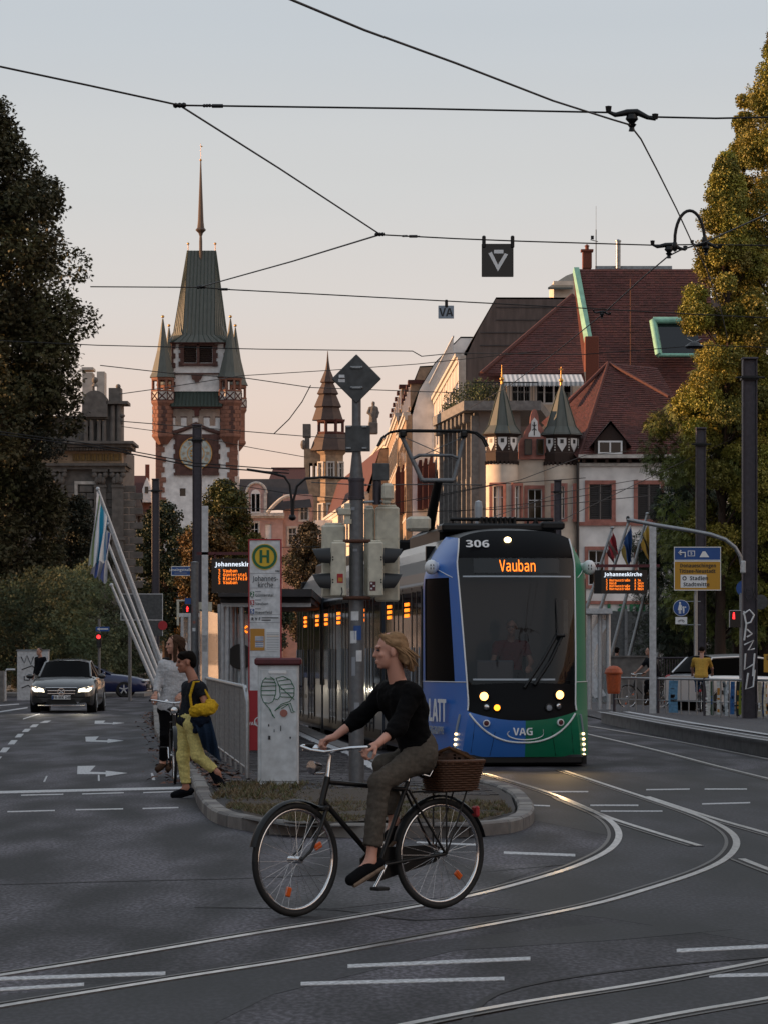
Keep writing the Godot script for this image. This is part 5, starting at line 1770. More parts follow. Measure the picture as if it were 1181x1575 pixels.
	tree("street_tree", "dark low tree behind the tram shelter roof", V3(-5.2,0,-160),2.0,0.2,[[1.8,0.9],[3.2,1.4],[4.6,1.2],[5.4,0.3]],40,0.6,120,0.17, "leaf_street_dark", "2d3a20",45, "round", "trees along the street")
	# roof tuft on the far house
	var t := thing("hedge_bush", "rounded grey-green bush behind the grey saloon car", "bush", V3(-12.2,0,-146),0.0, "bushes by the road")
	var spots: Array = []
	rng.seed = 91
	for i in 80:
		var a := rng.randf() * TAU
		var h := rng.randf_range(0.3,5.0)
		var q := sqrt(rng.randf()) * 2.0 * sqrt(maxf(0.05,1.0 - pow(h / 5.4,2.2)))
		spots.append([V3(-12.2 + cos(a) * q, h,-146 + sin(a) * q),0.66])
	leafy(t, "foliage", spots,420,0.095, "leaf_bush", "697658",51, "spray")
	t = thing("hedge_bush", "wide grey-green bush at the left edge behind the utility cabinet", "bush", V3(-15.5,0,-147),0.0, "bushes by the road")
	spots = []
	for i in 90:
		var h := rng.randf_range(0.2,4.6)
		spots.append([V3(rng.randf_range(-18.5,-13.0), h,-147 + rng.randf_range(-1.2,1.2)),0.75])
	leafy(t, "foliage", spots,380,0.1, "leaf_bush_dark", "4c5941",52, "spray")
	t = thing("hedge_bush", "loose low bush beside the leaning flagpoles", "bush", V3(-10.2,0,-148),0.0, "bushes by the road")
	spots = []
	for i in 44:
		var h := rng.randf_range(0.2,2.9)
		spots.append([V3(rng.randf_range(-11.0,-9.2), h,-148 + rng.randf_range(-1,1)),0.5])
	leafy(t, "foliage", spots,130,0.13, "leaf_bush_dark", "4c5941",53, "spray")

# ---------------------------------------------------------------- street furniture
func bar(t: Node3D, called: String, a: Vector3, b: Vector3, r: float, m: Material, sides := 8) -> MeshInstance3D:
	var q := Mb.new()
	q.tube([a, b], r, sides)
	return part(called, q, m, t)
func plate(t: Node3D, called: String, d: float, x0: float, y0: float, x1: float, y1: float, m: Material, th := 0.02, out := 0.0) -> MeshInstance3D:   # a board facing the camera, its corners in pixels
	var k := d / F
	var b := Mb.new()
	b.bb((x0 - HX) * k, (x1 - HX) * k, EYE + (HY - y1) * k, EYE + (HY - y0) * k,-d - th + out,-d + out)
	return part(called, b, m, t)
func disc(t: Node3D, called: String, o: Vector3, r: float, m: Material, th := 0.02, n := 28) -> MeshInstance3D:
	var b := Mb.new().at(o, Basis(Vector3.RIGHT, PI / 2))
	b.lathe([V2(r,-th), V2(r,0), V2(0,0)], n)
	return part(called, b, m, t)
func ring(t: Node3D, called: String, o: Vector3, r0: float, r1: float, m: Material, th := 0.004) -> MeshInstance3D:
	var b := Mb.new().at(o, Basis(Vector3.RIGHT, PI / 2))
	b.lathe([V2(r1,-0.001), V2(r1, th), V2(r0, th), V2(r0,-0.001)],32)
	return part(called, b, m, t)
func mast(label: String, px: float, top: float, wpx: float, d: float) -> Node3D:
	var k := d / F
	var x := (px - HX) * k
	var t := thing("overhead_line_mast", label, "mast", V3(x,0,-d),0.0, "masts that carry the overhead wires")
	var h := EYE + (HY - top) * k
	var w := wpx * k
	var b := Mb.new().at(V3(x, h * 0.5,-d))
	b.bev(Vector3(), V3(w * 0.86, h, w * 0.5),0.012)
	for s in [-1.0,1.0]: b.bev(V3(s * w * 0.46,0,0), V3(w * 0.09, h, w * 1.05),0.008)
	part("shaft", b, M.pole_dark, t)
	b = Mb.new().at(V3(x, h,-d))
	b.bev(V3(0,0.02,0), V3(w * 1.12,0.05, w * 1.15),0.012)
	part("cap", b, M.pole_dark, t)
	b = Mb.new().at(V3(x, h - 0.45,-d))
	b.box(V3(0,0,0), V3(w * 1.2,0.09, w * 1.2)); b.tube([V3(-w,0, w * 0.62), V3(w,0, w * 0.62)],0.025,6)
	part("clamp", b, M.black_metal, t)
	b = Mb.new().at(V3(x,0.02,-d))
	b.bev(Vector3(), V3(w * 1.7,0.06, w * 1.7),0.01)
	part("base_plate", b, M.pole_dark, t)
	return t

func street_left() -> void:
	mast("tall dark mast standing in front of the gate tower clock",304,655,14,113)
	mast("dark mast beside the half-timbered house, left of the clock mast",240,738,11,146)
	# white electricity cabinet with a drawing on it
	var d := 41.0
	var k := d / F
	var o := V3((428 - HX) * k,0.1,-d)
	var t := thing("switch_cabinet", "white switch cabinet with maroon lid and a dark scribbled drawing on its door", "cabinet", o)
	var b := Mb.new().at(o)
	b.bev(V3(0,0.69,-0.18), V3(0.455,1.38,0.36),0.012)
	part("body", b, M.cabinet_white, t)
	b = Mb.new().at(o)
	b.bev(V3(0.0,1.41,-0.18), V3(0.53,0.085,0.44),0.02)
	part("lid", b, M.maroon, t)
	b = Mb.new().at(o)
	b.bev(V3(0.01,0.69,0.006), V3(0.4,1.26,0.012),0.004)
	part("door", b, M.cabinet_white, t)
	b = Mb.new().at(o)
	b.bev(V3(-0.005,1.29,0.014), V3(0.2,0.035,0.012),0.004)
	part("name_plate", b, M.white_paint, t)
	disc(t, "round_lock", o + V3(0.065,0.83,0.024),0.042, M.sandstone_pink,0.012)
	b = Mb.new().at(o + V3(0.0,0,0.017))
	var sc := 0.45 / 215.0    # the drawing: two lobes of ruled lines
	var dr := [[[350,20],[330,40],[322,75],[322,120],[335,155],[365,160],[385,150],[400,110],[402,60],[385,25],[370,18]],[[402,25],[440,15],[480,35],[500,75],[498,120],[475,150],[430,165],[395,200]],[[402,25],[420,70],[425,120],[412,140],[390,135]],[[340,28],[395,30]],[[332,45],[400,48]],[[326,68],[402,66]],[[324,92],[400,90]],[[326,115],[398,116]],[[415,40],[475,30]],[[422,62],[492,55]],[[426,84],[500,80]],[[428,104],[500,104]],[[426,125],[494,128]],[[412,60],[500,140]],[[340,158],[372,195],[385,230]],[[365,190],[395,240]],[[395,200],[440,170],[480,160],[495,205]],[[430,190],[470,165]],[[470,170],[485,210],[505,205]]]
	for l in dr:
		var pl: Array = []
		for q in l: pl.append(V3((q[0] - 412) * sc,1.255 - (q[1] - 10) * sc,0))
		b.tube(pl,0.004,4)
	part("drawing", b, M.print_green, t)
	b = Mb.new().at(o + V3(0,0,0.017))
	for q in [[360,325,372,345],[475,330,482,340],[360,262,366,275],[440,590,446,605],[425,270,429,300],[390,290,394,305]]: b.bb((q[0] - 412) * sc, (q[2] - 412) * sc,1.255 - (q[3]) * sc,1.255 - q[1] * sc,-0.002,0.002)
	part("scuff_mark", b, M.print_black, t)
	# stop sign stele
	d = 55.0
	k = d / F
	t = thing("stop_sign", "tall white tram stop sign with a green and yellow H roundel and red base", "stop sign", P(408,1008, d) - V3(0, EYE - 0.12,0))
	plate(t, "panel", d,384.5,831,431.5,1062, M.print_white,0.08)
	plate(t, "base_panel", d,384.5,1062,431.5,1154, M.red_paint,0.08)
	for x in [382.5,431.5]: plate(t, "edge", d, x,829.5, x + 2,1156, M.red_paint,0.1,0.01)
	plate(t, "edge", d,384.5,829,431.5,831, M.red_paint,0.1,0.01)
	var f := Basis()
	var hc := P(407.5,856.5, d) + V3(0,0,0.004)
	disc(t, "roundel", hc,0.19, M.print_yellow,0.006)
	ring(t, "roundel_ring", hc,0.145,0.186, M.print_green)
	ring(t, "roundel_rim", hc,0.186,0.196, M.print_yellow)
	text("letter", "H",0.19, Transform3D(f, hc + V3(0,0,0.004)), M.print_green, t)
	text("lettering", "Johannes-",0.076, Transform3D(f, P(409,890, d) + V3(0,0,0.004)), M.print_black, t,0.004,0.8, false)
	text("lettering", "kirche",0.076, Transform3D(f, P(409,899.5, d) + V3(0,0,0.004)), M.print_black, t,0.004,0.8, false)
	text("number", "104",0.03, Transform3D(f, P(427,878.5, d) + V3(0,0,0.004)), M.print_black, t)
	var ln := [["2", "Günterstal", M.print_green,914.0],["3", "Vauban", M.red_paint,927.0],["5", "Rieselfeld", M.print_blue,940.5]]
	for l in ln:
		plate(t, "line_badge", d,385.5, l[3] - 4,391.5, l[3] + 3.5, l[2],0.006,0.006)
		text("line_number", l[0],0.055, Transform3D(f, P(388.5, l[3], d) + V3(0,0,0.008)), M.white_paint, t)
		text("lettering", l[1],0.042, Transform3D(f, P(393, l[3] + 1.5, d) + V3(0,0,0.004)), M.print_black, t,0.004,1.0, false, HORIZONTAL_ALIGNMENT_LEFT)
		plate(t, "small_print", d,393, l[3] - 5,402, l[3] - 3.6, M.print_grey,0.004,0.004)
		plate(t, "underline", d,387, l[3] + 5,390, l[3] + 5.8, M.print_black,0.004,0.004)
	text("lettering", "R V F",0.045, Transform3D(f, P(387,952, d) + V3(0,0,0.004)), M.print_black, t,0.004,1.0, true, HORIZONTAL_ALIGNMENT_LEFT)
	for q in [[403,949.5,429,951],[403,953,417,954.5]]: plate(t, "small_print", d, q[0], q[1], q[2], q[3], M.print_black,0.004,0.004)
	for y in [881.5,904.0,945.0,957.0,1010.0]: plate(t, "rule", d,385, y,431, y + 0.5, M.print_grey,0.004,0.003)
	plate(t, "yellow_notice", d,385.5,967,407.5,1000.5, M.print_orange,0.006,0.006)
	for y in [978.5,987.5]: plate(t, "notice_box", d,393, y,406, y + 8, M.print_white,0.004,0.009)
	for i in 6: plate(t, "notice_line", d,393.5,979.5 + i * 2.8,405.5,980.3 + i * 2.8, M.print_blue,0.003,0.0115)
	plate(t, "timetable", d,409.5,967.5,430.5,1001, M.white_paint,0.006,0.006)
	for i in 11: plate(t, "timetable_line", d,410.5,973 + i * 2.5,429.5,973.7 + i * 2.5,[M.print_grey, M.print_grey, M.print_orange][i % 3 if i == 2 else 0],0.003,0.009)
	ring(t, "emblem", P(399,1110, d) + V3(0,0,0.004),0.06,0.075, M.white_paint)
	text("lettering", "VAG",0.05, Transform3D(f, P(389,1113, d) + V3(0,0,0.006)), M.white_paint, t)
	# departure board on its own post
	d = 58.0
	var dp := [["3 Vauban",878.0],["2 Günterstal",884.0],["5 Rieselfeld",890.0],["3 Vauban",896.0]]
	t = thing("departure_board", "black departure board with amber lines hung from a maroon arm on a light post", "display", P(315.5,1008, d) - V3(0, EYE - 0.12,0))
	k = d / F
	b = Mb.new()
	b.bb((311 - HX) * k, (320.5 - HX) * k,0.12, EYE + (HY - 778) * k,-d - 0.09,-d)
	part("post", b, M.white_metal, t)
	plate(t, "arm", d,303,849,398,853.5, M.maroon,0.06)
	plate(t, "housing", d,326,859,396,912, M.screen_black,0.14)
	for x in [330.0,388.0]: plate(t, "hanger", d, x,852, x + 2,860, M.maroon,0.04)
	text("lettering", "Johanneskirche",0.066, Transform3D(f, P(332,868, d) + V3(0,0,0.004)), M.led_white, t,0.004,1.0, true, HORIZONTAL_ALIGNMENT_LEFT)
	for q in dp: text("departure_line", q[0],0.05, Transform3D(f, P(336, q[1], d) + V3(0,0,0.004)), M.led_amber, t,0.004,0.92, true, HORIZONTAL_ALIGNMENT_LEFT, true)
	plate(t, "small_print", d,332,872.7,345,873.8, M.print_grey,0.003,0.004)
	b = Mb.new()
	b.bb((311.6 - HX) * k, (319.6 - HX) * k, EYE + 0.06, EYE + 0.32,-d,-d + 0.002)
	part("scribble_patch", b, M.galvanised, t)
	# tram shelter
	t = thing("tram_shelter", "tram shelter with white posts, dark flat roof and printed glass end wall", "shelter", P(400,1008,66) - V3(0, EYE - 0.18,0))
	b = Mb.new()
	b.bb(P(336,0,62).x, P(480,0,62).x, EYE + 1.0, EYE + 1.13,-75,-62); b.bb(P(338,0,62).x, P(478,0,62).x, EYE + 0.9, EYE + 1.0,-74.8,-62.3)
	part("roof", b, M.slate, t)
	b = Mb.new()
	b.bb(P(340,0,62).x, P(478,0,62).x, EYE + 0.83, EYE + 0.9,-62.5,-62.35)
	part("eave_beam", b, M.white_metal, t)
	for q in [[339.0,341.5,64.0],[344.5,344.0,62.6],[351.0,349.0,62.4],[358.0,356.0,63.0],[363.0,364.0,66.0],[372.0,377.0,62.4]]:
		var kk: float = q[2] / F
		b = Mb.new()
		b.tube([V3((q[1] - HX) * kk,0.12,-q[2]), V3((q[0] - HX) * kk, EYE + 0.9,-q[2])],0.045,4)
		part("post", b, M.white_metal, t)
	b = Mb.new()
	b.bb(P(366,0,63).x, P(386,0,63).x,0.4, EYE + 0.72,-63.05,-63.0)
	part("glass_wall", b, pane("glass_print", "b9c6cc",0.75,0.3), t)
	b = Mb.new()
	b.bb(P(335,0,70).x, P(337,0,70).x,0.3, EYE + 0.8,-74,-63)
	part("side_glass", b, pane("glass_clear", "9aa6ab",0.35), t)
	disc(t, "printed_spot", P(370,1010,62.95) ,0.22, M.window_dark,0.004)
	b = Mb.new()
	b.tube([P(381,963,62.9), P(374,968,62.9), P(381,973,62.9)],0.02,6)
	part("arrow_light", b, M.led_amber, t)
	b = Mb.new()
	for px in [376,383]: b.tube([P(px,1085,62.9), P(px + 2,1074,62.9), P(px + 5,1085,62.9)],0.01,4)
	part("scribble", b, M.print_black, t)
	# smaller glazed shelter farther back
	t = thing("glass_shelter", "small white-framed glass shelter farther back behind the signal post", "shelter", P(305,1008,84) - V3(0, EYE - 0.12,0))
	for px in [281,292,330]: bar(t, "post", P(px,948,84), P(px,1095,84),0.04, M.white_metal,4)
	plate(t, "roof",84,276,943,336,949, M.white_metal,2.5)
	b = Mb.new()
	b.prism(PackedVector2Array([V2(P(309,0,85).x, P(0,1050,85).y), V2(P(329,0,85).x, P(0,1050,85).y), V2(P(329,0,85).x, P(0,978,85).y), V2(P(316,0,85).x, P(0,962,85).y), V2(P(309,0,85).x, P(0,962,85).y)]),-85.02,-85)
	part("printed_pane", b, M.glass_print, t)
	plate(t, "clear_pane",85.5,282,950,330,1090, M.glass_clear,0.02)
	# signal and street name post
	d = 70.0
	t = thing("signal_post", "grey-green post with a red pedestrian light and blue street name plate", "signal post", P(300,1008, d) - V3(0, EYE,0))
	bar(t, "post", V3(P(300,0, d).x,0,-d), P(300,866, d),0.075, M.pole_grey,14)
	b = Mb.new()
	b.lathe([V2(0.078,0), V2(0.08,0.03), V2(0,0.05)],12, P(300,867, d))
	part("cap", b, M.pole_grey, t)
	plate(t, "name_plate", d,264,871,293,885.5, M.print_blue,0.012,0.02)
	for q in [[264,871,293,872],[264,884.5,293,885.5],[264,872,264.8,884.5]]: plate(t, "plate_rim", d, q[0], q[1], q[2], q[3], M.white_paint,0.004,0.025)
	text("lettering", "Lessingstraße",0.05, Transform3D(f, P(279,876.5, d) + V3(0,0,0.024)), M.white_paint, t,0.003,0.95)
	plate(t, "small_print", d,269,881,288,882, M.print_grey,0.003,0.024)
	plate(t, "pedestrian_signal", d,281.5,930,295,943, M.black_metal,0.12,0.05)
	b = Mb.new().at(P(289,936.5, d) + V3(0,0,0.052))
	b.ball(V3(0,0.035,0), V3(0.012,0.012,0.004),8); b.bev(V3(0,-0.005,0), V3(0.022,0.055,0.006),0.002); b.bb(-0.022,0.022,0.0,0.018,-0.003,0.003); b.bb(-0.014,-0.003,-0.055,-0.03,-0.003,0.003); b.bb(0.003,0.014,-0.055,-0.03,-0.003,0.003)
	part("red_figure", b, M.lamp_red, t)
	b = Mb.new()
	b.bb(P(272.5,0, d).x, P(276,0, d).x, P(0,962, d).y, P(0,922, d).y,-d - 0.05,-d + 0.02)
	b.tube([P(272,924, d), P(296,924, d)],0.02,6)
	part("bracket", b, M.signal_beige, t)
	plate(t, "small_sign", d,285,920,294,929, M.print_blue,0.01,0.03)
	disc(t, "sticker", P(299.5,957, d) + V3(0,0,0.08),0.03, M.sandstone_pink,0.006)
	plate(t, "sticker", d,297,966,301.5,971, M.print_white,0.01,0.082)
	plate(t, "signal_back", d,306,926,326,940, M.signal_beige,0.15,-0.05)
	# steel railing beside the walkers
	t = thing("railing", "worn steel railing with upright bars running back from the white switch cabinet", "railing", V3(-1.6,0.1,-43.4))
	var a := V3(-1.62,0.1,-43.2)
	var e := V3(-2.86,0.12,-58.5)
	var rp: Array = [a, a + UP * 0.92, a + UP * 1.03 + V3(-0.02,0,-0.25), a.lerp(e,0.04) + UP * 1.1, e + UP * 1.1]
	b = Mb.new()
	b.tube(rp,0.028,8)
	part("top_rail", b, M.galvanised, t)
	bar(t, "bottom_rail", a + UP * 0.14, e + UP * 0.14,0.016, M.galvanised,6)
	b = Mb.new()
	b.tube([V3(0,0.14,0), V3(0,1.09,0)],0.0095,5, false)
	var bal := b.mesh()
	for i in range(1,66): put("baluster", bal, M.galvanised, t, Transform3D(Basis(), a.lerp(e, i / 66.0)))
	b = Mb.new()
	b.tube([Vector3(), V3(0,1.09,0)],0.024,6, false)
	var pst := b.mesh()
	for i in 9: put("post", pst, M.galvanised, t, Transform3D(Basis(), a.lerp(e, (i + 1) / 9.0)))
	# leaning flagpoles and the two hanging flags
	var poles := [[151,752,259,1046,117.0],[168,806,252,1036,118.5],[160,818,244,1036,120.0],[156,842,236,1034,121.0],[172,900,230,1036,122.0]]
	var lb := ["longest leaning white flagpole, holding the blue and white flag", "second leaning white flagpole, just right of the hanging flags", "third leaning white flagpole of the bundle, behind the second", "fourth leaning white flagpole of the bundle", "shortest leaning white flagpole at the low side of the bundle"]
	for i in poles.size():
		var q: Array = poles[i]
		var lo := P(q[2], q[3], q[4])
		var hi := P(q[0], q[1], q[4])
		lo = hi + (lo - hi) * (hi.y / (hi.y - lo.y))
		t = thing("flagpole", lb[i], "flagpole", lo,0.0, "leaning flagpoles on the left")
		b = Mb.new()
		b.tube([lo, hi],[0.075,0.045],10)
		part("pole", b, M.white_metal, t)
		b = Mb.new()
		b.ball(hi, Vector3.ONE * 0.07,8)
		part("pole_cap", b, M.white_metal, t)
		b = Mb.new()
		b.bev(lo + UP * 0.05, V3(0.35,0.1,0.35),0.02)
		part("foot", b, M.concrete, t)
	mat("flag_cloth", "ffffff",0.9).vertex_color_use_as_albedo = true
	flag("hanging_flag", "blue, white and green flag hanging limp from the longest leaning pole",[[150,756],[166,800],[138,872],[163,862]],117.0,[Color(0.76,0.76,0.8), Color(0.34,0.42,0.2), Color(0.76,0.78,0.82), Color(0.76,0.78,0.82), Color(0.03,0.36,0.55), Color(0.05,0.38,0.56), Color(0.76,0.79,0.82), Color(0.76,0.79,0.82), Color(0.2,0.36,0.55)])
	flag("hanging_flag", "white flag with dark blue hem hanging from the second leaning pole",[[160,812],[171,822],[141,884],[164,897]],118.5,[Color(0.6,0.58,0.62), Color(0.05,0.09,0.28), Color(0.62,0.6,0.64), Color(0.6,0.62,0.66), Color(0.06,0.1,0.28), Color(0.7,0.7,0.72)])
	# cabinet by the hedge, low fence, small posts and signs far left
	d = 128.0
	t = thing("utility_cabinet", "pale utility cabinet with black graffiti in front of the bushes", "cabinet", P(51,1008, d) - V3(0, EYE,0))
	plate(t, "body", d,27,1001,75,1077, M.white_metal,0.4)
	plate(t, "lid", d,26,999,76,1001.5, M.zinc,0.44,0.02)
	b = Mb.new()
	for q in [[[33,1010],[38,1020],[42,1008],[48,1022],[52,1010]],[[54,1020],[60,1008],[66,1018],[70,1010]],[[34,1030],[50,1024],[62,1034],[70,1026]],[[38,1040],[38,1046],[46,1046],[46,1040]],[[56,1050],[64,1044],[70,1054]],[[34,1058],[44,1054],[52,1060]]]:
		var pl: Array = []
		for w in q: pl.append(P(w[0], w[1], d) + V3(0,0,0.003))
		b.tube(pl,0.02,4)
	part("graffiti", b, M.print_black, t)
	t = thing("bike_stand", "bent white tube barrier at the left edge beside the utility cabinet", "barrier", P(16,1008,124) - V3(0, EYE,0))
	b = Mb.new()
	b.tube([P(9,1078,124), P(9,1034,124), P(11,1030,124), P(24,1030,124)],0.035,8)
	part("bent_tube", b, M.white_metal, t)
	b = Mb.new()
	b.bb(P(-6,0,124).x, P(6,0,124).x,0, P(0,1032,124).y,-124.4,-124)
	part("block", b, M.concrete, t)
	t = thing("bridge_railing", "dark barred railing behind the blue car", "railing", P(215,1008,150) - V3(0, EYE,0))
	d = 154.0
	bar(t, "top_rail", P(140,1013, d), P(300,1013, d),0.05, M.black_metal,6)
	bar(t, "bottom_rail", P(140,1060, d), P(300,1060, d),0.03, M.black_metal,6)
	b = Mb.new()
	b.tube([V3(0,0,0), V3(0,1.45,0)],0.022,5, false)
	bal = b.mesh()
	for i in 40: put("baluster", bal, M.pole_dark, t, Transform3D(Basis(), V3(P(142 + i * 4.0,0, d).x,0,-d)))
	d = 126.0
	t = thing("road_sign", "large dark back of a direction sign on two posts behind the flagpoles", "road sign", P(218,1008, d) - V3(0, EYE,0))
	plate(t, "panel", d,187,914,250,953, M.sign_back,0.06)
	plate(t, "lower_panel", d,215,955,250,978, M.sign_back,0.06)
	for q in [[187,913,250,914.2],[187,953,250,954.2],[186,913,187.2,954.2],[250,913,251,978]]: plate(t, "rim", d, q[0], q[1], q[2], q[3], M.white_metal,0.07,0.01)
	for px in [200,238]: bar(t, "post", V3(P(px,0, d).x,0,-d - 0.12), P(px,914, d) + V3(0,0,-0.12),0.06, M.pole_grey,8)
	disc(t, "round_sign", P(251,962, d) + V3(0,0,0.05),0.16, M.red_paint)
	d = 136.0
	t = thing("traffic_light", "small traffic light showing red, half hidden by the bush beside the blue car", "traffic light", P(152,1008, d) - V3(0, EYE,0))
	plate(t, "housing", d,149,974,156,996, M.black_metal,0.2)
	disc(t, "red_lamp", P(152.3,979.5, d) + V3(0,0,0.02),0.075, M.lamp_red,0.02,14)
	for y in [986.5,992.5]: disc(t, "dark_lamp", P(152.3, y, d) + V3(0,0,0.02),0.065, M.signal_visor,0.02,12)
	bar(t, "post", V3(P(152.5,0, d).x,0,-d - 0.25), P(152.5,952, d) + V3(0,0,-0.25),0.05, M.pole_grey,8)
	plate(t, "one_way_sign", d,148,964,169,971, M.print_blue,0.02,0.03)
	plate(t, "arrow", d,153,966.6,167,968.2, M.white_paint,0.004,0.036)
	b = Mb.new()
	b.prism(PackedVector2Array([V2(P(150,0, d).x, P(0,967.4, d).y), V2(P(154,0, d).x, P(0,970, d).y), V2(P(154,0, d).x, P(0,965, d).y)]),-d + 0.03,-d + 0.036)
	part("arrow_head", b, M.white_paint, t)

func flag(called: String, label: String, c: Array, d: float, cols: Array) -> void:
	var t := thing(called, label, "flag", P(c[0][0], c[0][1], d))
	var b := Mb.new()
	var nc := cols.size()
	for j in nc:
		var rows: Array = []
		for i in 13:
			var v := i / 12.0
			var line := PackedVector3Array()
			for s in 4:
				var u := (j + s / 3.0) / nc
				var top := P(lerpf(c[0][0], c[1][0], u), lerpf(c[0][1], c[1][1], u), d)
				var bot := P(lerpf(c[2][0], c[3][0], u), lerpf(c[2][1], c[3][1], u), d)
				line.append(top.lerp(bot, v) + V3(sin(v * 5.0 + u * 9.0) * 0.03, sin(u * 20.0) * 0.06 * v, cos(u * TAU * 2.5 + v * 1.5) * (0.05 + 0.09 * v) + 0.06))
			rows.append(line)
		b.col = cols[j]
		b.grid(rows)
	part("cloth", b, M.flag_cloth, t)
	b = Mb.new()
	b.tube([P(c[0][0], c[0][1], d), P(c[1][0], c[1][1], d)],0.02,5)
	part("hem_cord", b, M.white_metal, t)

# ---------------------------------------------------------------- composite signal post behind the cyclist
func signal_pole() -> void:
	var d := 42.0
	var k := d / F
	var t := thing("traffic_signal_post", "grey signal post with beige traffic lights seen from behind and a diamond sign", "traffic signal", V3(P(548,0, d).x,0.1,-d))
	var pv := func(px: float, py: float, z := 0.0) -> Vector3: return P(px, py, d) + V3(0,0, z)
	var b := Mb.new()
	var bx := P(548.5,0, d).x
	b.tube([V3(bx,0.1,-d), pv.call(548.5,735), pv.call(548.5,700)],[0.09,0.082,0.055],18)
	b.tube([pv.call(548.5,700), pv.call(548.5,560)],0.052,16)
	part("post", b, M.pole_grey, t)
	b = Mb.new()
	for py in [738,766]: b.lathe([V2(0.088,-0.02), V2(0.097,-0.015), V2(0.097,0.015), V2(0.088,0.02)],18, pv.call(548.5, py))
	b.lathe([V2(0.084,0), V2(0.092,0.0), V2(0.09,0.22), V2(0.083,0.22)],18, pv.call(548.5,766))
	part("sleeve", b, M.pole_dark, t)
	# priority sign from behind
	b = Mb.new().at(pv.call(548.5,583.5,0.075), Basis(Vector3.BACK, PI / 4))
	b.bev(Vector3(), V3(0.405,0.405,0.02),0.009)
	part("diamond_sign", b, M.sign_back, t)
	for py in [566.0,597.0]:
		b = Mb.new().at(pv.call(548.5, py,0.09))
		b.bev(V3(0,0,0), V3(0.145,0.03,0.03),0.006); b.ball(V3(-0.06,0,0.015), Vector3.ONE * 0.012,6); b.ball(V3(0.06,0,0.015), Vector3.ONE * 0.012,6)
		part("clamp", b, M.galvanised, t)
	b = Mb.new().at(pv.call(526.5,582,0.087))
	b.lathe([V2(0.034,0), V2(0.034,0.002), V2(0,0.002)],16, Vector3(), true)
	b.at(pv.call(526,582,0.087)).bb(-0.033,0.033,0.0,0.036,0,0.002); b.bb(-0.038,0.038,-0.05,-0.012,0,0.002)
	part("sticker", b, M.print_white, t)
	b = Mb.new().at(pv.call(550.5,675,0.07))
	b.bev(Vector3(), V3(0.285,0.3,0.016),0.005)
	part("sign_back_plate", b, M.sign_back, t)
	for py in [657.0,690.0]:
		b = Mb.new().at(pv.call(548.5, py,0.09))
		for s in [-0.09,0.09]: b.bev(V3(s,0,0), V3(0.06,0.022,0.03),0.005)
		part("clamp", b, M.galvanised, t)
	b = Mb.new().at(pv.call(585.5,726,0.02))
	b.bev(Vector3(), V3(0.19,0.2,0.05),0.008)
	part("small_sign_back", b, M.sign_back, t)
	bar(t, "stem", pv.call(580,776,-0.02), pv.call(580,735,-0.02),0.05, M.pole_dark,8)
	bar(t, "side_arm", pv.call(552,773), pv.call(588,771),0.016, M.galvanised,8)
	b = Mb.new().at(pv.call(596,757,0.05))
	b.bev(Vector3(), V3(0.14,0.2,0.16),0.03); b.bev(V3(-0.01,-0.11,0), V3(0.09,0.06,0.1),0.015)
	part("detector", b, M.signal_beige, t)
	b = Mb.new().at(pv.call(533,790,0.02))
	b.bev(V3(-0.02,0.02,0), V3(0.15,0.08,0.1),0.01); b.bev(V3(0.02,0.0,-0.02), V3(0.09,0.24,0.09),0.01)
	b.lathe([V2(0.05,0), V2(0.05,0.05), V2(0,0.05)],14, V3(0.02,-0.12,0.02))
	part("junction_box", b, M.signal_beige, t)
	# signal heads: [centre px, centre py, width px, height px, depth offset]
	for q in [[513.0,863.0,37.0,112.0,-0.16, "signal_head"],[595.5,852.0,37.0,146.0,-0.16, "signal_head"],[568.0,850.0,16.0,140.0,-0.22, "signal_head"]]:
		b = Mb.new().at(pv.call(q[0], q[1], q[4]))
		var w: float = q[2] * k
		var h: float = q[3] * k
		b.bev(Vector3(), V3(w, h,0.16),0.02)
		b.bev(V3(0, h * 0.5 + 0.008,-0.01), V3(w * 0.75,0.035,0.12),0.012)
		for i in 2: b.bb(-w * 0.505, w * 0.505,-h * 0.5 + h * (i + 1) / 3.0 - 0.004,-h * 0.5 + h * (i + 1) / 3.0 + 0.004,-0.08,0.083)
		part(q[5], b, M.signal_beige, t)
	for s in [[521.0,-1.0],[578.0,1.0]]:
		b = Mb.new().at(pv.call(s[0],876,0.1))
		b.bev(Vector3(), V3(0.178,0.625,0.17),0.016)
		b.bev(V3(0,0.32,0), V3(0.12,0.03,0.1),0.01); b.bb(-0.0895,0.0895,-0.004,0.004,-0.086,0.0855)
		part("signal_head", b, M.signal_beige, t)
		for v in [0.13,-0.16]:
			b = Mb.new().at(pv.call(s[0],876,0.1) + V3(s[1] * 0.088, v,0))
			var rows: Array = []
			for i in 7:
				var line := PackedVector3Array()
				for j in 15:
					var g := (j / 14.0 - 0.5) * 2.0
					var r := 0.118 - 0.012 * i / 6.0
					line.append(V3(s[1] * (i / 6.0) * lerpf(0.215,0.12, g * g), cos(g * 2.1) * r, sin(g * 2.1) * r * 0.72))
				rows.append(line)
			b.grid(rows)
			b.ball(Vector3(), V3(0.02,0.1,0.08),12)
			part("visor", b, M.signal_visor, t)
		b = Mb.new().at(pv.call(s[0],876,0.186))
		for v in [0.13,0.1,-0.13,-0.16]: b.bb(s[1] * 0.055, s[1] * 0.07, v, v + 0.018,0,0.004)
		part("hinge", b, M.black_metal, t)
	for py in [833.0,920.0]:
		b = Mb.new()
		b.tube([pv.call(528, py,0.13), pv.call(570, py,0.13)],0.022,8)
		part("cross_bar", b, M.rust, t)
	plate(t, "sticker", d,519,883,528,897, M.red_paint,0.004,0.188)
	plate(t, "sticker", d,521,889,527,895, M.print_orange,0.003,0.19)
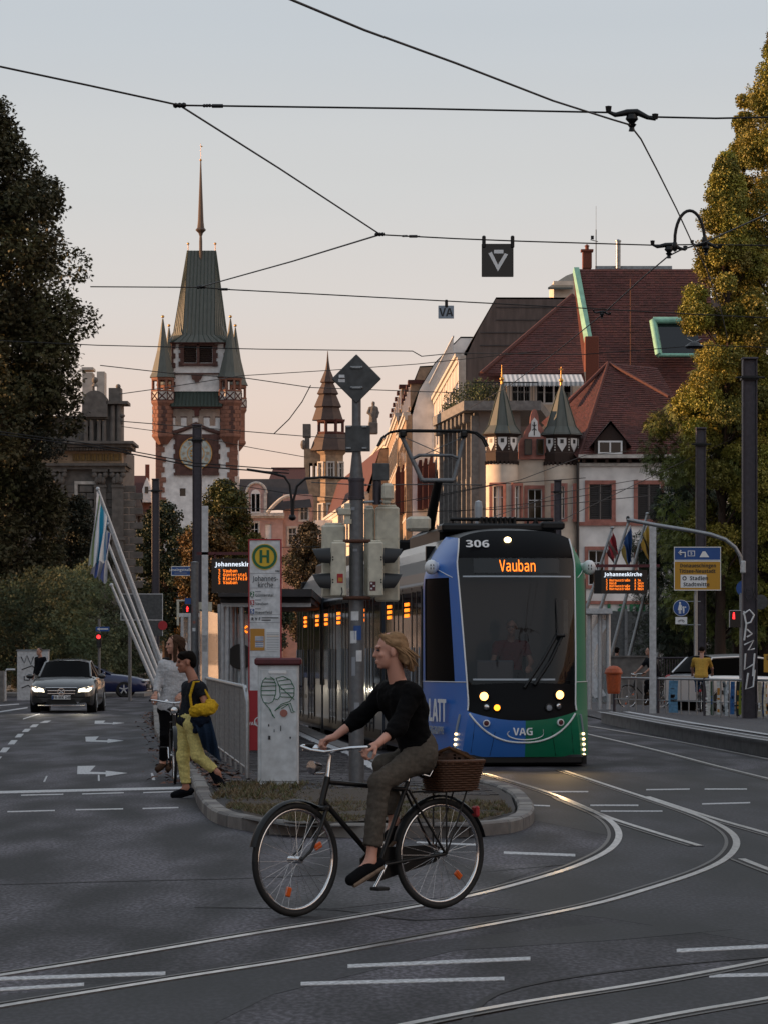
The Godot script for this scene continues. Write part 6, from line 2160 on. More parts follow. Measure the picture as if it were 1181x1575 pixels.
	plate(t, "sticker", d,569,895,578,909, M.maroon,0.004,0.188)
	for i in 3: plate(t, "sticker", d,570 + (i % 2) * 4,896.5 + i * 4,573 + (i % 2) * 4,899 + i * 4, M.print_white,0.003,0.19)
	b = Mb.new()
	b.tube([pv.call(526,904,0.188), pv.call(527,911,0.188), pv.call(525,917,0.188)],0.006,4)
	part("scribble", b, M.print_black, t)
	for q in [[540,940,552,955, M.print_white],[544,962,556,985, M.print_blue],[539,970,549,990, M.print_white],[548,1000,557,1018, M.print_white],[541,1010,547,1040, M.print_grey],[543,844,550,849, M.print_grey],[545,1080,553,1094, M.print_grey],[540,780,546,786, M.print_grey]]:
		var pb := Mb.new()      # torn bills pasted round the post
		var y0 := P(0, q[3], d).y
		var y1 := P(0, q[1], d).y
		var a0 := asin(clampf((q[0] - 548.5) * k / 0.0955,-0.99,0.99))
		var a1 := asin(clampf((q[2] - 548.5) * k / 0.0955,-0.99,0.99))
		for i in 5:
			var u0 := lerpf(a0, a1, i / 5.0)
			var u1 := lerpf(a0, a1, (i + 1) / 5.0)
			var r := 0.0935
			pb.quad(V3(bx + sin(u0) * r, y0,-d + cos(u0) * r), V3(bx + sin(u1) * r, y0 + 0.01,-d + cos(u1) * r), V3(bx + sin(u1) * r, y1,-d + cos(u1) * r), V3(bx + sin(u0) * r, y1 - 0.006,-d + cos(u0) * r))
		part("pasted_bill", pb, q[4], t)

func street_right() -> void:
	var f := Basis()
	mast("thick dark mast with white graffiti at the right edge",1152,553,22,88)
	mast("dark mast behind the yellow direction sign",1077,660,15,105.2)
	mast("dark mast rising behind the tram roof in front of the turret house",857,740,11,148)
	var d := 87.6
	var k := d / F
	var t := thing("bent_arm", "grey curved tube arm reaching left from the thick graffiti mast", "bracket", P(1140,868, d))
	var b := Mb.new()
	var pts: Array = []
	for q in [[963,799],[1010,808],[1060,816],[1092,822],[1115,830],[1130,842],[1138,856],[1140,868]]: pts.append(P(q[0], q[1], d))
	b.tube(pts,0.05,10)
	part("tube", b, M.galvanised, t)
	b = Mb.new().at(P(1142,872, d))
	b.bev(Vector3(), V3(0.12,0.3,0.2),0.02)
	part("bracket_plate", b, M.white_metal, t)
	b = Mb.new()
	b.ball(P(965,797, d), V3(0.05,0.06,0.05),8)
	part("end_cap", b, M.black_metal, t)
	# graffiti on the mast
	t = thing("graffiti", "white and black spray paint scrawls on the thick mast", "graffiti", P(1152,1000,87.75))
	b = Mb.new()
	for l in [[[1143,940],[1147,960],[1144,985]],[[1142,945],[1152,938],[1159,946],[1154,957],[1146,960]],[[1144,992],[1158,985],[1150,1000],[1160,998]],[[1146,1005],[1144,1030],[1158,1022]],[[1150,1035],[1146,1060],[1158,1056],[1160,1030]],[[1160,1005],[1157,1040]],[[1148,968],[1156,975],[1148,980]]]:
		pts = []
		for q in l: pts.append(P(q[0], q[1],87.68))
		b.tube(pts,0.022,4)
	part("white_scrawl", b, M.white_paint, t)
	b = Mb.new()
	for l in [[[1153,908],[1147,906],[1145,916],[1149,924],[1154,921],[1154,915],[1150,915]],[[1157,904],[1158,924]],[[1163,906],[1158,915],[1164,924]]]:
		pts = []
		for q in l: pts.append(P(q[0], q[1],87.68))
		b.tube(pts,0.014,4)
	part("black_scrawl", b, M.print_black, t)
	# departure board across the tracks
	d = 93.0
	k = d / F
	t = thing("departure_board", "black departure board with four amber lines on a pale square post right of the tram", "display", P(1003.5,1008, d) - V3(0, EYE - 0.06,0))
	b = Mb.new()
	b.bb((998.5 - HX) * k, (1008.5 - HX) * k,0.06, EYE + (HY - 805) * k,-d - 0.14,-d)
	part("post", b, M.white_metal, t)
	plate(t, "arm", d,910,868,1014,872.5, M.maroon,0.08,-0.02)
	plate(t, "housing", d,913,877,995,913, M.screen_black,0.2)
	plate(t, "side_panel", d,913,877,924,913, M.black_metal,0.03,0.02)
	text("lettering", "Johanneskirche",0.092, Transform3D(f, P(929,883.5, d) + V3(0,0,0.004)), M.led_white, t,0.004,1.0, true, HORIZONTAL_ALIGNMENT_LEFT)
	for i in 4:
		text("departure_line",["5 Hornusstraße", "3 Haid", "2 Hornusstraße", "5 Hornusstraße"][i],0.062, Transform3D(f, P(931,892.5 + i * 4.4, d) + V3(0,0,0.004)), M.led_amber, t,0.004,0.85, true, HORIZONTAL_ALIGNMENT_LEFT, true)
		text("departure_time",["A 1m", "A 5min", "A 7min", "A 8min"][i],0.062, Transform3D(f, P(975,892.5 + i * 4.4, d) + V3(0,0,0.004)), M.led_amber, t,0.004,0.75, true, HORIZONTAL_ALIGNMENT_LEFT, true)
	plate(t, "small_print", d,930,887.6,941,888.6, M.print_grey,0.003,0.004)
	# direction sign
	d = 104.0
	t = thing("direction_sign", "yellow direction sign under a blue motorway sign, partly behind leaves", "road sign", P(1073,1008, d) - V3(0, EYE,0))
	k = d / F
	plate(t, "blue_panel", d,1037,842,1107,861, M.print_blue,0.03)
	mat("sign_yellow", "b98a26",0.5)
	plate(t, "yellow_panel", d,1037,863.5,1107,907, M.sign_yellow,0.03)
	for q in [[1036,841,1108,842.2],[1036,861,1108,862.2],[1036,842.2,1037,861],[1107,842.2,1108,861],[1036,862.8,1108,864],[1036,907,1108,908.2],[1036,864,1037,907],[1107,864,1108,907]]: plate(t, "rim", d, q[0], q[1], q[2], q[3], M.white_paint,0.034,0.006)
	plate(t, "white_panel", d,1046,884,1086,904, M.white_paint,0.006,0.006)
	text("lettering", "Donaueschingen",0.105, Transform3D(f, P(1045,870, d) + V3(0,0,0.006)), M.print_black, t,0.004,0.88, true, HORIZONTAL_ALIGNMENT_LEFT)
	text("lettering", "Titisee-Neustadt",0.105, Transform3D(f, P(1044,878.5, d) + V3(0,0,0.006)), M.print_black, t,0.004,0.88, true, HORIZONTAL_ALIGNMENT_LEFT)
	text("lettering", "Stadien",0.11, Transform3D(f, P(1060,889.5, d) + V3(0,0,0.01)), M.print_black, t,0.004,0.95, true, HORIZONTAL_ALIGNMENT_LEFT)
	text("lettering", "Stadtmitte",0.11, Transform3D(f, P(1050,899, d) + V3(0,0,0.01)), M.print_black, t,0.004,0.95, true, HORIZONTAL_ALIGNMENT_LEFT)
	ring(t, "stadium_symbol", P(1052,889.5, d) + V3(0,0,0.007),0.035,0.06, M.print_black)
	b = Mb.new()
	b.tube([P(1053,857, d + 0.0) + V3(0,0,0.008), P(1053,850, d) + V3(0,0,0.008), P(1045,850, d) + V3(0,0,0.008)],0.022,4); b.tube([P(1047,846.5, d) + V3(0,0,0.008), P(1043,850, d) + V3(0,0,0.008), P(1047,853.5, d) + V3(0,0,0.008)],0.02,4)
	part("arrow", b, M.white_paint, t)
	plate(t, "road_number_box", d,1057,847,1068,855.5, M.white_paint,0.004,0.006)
	plate(t, "road_number_field", d,1058,848,1067,854.5, M.print_blue,0.004,0.009)
	text("road_number", "5",0.08, Transform3D(f, P(1062.5,851.3, d) + V3(0,0,0.012)), M.white_paint, t)
	b = Mb.new()
	b.prism(PackedVector2Array([V2(P(1075,0, d).x, P(0,857, d).y), V2(P(1090,0, d).x, P(0,857, d).y), V2(P(1084,0, d).x, P(0,848, d).y), V2(P(1080,0, d).x, P(0,848, d).y)]),-d + 0.004,-d + 0.008)
	part("road_symbol", b, M.white_paint, t)
	for px in [1070]: bar(t, "post", V3(P(px,0, d).x,0.05,-d - 0.08), P(px,842, d) + V3(0,0,-0.08),0.045, M.galvanised,8)
	# blue round footpath sign with a small plate
	d = 101.0
	t = thing("footpath_sign", "round blue sign with an adult and child above a small white bicycle plate", "road sign", P(1066,1008, d) - V3(0, EYE,0))
	disc(t, "disc", P(1047,935, d),0.225, M.white_paint,0.02)
	disc(t, "blue_disc", P(1047,935, d) + V3(0,0,0.005),0.213, M.print_blue,0.006)
	b = Mb.new().at(P(1045,935, d) + V3(0,0,0.008))
	b.ball(V3(0,0.135,0), V3(0.028,0.032,0.004),10); b.prism(PackedVector2Array([V2(-0.025,0.1), V2(0.025,0.1), V2(0.06,-0.06), V2(-0.06,-0.06)]),-0.003,0.003); b.bb(-0.03,-0.008,-0.16,-0.06,-0.003,0.003); b.bb(0.008,0.03,-0.16,-0.06,-0.003,0.003)
	b.ball(V3(0.1,0.02,0), V3(0.022,0.024,0.004),8); b.bev(V3(0.1,-0.05,0), V3(0.045,0.09,0.006),0.002); b.bb(0.083,0.098,-0.15,-0.09,-0.003,0.003); b.bb(0.104,0.118,-0.15,-0.09,-0.003,0.003); b.tube([V3(0.03,0.08,0), V3(0.085,-0.02,0)],0.009,4); b.ball(V3(0.15,0.02,0), V3(0.03,0.018,0.004),6)
	part("figures", b, M.white_paint, t)
	plate(t, "plate", d,1038,949,1056,960, M.white_paint,0.015)
	b = Mb.new().at(P(1047,955.5, d) + V3(0,0,0.004))
	for s in [-0.06,0.06]: b.tube([V3(s - 0.03,0,0), V3(s,0.03,0), V3(s + 0.03,0,0), V3(s,-0.03,0), V3(s - 0.03,0,0)],0.005,4)
	b.tube([V3(-0.06,0,0), V3(-0.02,0.04,0), V3(0.04,0.04,0), V3(0.06,0,0)],0.005,4); b.tube([V3(-0.02,0.04,0), V3(0,0,0), V3(0.04,0.04,0)],0.005,4)
	part("bicycle_symbol", b, M.print_black, t)
	bar(t, "post", V3(P(1068,0, d).x,0.05,-d), P(1068,914, d),0.03, M.galvanised,8)
	for py in [925.0,961.0]: bar(t, "bracket", P(1047, py, d) + V3(0,0,-0.03), P(1077, py, d) + V3(0,0,-0.03),0.012, M.galvanised,6)
	# long fence with painted boards, litter bin
	var a := V3(P(944,0,97).x,0.06,-97)
	var e := V3(P(1300,0,83).x,0.06,-83)
	t = thing("railing", "galvanised platform railing running to the right edge behind the far track", "railing", a)
	bar(t, "top_rail", a + UP * 0.92, e + UP * 0.92,0.03, M.galvanised,8)
	bar(t, "middle_rail", a + UP * 0.36, e + UP * 0.36,0.016, M.galvanised,6)
	b = Mb.new()
	b.tube([Vector3(), V3(0,0.92,0)],0.018,5, false)
	var bal := b.mesh()
	b = Mb.new()
	b.tube([Vector3(), V3(0,0.97,0)],0.04,8)
	var pst := b.mesh()
	for i in 29: put("baluster" if i % 6 else "post", bal if i % 6 else pst, M.galvanised if i % 6 else M.pole_dark, t, Transform3D(Basis(), a.lerp(e, i / 28.0)))
	var cols := ["5f93b8", "d9dcd9", "3d5a46", "dfe3e2", "7f8f96", "c9d2d6", "2f6fb0", "1d2024", "8a9a2f", "b8b2a0", "2c3b55", "e2d9c2", "4f7d8f", "9fb0a8"]
	var at_ := [[1035.0,14.0],[1086.0,6.0],[1094.0,5.0],[1104.0,6.0],[1112.0,5.0],[1119.0,4.5],[1126.0,6.5],[1134.0,5.0],[1139.5,4.0],[1167.0,6.0],[1173.0,3.0],[1178.0,4.0],[1009.0,5.0],[1146.0,4.0]]
	var what := ["broad pale blue painted board hung on the railing", "white board with dark marks, first of the close row", "narrow dark green board in the close row", "white board with a black outline in the close row", "slim grey board in the close row", "pale grey board leaning in the close row", "bright blue board in the close row", "black board in the close row beside the blue one", "olive yellow board in the close row", "beige curved board right of the graffiti mast", "navy board at the far right of the railing", "cream board at the very right of the railing", "thin dark teal board beside the pale post", "pale green board behind the graffiti mast"]
	for i in at_.size():
		var kk: float = (at_[i][0] - HX) / F      # where the line of sight meets the railing
		var tt := (a.x + kk * a.z) / ((a.x - e.x) + kk * (a.z - e.z))
		var o := a.lerp(e, tt) + V3(0,0,0.06)
		var w: float = at_[i][1] * -o.z / F
		var h := rng.randf_range(0.78,0.86)
		t = thing("painted_board", what[i], "board", o,0.0, "painted boards hung on the railing")
		b = Mb.new().at(o + UP * 0.88, Basis(Vector3.BACK, rng.randf_range(-0.05,0.05)))
		var bend := rng.randf_range(-0.04,0.04)
		var poly := PackedVector2Array()
		for j in 9: poly.append(V2(-w * 0.5 + sin(j / 8.0 * PI) * bend,-h * j / 8.0))
		for j in 9: poly.append(V2(w * 0.5 + sin((8 - j) / 8.0 * PI) * bend,-h * (8 - j) / 8.0))
		b.prism(poly,-0.012,0.012)
		part("board", b, mat("board_%d" % i, cols[i],0.6,0.0, texs["grime"],1.8), t)
		b = Mb.new().at(o + UP * 0.88 + V3(0,0,0.013))
		for j in 4:
			var y := -h * rng.randf_range(0.1,0.95)
			b.bb(-w * 0.35, w * rng.randf_range(0.0,0.35), y, y + rng.randf_range(0.015,0.09),0,0.003)
		part("painted_mark", b,[M.print_black, M.white_paint, M.print_blue, M.print_orange][i % 4], t)
	d = 96.0
	t = thing("litter_bin", "orange litter bin with domed lid on the railing beside the tram", "litter bin", P(943,1070, d))
	b = Mb.new().at(P(943,1067, d))
	b.lathe([V2(0,0), V2(0.15,0), V2(0.17,0.05), V2(0.2,0.5), V2(0.2,0.52)],20)
	part("bin_body", b, mat("bin_orange", "b4542a",0.5,0.0, texs["grime"],2.0), t)
	b = Mb.new().at(P(943,1067, d))
	b.lathe([V2(0.23,0.52), V2(0.24,0.56), V2(0.2,0.66), V2(0.1,0.73), V2(0,0.74)],20)
	part("bin_lid", b, M.bin_orange, t)
	bar(t, "bin_strap", P(936,1040, d) + V3(0,0,-0.25), P(950,1040, d) + V3(0,0,-0.25),0.02, M.black_metal,6)
	# far shelter beside the tram
	d = 99.0
	t = thing("glass_shelter", "glass shelter with a printed white curve right of the tram", "shelter", P(920,1008, d) - V3(0, EYE - 0.06,0))
	for px in [906,922,935]: bar(t, "post", P(px,944, d), P(px,1091, d),0.06, M.white_metal,4)
	plate(t, "roof", d,895,936,940,944, M.white_metal,3.0,0.3)
	plate(t, "pane", d,898,946,936,1080, M.glass_clear,0.02,-0.05)
	b = Mb.new()
	var gp := PackedVector2Array()
	for i in 11:
		var g := i / 10.0
		gp.append(V2(P(936 - 24 * sin(g * PI * 0.95),0, d).x, P(0,958 + g * 112, d).y))
	for i in 11:
		var g := 1.0 - i / 10.0
		gp.append(V2(P(928 - 32 * sin(g * PI * 0.9) - 4,0, d).x, P(0,950 + g * 124, d).y))
	b.prism(gp,-d - 0.04,-d - 0.03)
	part("printed_curve", b, M.print_white, t)
	# leaning poles with flags in front of the corner house
	var fl := [[941,812,905,925,118.0, "slim leaning pole nearest the tram, holding the red flag"],[966,803,915,960,119.0, "leaning flagpole holding the dark blue flag"],[995,790,940,1005,120.0, "leaning flagpole holding the yellow flag"],[1024,782,968,1005,121.0, "leaning bare pole right of the yellow flag"],[1058,815,1012,1003,122.0, "leaning bare pole half lost in the dark tree"]]
	for q in fl:
		var hi := P(q[0], q[1], q[4])
		var lo := P(q[2], q[3], q[4])
		lo = hi + (lo - hi) * (hi.y / (hi.y - lo.y))
		t = thing("flagpole", q[5], "flagpole", lo,0.0, "leaning flagpoles on the right")
		b = Mb.new()
		b.tube([lo, hi],[0.07,0.045],8)
		part("pole", b, M.galvanised, t)
		b = Mb.new()
		b.ball(hi, V3(0.07,0.05,0.07),8)
		part("pole_cap", b, M.galvanised, t)
		b = Mb.new()
		b.bev(lo + UP * 0.05, V3(0.35,0.1,0.35),0.02)
		part("foot", b, M.concrete, t)
	flag("pole_flag", "red flag with a pale emblem hanging from the leaning pole beside the tram",[[941,818],[932,850],[951,848],[942,866]],117.9,[Color(0.28,0.03,0.04), Color(0.33,0.03,0.04), Color(0.3,0.22,0.2), Color(0.3,0.03,0.04), Color(0.1,0.02,0.03)])
	flag("pole_flag", "dark blue flag with yellow edge hanging from its leaning pole",[[969,808],[954,846],[971,862],[964,872]],118.9,[Color(0.02,0.07,0.2), Color(0.02,0.08,0.24), Color(0.03,0.09,0.25), Color(0.3,0.22,0.06)])
	flag("pole_flag", "yellow and black flag hanging beside the pale square post",[[995,806],[984,836],[999,845],[996,862]],119.9,[Color(0.5,0.33,0.05), Color(0.5,0.36,0.1), Color(0.1,0.08,0.05), Color(0.5,0.3,0.05)])
	# low wall, dark railing and a red light behind
	t = thing("low_wall", "low grey wall behind the platform railing right of the tram", "wall", P(965,1008,112) - V3(0, EYE,0))
	plate(t, "wall",112,925,1011,1002,1086, M.concrete,0.3)
	plate(t, "coping",112,923,1008.5,1004,1011, M.concrete,0.4,0.05)
	t = thing("garden_railing", "dark upright-bar railing under the trees behind the cyclist in yellow", "railing", P(1045,1008,113) - V3(0, EYE,0))
	bar(t, "top_rail", P(1003,1012,113), P(1085,1012,113),0.035, M.pole_dark,6)
	b = Mb.new()
	b.tube([Vector3(), V3(0,1.5,0)],0.016,5, false)
	bal = b.mesh()
	for i in 20: put("baluster", bal, M.pole_dark, t, Transform3D(Basis(), V3(P(1004 + i * 4.2,0,113).x,0,-113)))
	d = 98.0
	t = thing("pedestrian_light", "black pedestrian light showing red beside the graffiti mast", "traffic light", P(1138,1008, d) - V3(0, EYE,0))
	bar(t, "post", V3(P(1139,0, d).x,0,-d), P(1139,912, d),0.05, M.galvanised,8)
	plate(t, "housing", d,1121,939,1138,965, M.screen_black,0.2,0.06)
	for q in [[1120.5,938.5,1138.5,939.5],[1120.5,939.5,1121.3,965]]: plate(t, "rim", d, q[0], q[1], q[2], q[3], M.white_metal,0.01,0.065)
	b = Mb.new().at(P(1127.5,946.5, d) + V3(0,0,0.064))
	b.ball(V3(0,0.06,0), V3(0.02,0.022,0.005),8); b.bev(V3(0,0,0), V3(0.05,0.08,0.008),0.002); b.bb(-0.028,-0.006,-0.1,-0.04,-0.003,0.003); b.bb(0.006,0.028,-0.1,-0.04,-0.003,0.003)
	part("red_figure", b, M.lamp_red, t)
	disc(t, "blue_sign", P(1144,905, d) + V3(0,0,0.02),0.22, M.print_blue)
	disc(t, "round_sign_back", P(1169,926, d) + V3(0,0,0.02),0.2, M.sign_back)
	plate(t, "yellow_plate",86,1174,1006,1200,1034, M.sign_yellow,0.02)
	text("lettering", "L",0.1, Transform3D(f, P(1180,1012,86) + V3(0,0,0.004)), M.print_black, t)

func ltext(called: String, what: String, h: float, x: Transform3D, m: Material, parent: Node3D, wide := 1.0, bold := true, align := HORIZONTAL_ALIGNMENT_CENTER, mono := false) -> MeshInstance3D:   # lettering in the parent's own coordinates
	var o := text(called, what, h, x, m, parent,0.006, wide, bold, align, mono)
	o.transform = Transform3D(x.basis * Basis.from_scale(V3(wide,1,1)), x.origin)
	return o

# ---------------------------------------------------------------- the tram
func nose_z(y: float) -> float:
	if y < 0.7: return -0.1 * pow((0.7 - y) / 0.55,2.0)
	if y < 1.17: return -0.1 * (y - 0.7) / 0.47
	if y < 2.98: return -0.1 - 0.62 * pow((y - 1.17) / 1.81,1.15)
	return -0.72 - 0.27 * pow((y - 2.98) / 0.38,1.7)
func mask_x(y: float) -> float:
	if y > 2.9: return 0.845 - 0.06 * (y - 2.9) / 0.45
	return lerpf(0.76,0.845, clampf((y - 0.9) / 2.0,0,1)) if y > 0.9 else lerpf(0.86,0.76, clampf((y - 0.12) / 0.78,0,1))
func side_x(y: float) -> float:
	return 1.2 if y < 2.6 else 1.2 - 0.36 * pow((y - 2.6) / 0.75,1.8)
func nose(u: float, y: float, out := 0.0) -> Vector3:
	return V3(u * (mask_x(y) + out * 0.3), y, nose_z(y) - 0.16 * u * u * absf(u) + out)
func cheek(s: float, w: float, y: float, out := 0.0) -> Vector3:
	var e := nose(s, y)
	var f := 1.0 - pow(1.0 - w,1.7)
	return V3(lerpf(e.x, s * side_x(y), f) + s * out, y, lerpf(e.z,-2.1, w) + out * 0.4)
func front_patch(b: Mb, u0: float, u1: float, lo: Callable, hi: Callable, out := 0.0, nu := 20, nv := 10) -> void:
	var rows: Array = []
	for i in nv + 1:
		var line := PackedVector3Array()
		for j in nu + 1:
			var u := lerpf(u0, u1, float(j) / nu)
			line.append(nose(u, lerpf(lo.call(u), hi.call(u), float(i) / nv), out))
		rows.append(line)
	b.grid(rows)
func cheek_patch(b: Mb, s: float, w0: float, w1: float, y0: float, y1: float, out := 0.0, nu := 10, nv := 12) -> void:
	var rows: Array = []
	for i in nv + 1:
		var line := PackedVector3Array()
		for j in nu + 1: line.append(cheek(s, lerpf(w0, w1, float(j) / nu), lerpf(y0, y1, float(i) / nv), out))
		rows.append(line)
	b.grid(rows, s < 0)

func tram() -> void:
	for q in [["tram_blue", "2f6cbc"],["tram_green", "0f7352"],["tram_black", "101114"],["tram_grey", "3c444f"],["tram_silver", "9aa3ac"]]:
		var m := mat(q[0], q[1],0.32,0.0)
		m.clearcoat_enabled = q[0] != "tram_black"
		m.clearcoat = 0.6
		m.clearcoat_roughness = 0.1
	for q in [["side_blue", "2f6cbc"],["side_green", "15805c"]]: mat(q[0], q[1],0.5 if q[0] == "side_green" else 0.3).metallic_specular = 0.3 if q[0] == "side_green" else 0.5
	M.tram_black.metallic_specular = 0.22
	M.tram_black.roughness = 0.38
	mat("cab_glass", "0a0c0f",0.35).metallic_specular = 0.08
	mat("alloy", "aeb1b5",0.4,0.3)
	mat("tram_cove", "5d656e",0.4)
	pane("tram_glass", "07090c",0.46,0.03).metallic_specular = 0.4
	mat("tram_window", "10141a",0.05)
	var t := thing("tram", "blue and green low-floor tram numbered 306 coming round the curve with lit headlights", "tram", V3(1.974,0,-51.5),0.0995)
	var b := Mb.new()
	var yb := func(u: float) -> float: return 0.655 + 0.13 * u * u
	var yw := func(u: float) -> float: return 1.19 - 0.03 * u * u
	var c := func(v: float) -> Callable:
		var level := func(_u: float) -> float: return v
		return level
	# front mask
	front_patch(b,-1.0,0.03, c.call(0.14), yb)
	obj("bumper_blue", b, M.tram_blue, t)
	b = Mb.new()
	front_patch(b,0.03,1.0, c.call(0.14), yb)
	obj("bumper_green", b, M.tram_green, t)
	b = Mb.new()
	front_patch(b,-1.0,1.0, yb, yw,0.0,24,8)
	obj("headlight_panel", b, M.tram_black, t)
	b = Mb.new()
	front_patch(b,-1.0,1.0, yw, c.call(2.98),0.0,20,16)
	obj("windscreen", b, M.tram_glass, t)
	b = Mb.new()
	var yt := func(u: float) -> float: return 3.38 - 0.11 * u * u * u * u
	front_patch(b,-1.0,1.0, c.call(2.98), yt,0.0,24,8)
	var rows: Array = []
	for i in 5:
		var line := PackedVector3Array()
		for j in 25:
			var u := j / 12.0 - 1.0
			line.append(nose(u, yt.call(u)).lerp(V3(u * 0.86,3.42 - 0.1 * u * u,-2.1), i / 4.0) + UP * 0.03 * (1 - u * u) * (i / 4.0))
		rows.append(line)
	b.grid(rows)
	obj("roof_fairing", b, M.tram_black, t)
	for s in [-1.0,1.0]:
		var m: Material = M.side_blue if s < 0 else M.side_green
		b = Mb.new()
		cheek_patch(b, s,0.0,1.0,0.14,0.8); var ws := 0.2 if s < 0 else 0.5
		cheek_patch(b, s,0.0, ws,0.8,2.7); cheek_patch(b, s,0.0,1.0,2.7,3.27,0.0,12,14)
		cheek_patch(b, s, ws,1.0,0.8,1.2); cheek_patch(b, s,0.9,1.0,1.2,2.7)
		rows = []
		for i in 6:
			var line := PackedVector3Array()
			line.append(cheek(s, i / 5.0,3.27)); line.append(nose(s,3.27).lerp(V3(s * 0.86,3.32,-2.1), i / 5.0))
			rows.append(line)
		b.grid(rows, s > 0)
		obj("cab_side", b, m, t)
		b = Mb.new()
		cheek_patch(b, s, ws,0.9,1.2,2.7,-0.012)
		obj("side_window", b, M.cab_glass, t)
		var line: Array = []
		for i in 30: line.append(nose(s, lerpf(0.8,3.26, i / 29.0),0.004) + V3(s * 0.004,0,0))
		b = Mb.new()
		b.tube(line,0.012,6)
		line = []
		for i in 10: line.append(cheek(s, i / 9.0,1.2,0.002))
		b.tube(line,0.007,5)
		line = []
		for i in 12: line.append(cheek(s, lerpf(0.12,1.0, i / 11.0),2.7 + 0.2 * sin(i / 11.0 * PI * 0.5),0.002))
		b.tube(line,0.006,5)
		obj("white_trim", b, M.white_paint, t)
		b = Mb.new()
		line = []
		for i in 9: line.append(nose(s * lerpf(0.98,1.0, i / 8.0), lerpf(0.74,0.14, i / 8.0),0.01).lerp(cheek(s,0.14, lerpf(0.74,0.14, i / 8.0),0.008),0.8 + 0.2 * sin(i / 8.0 * PI)))
		b.tube(line,0.022,6)
		obj("marker_strip", b, M.tram_silver, t)
		for i in 5:
			b = Mb.new()
			b.ball(line[4 + i] + V3(0,0.02,0.02) if i + 4 < 9 else line[8] + V3(0,0.02,0.02), V3(0.026,0.02,0.015),8)
			obj("marker_lamp", b, M.lamp_marker, t)
		b = Mb.new()
		b.ball(cheek(s,0.5,2.86,0.1), V3(0.1,0.11,0.1),14); b.tube([cheek(s,0.55,2.86,-0.02), cheek(s,0.5,2.86,0.08)],0.07,10)
		obj("camera_pod", b, M.white_paint, t)
		b = Mb.new()
		for i in 4: b.box(cheek(s,0.5,2.86,0.1) + V3(-0.02 + 0.04 * (i % 2),-0.02 + 0.045 * (i / 2),0.094), V3(0.012,0.028,0.01))
		obj("pod_slot", b, M.black_metal, t)
	# lamps on the panel: u, y, radius, material, ring
	for q in [[-0.72,1.0,0.075, "lamp_warm", "headlight"],[0.68,1.02,0.075, "lamp_warm", "headlight"],[-0.68,0.85,0.048, "chrome", "small_lamp"],[-0.49,0.84,0.055, "lamp_amber", "turn_signal"],[0.47,0.84,0.055, "print_grey", "turn_signal"],[0.66,0.86,0.048, "chrome", "small_lamp"],[-0.66,0.62,0.045, "maroon", "reflector"],[0.66,0.63,0.045, "maroon", "reflector"]]:
		var o := nose(q[0], q[1],0.01)
		b = Mb.new().at(o, Basis(UP, q[0] * 0.35) * Basis(Vector3.RIGHT, PI / 2))
		b.lathe([V2(q[2] * 0.8,0.01), V2(q[2] * 0.8,0.016), V2(q[2] * 0.4,0.022), V2(0,0.024)],18)
		var lamp := obj(q[4], b, M[q[3]], t)
		b = Mb.new().at(o, Basis(UP, q[0] * 0.35) * Basis(Vector3.RIGHT, PI / 2))
		b.lathe([V2(q[2] * 1.12,-0.02), V2(q[2] * 1.12,0.02), V2(q[2] * 0.82,0.024), V2(q[2] * 0.8,0.0)],18)
		obj("lamp_ring", b, M.white_paint if q[4] == "reflector" else M.black_metal, lamp)
		if q[4] == "headlight":
			var l := SpotLight3D.new()
			l.name = "headlight_beam"
			l.light_color = Color(1.0,0.83,0.6)
			l.light_energy = 0.7
			l.light_size = 0.07
			l.spot_angle = 28.0
			l.spot_range = 60.0
			l.spot_attenuation = 2.0
			l.shadow_enabled = true
			t.add_child(l, true)
			l.transform = Transform3D(Basis.looking_at(V3(0,-0.07,1.0), UP), o + V3(0,0,0.06))
	for q in [[-0.55,0.16,-0.5,0.5],[0.55,0.16,0.5,0.5],[-0.86,0.2,-0.86,0.66],[0.86,0.2,0.86,0.66]]:
		b = Mb.new()
		b.tube([nose(q[0], q[1],0.001), nose((q[0] + q[2]) * 0.5, (q[1] + q[3]) * 0.5,0.001), nose(q[2], q[3],0.001)],0.004,4)
		obj("panel_seam", b, M.black_metal, t)
	# smile line, emblem, number, destination
	b = Mb.new()
	var sm: Array = []
	for i in 33:
		var u := (i / 16.0 - 1.0) * 0.97
		sm.append(nose(u,0.345 + 0.44 * pow(absf(u),2.4),0.006))
	b.tube(sm,0.014,6)
	obj("white_curve", b, M.white_paint, t)
	ltext("emblem_lettering", "VAG",0.105, Transform3D(Basis(Vector3.RIGHT,-0.1), V3(-0.01,0.5,-0.005)), M.white_paint, t)
	b = Mb.new()
	sm = []
	for i in 21:
		var a := lerpf(-0.15,1.05, i / 20.0) * PI
		sm.append(nose((0.03 - cos(a + PI) * -0.30 * 1.05),0.47 - 0.085 * sin(a) + (0.05 if i == 20 else 0.0),0.006))
	b.tube(sm,[0.003,0.006,0.008,0.009,0.01,0.01,0.01,0.01,0.01,0.01,0.01,0.01,0.01,0.009,0.009,0.008,0.007,0.006,0.005,0.004,0.003],5)
	obj("emblem_swoosh", b, M.white_paint, t)
	ltext("fleet_number", "306",0.115, Transform3D(Basis(Vector3.RIGHT,-0.5), nose(-0.68,3.18,0.055)), M.white_paint, t,1.3)
	ltext("destination", "Vauban",0.17, Transform3D(Basis(Vector3.RIGHT,-0.33), nose(-0.0,2.86,0.012)), M.led_amber, t,0.62, true, HORIZONTAL_ALIGNMENT_CENTER, true)
	b = Mb.new()
	front_patch(b,-0.74,0.72, c.call(2.76), c.call(2.97),0.004,12,3)
	obj("display_field", b, M.screen_black, t)
	b = Mb.new()
	front_patch(b,-0.93,0.93, c.call(2.70), c.call(2.722),0.006,16,1)
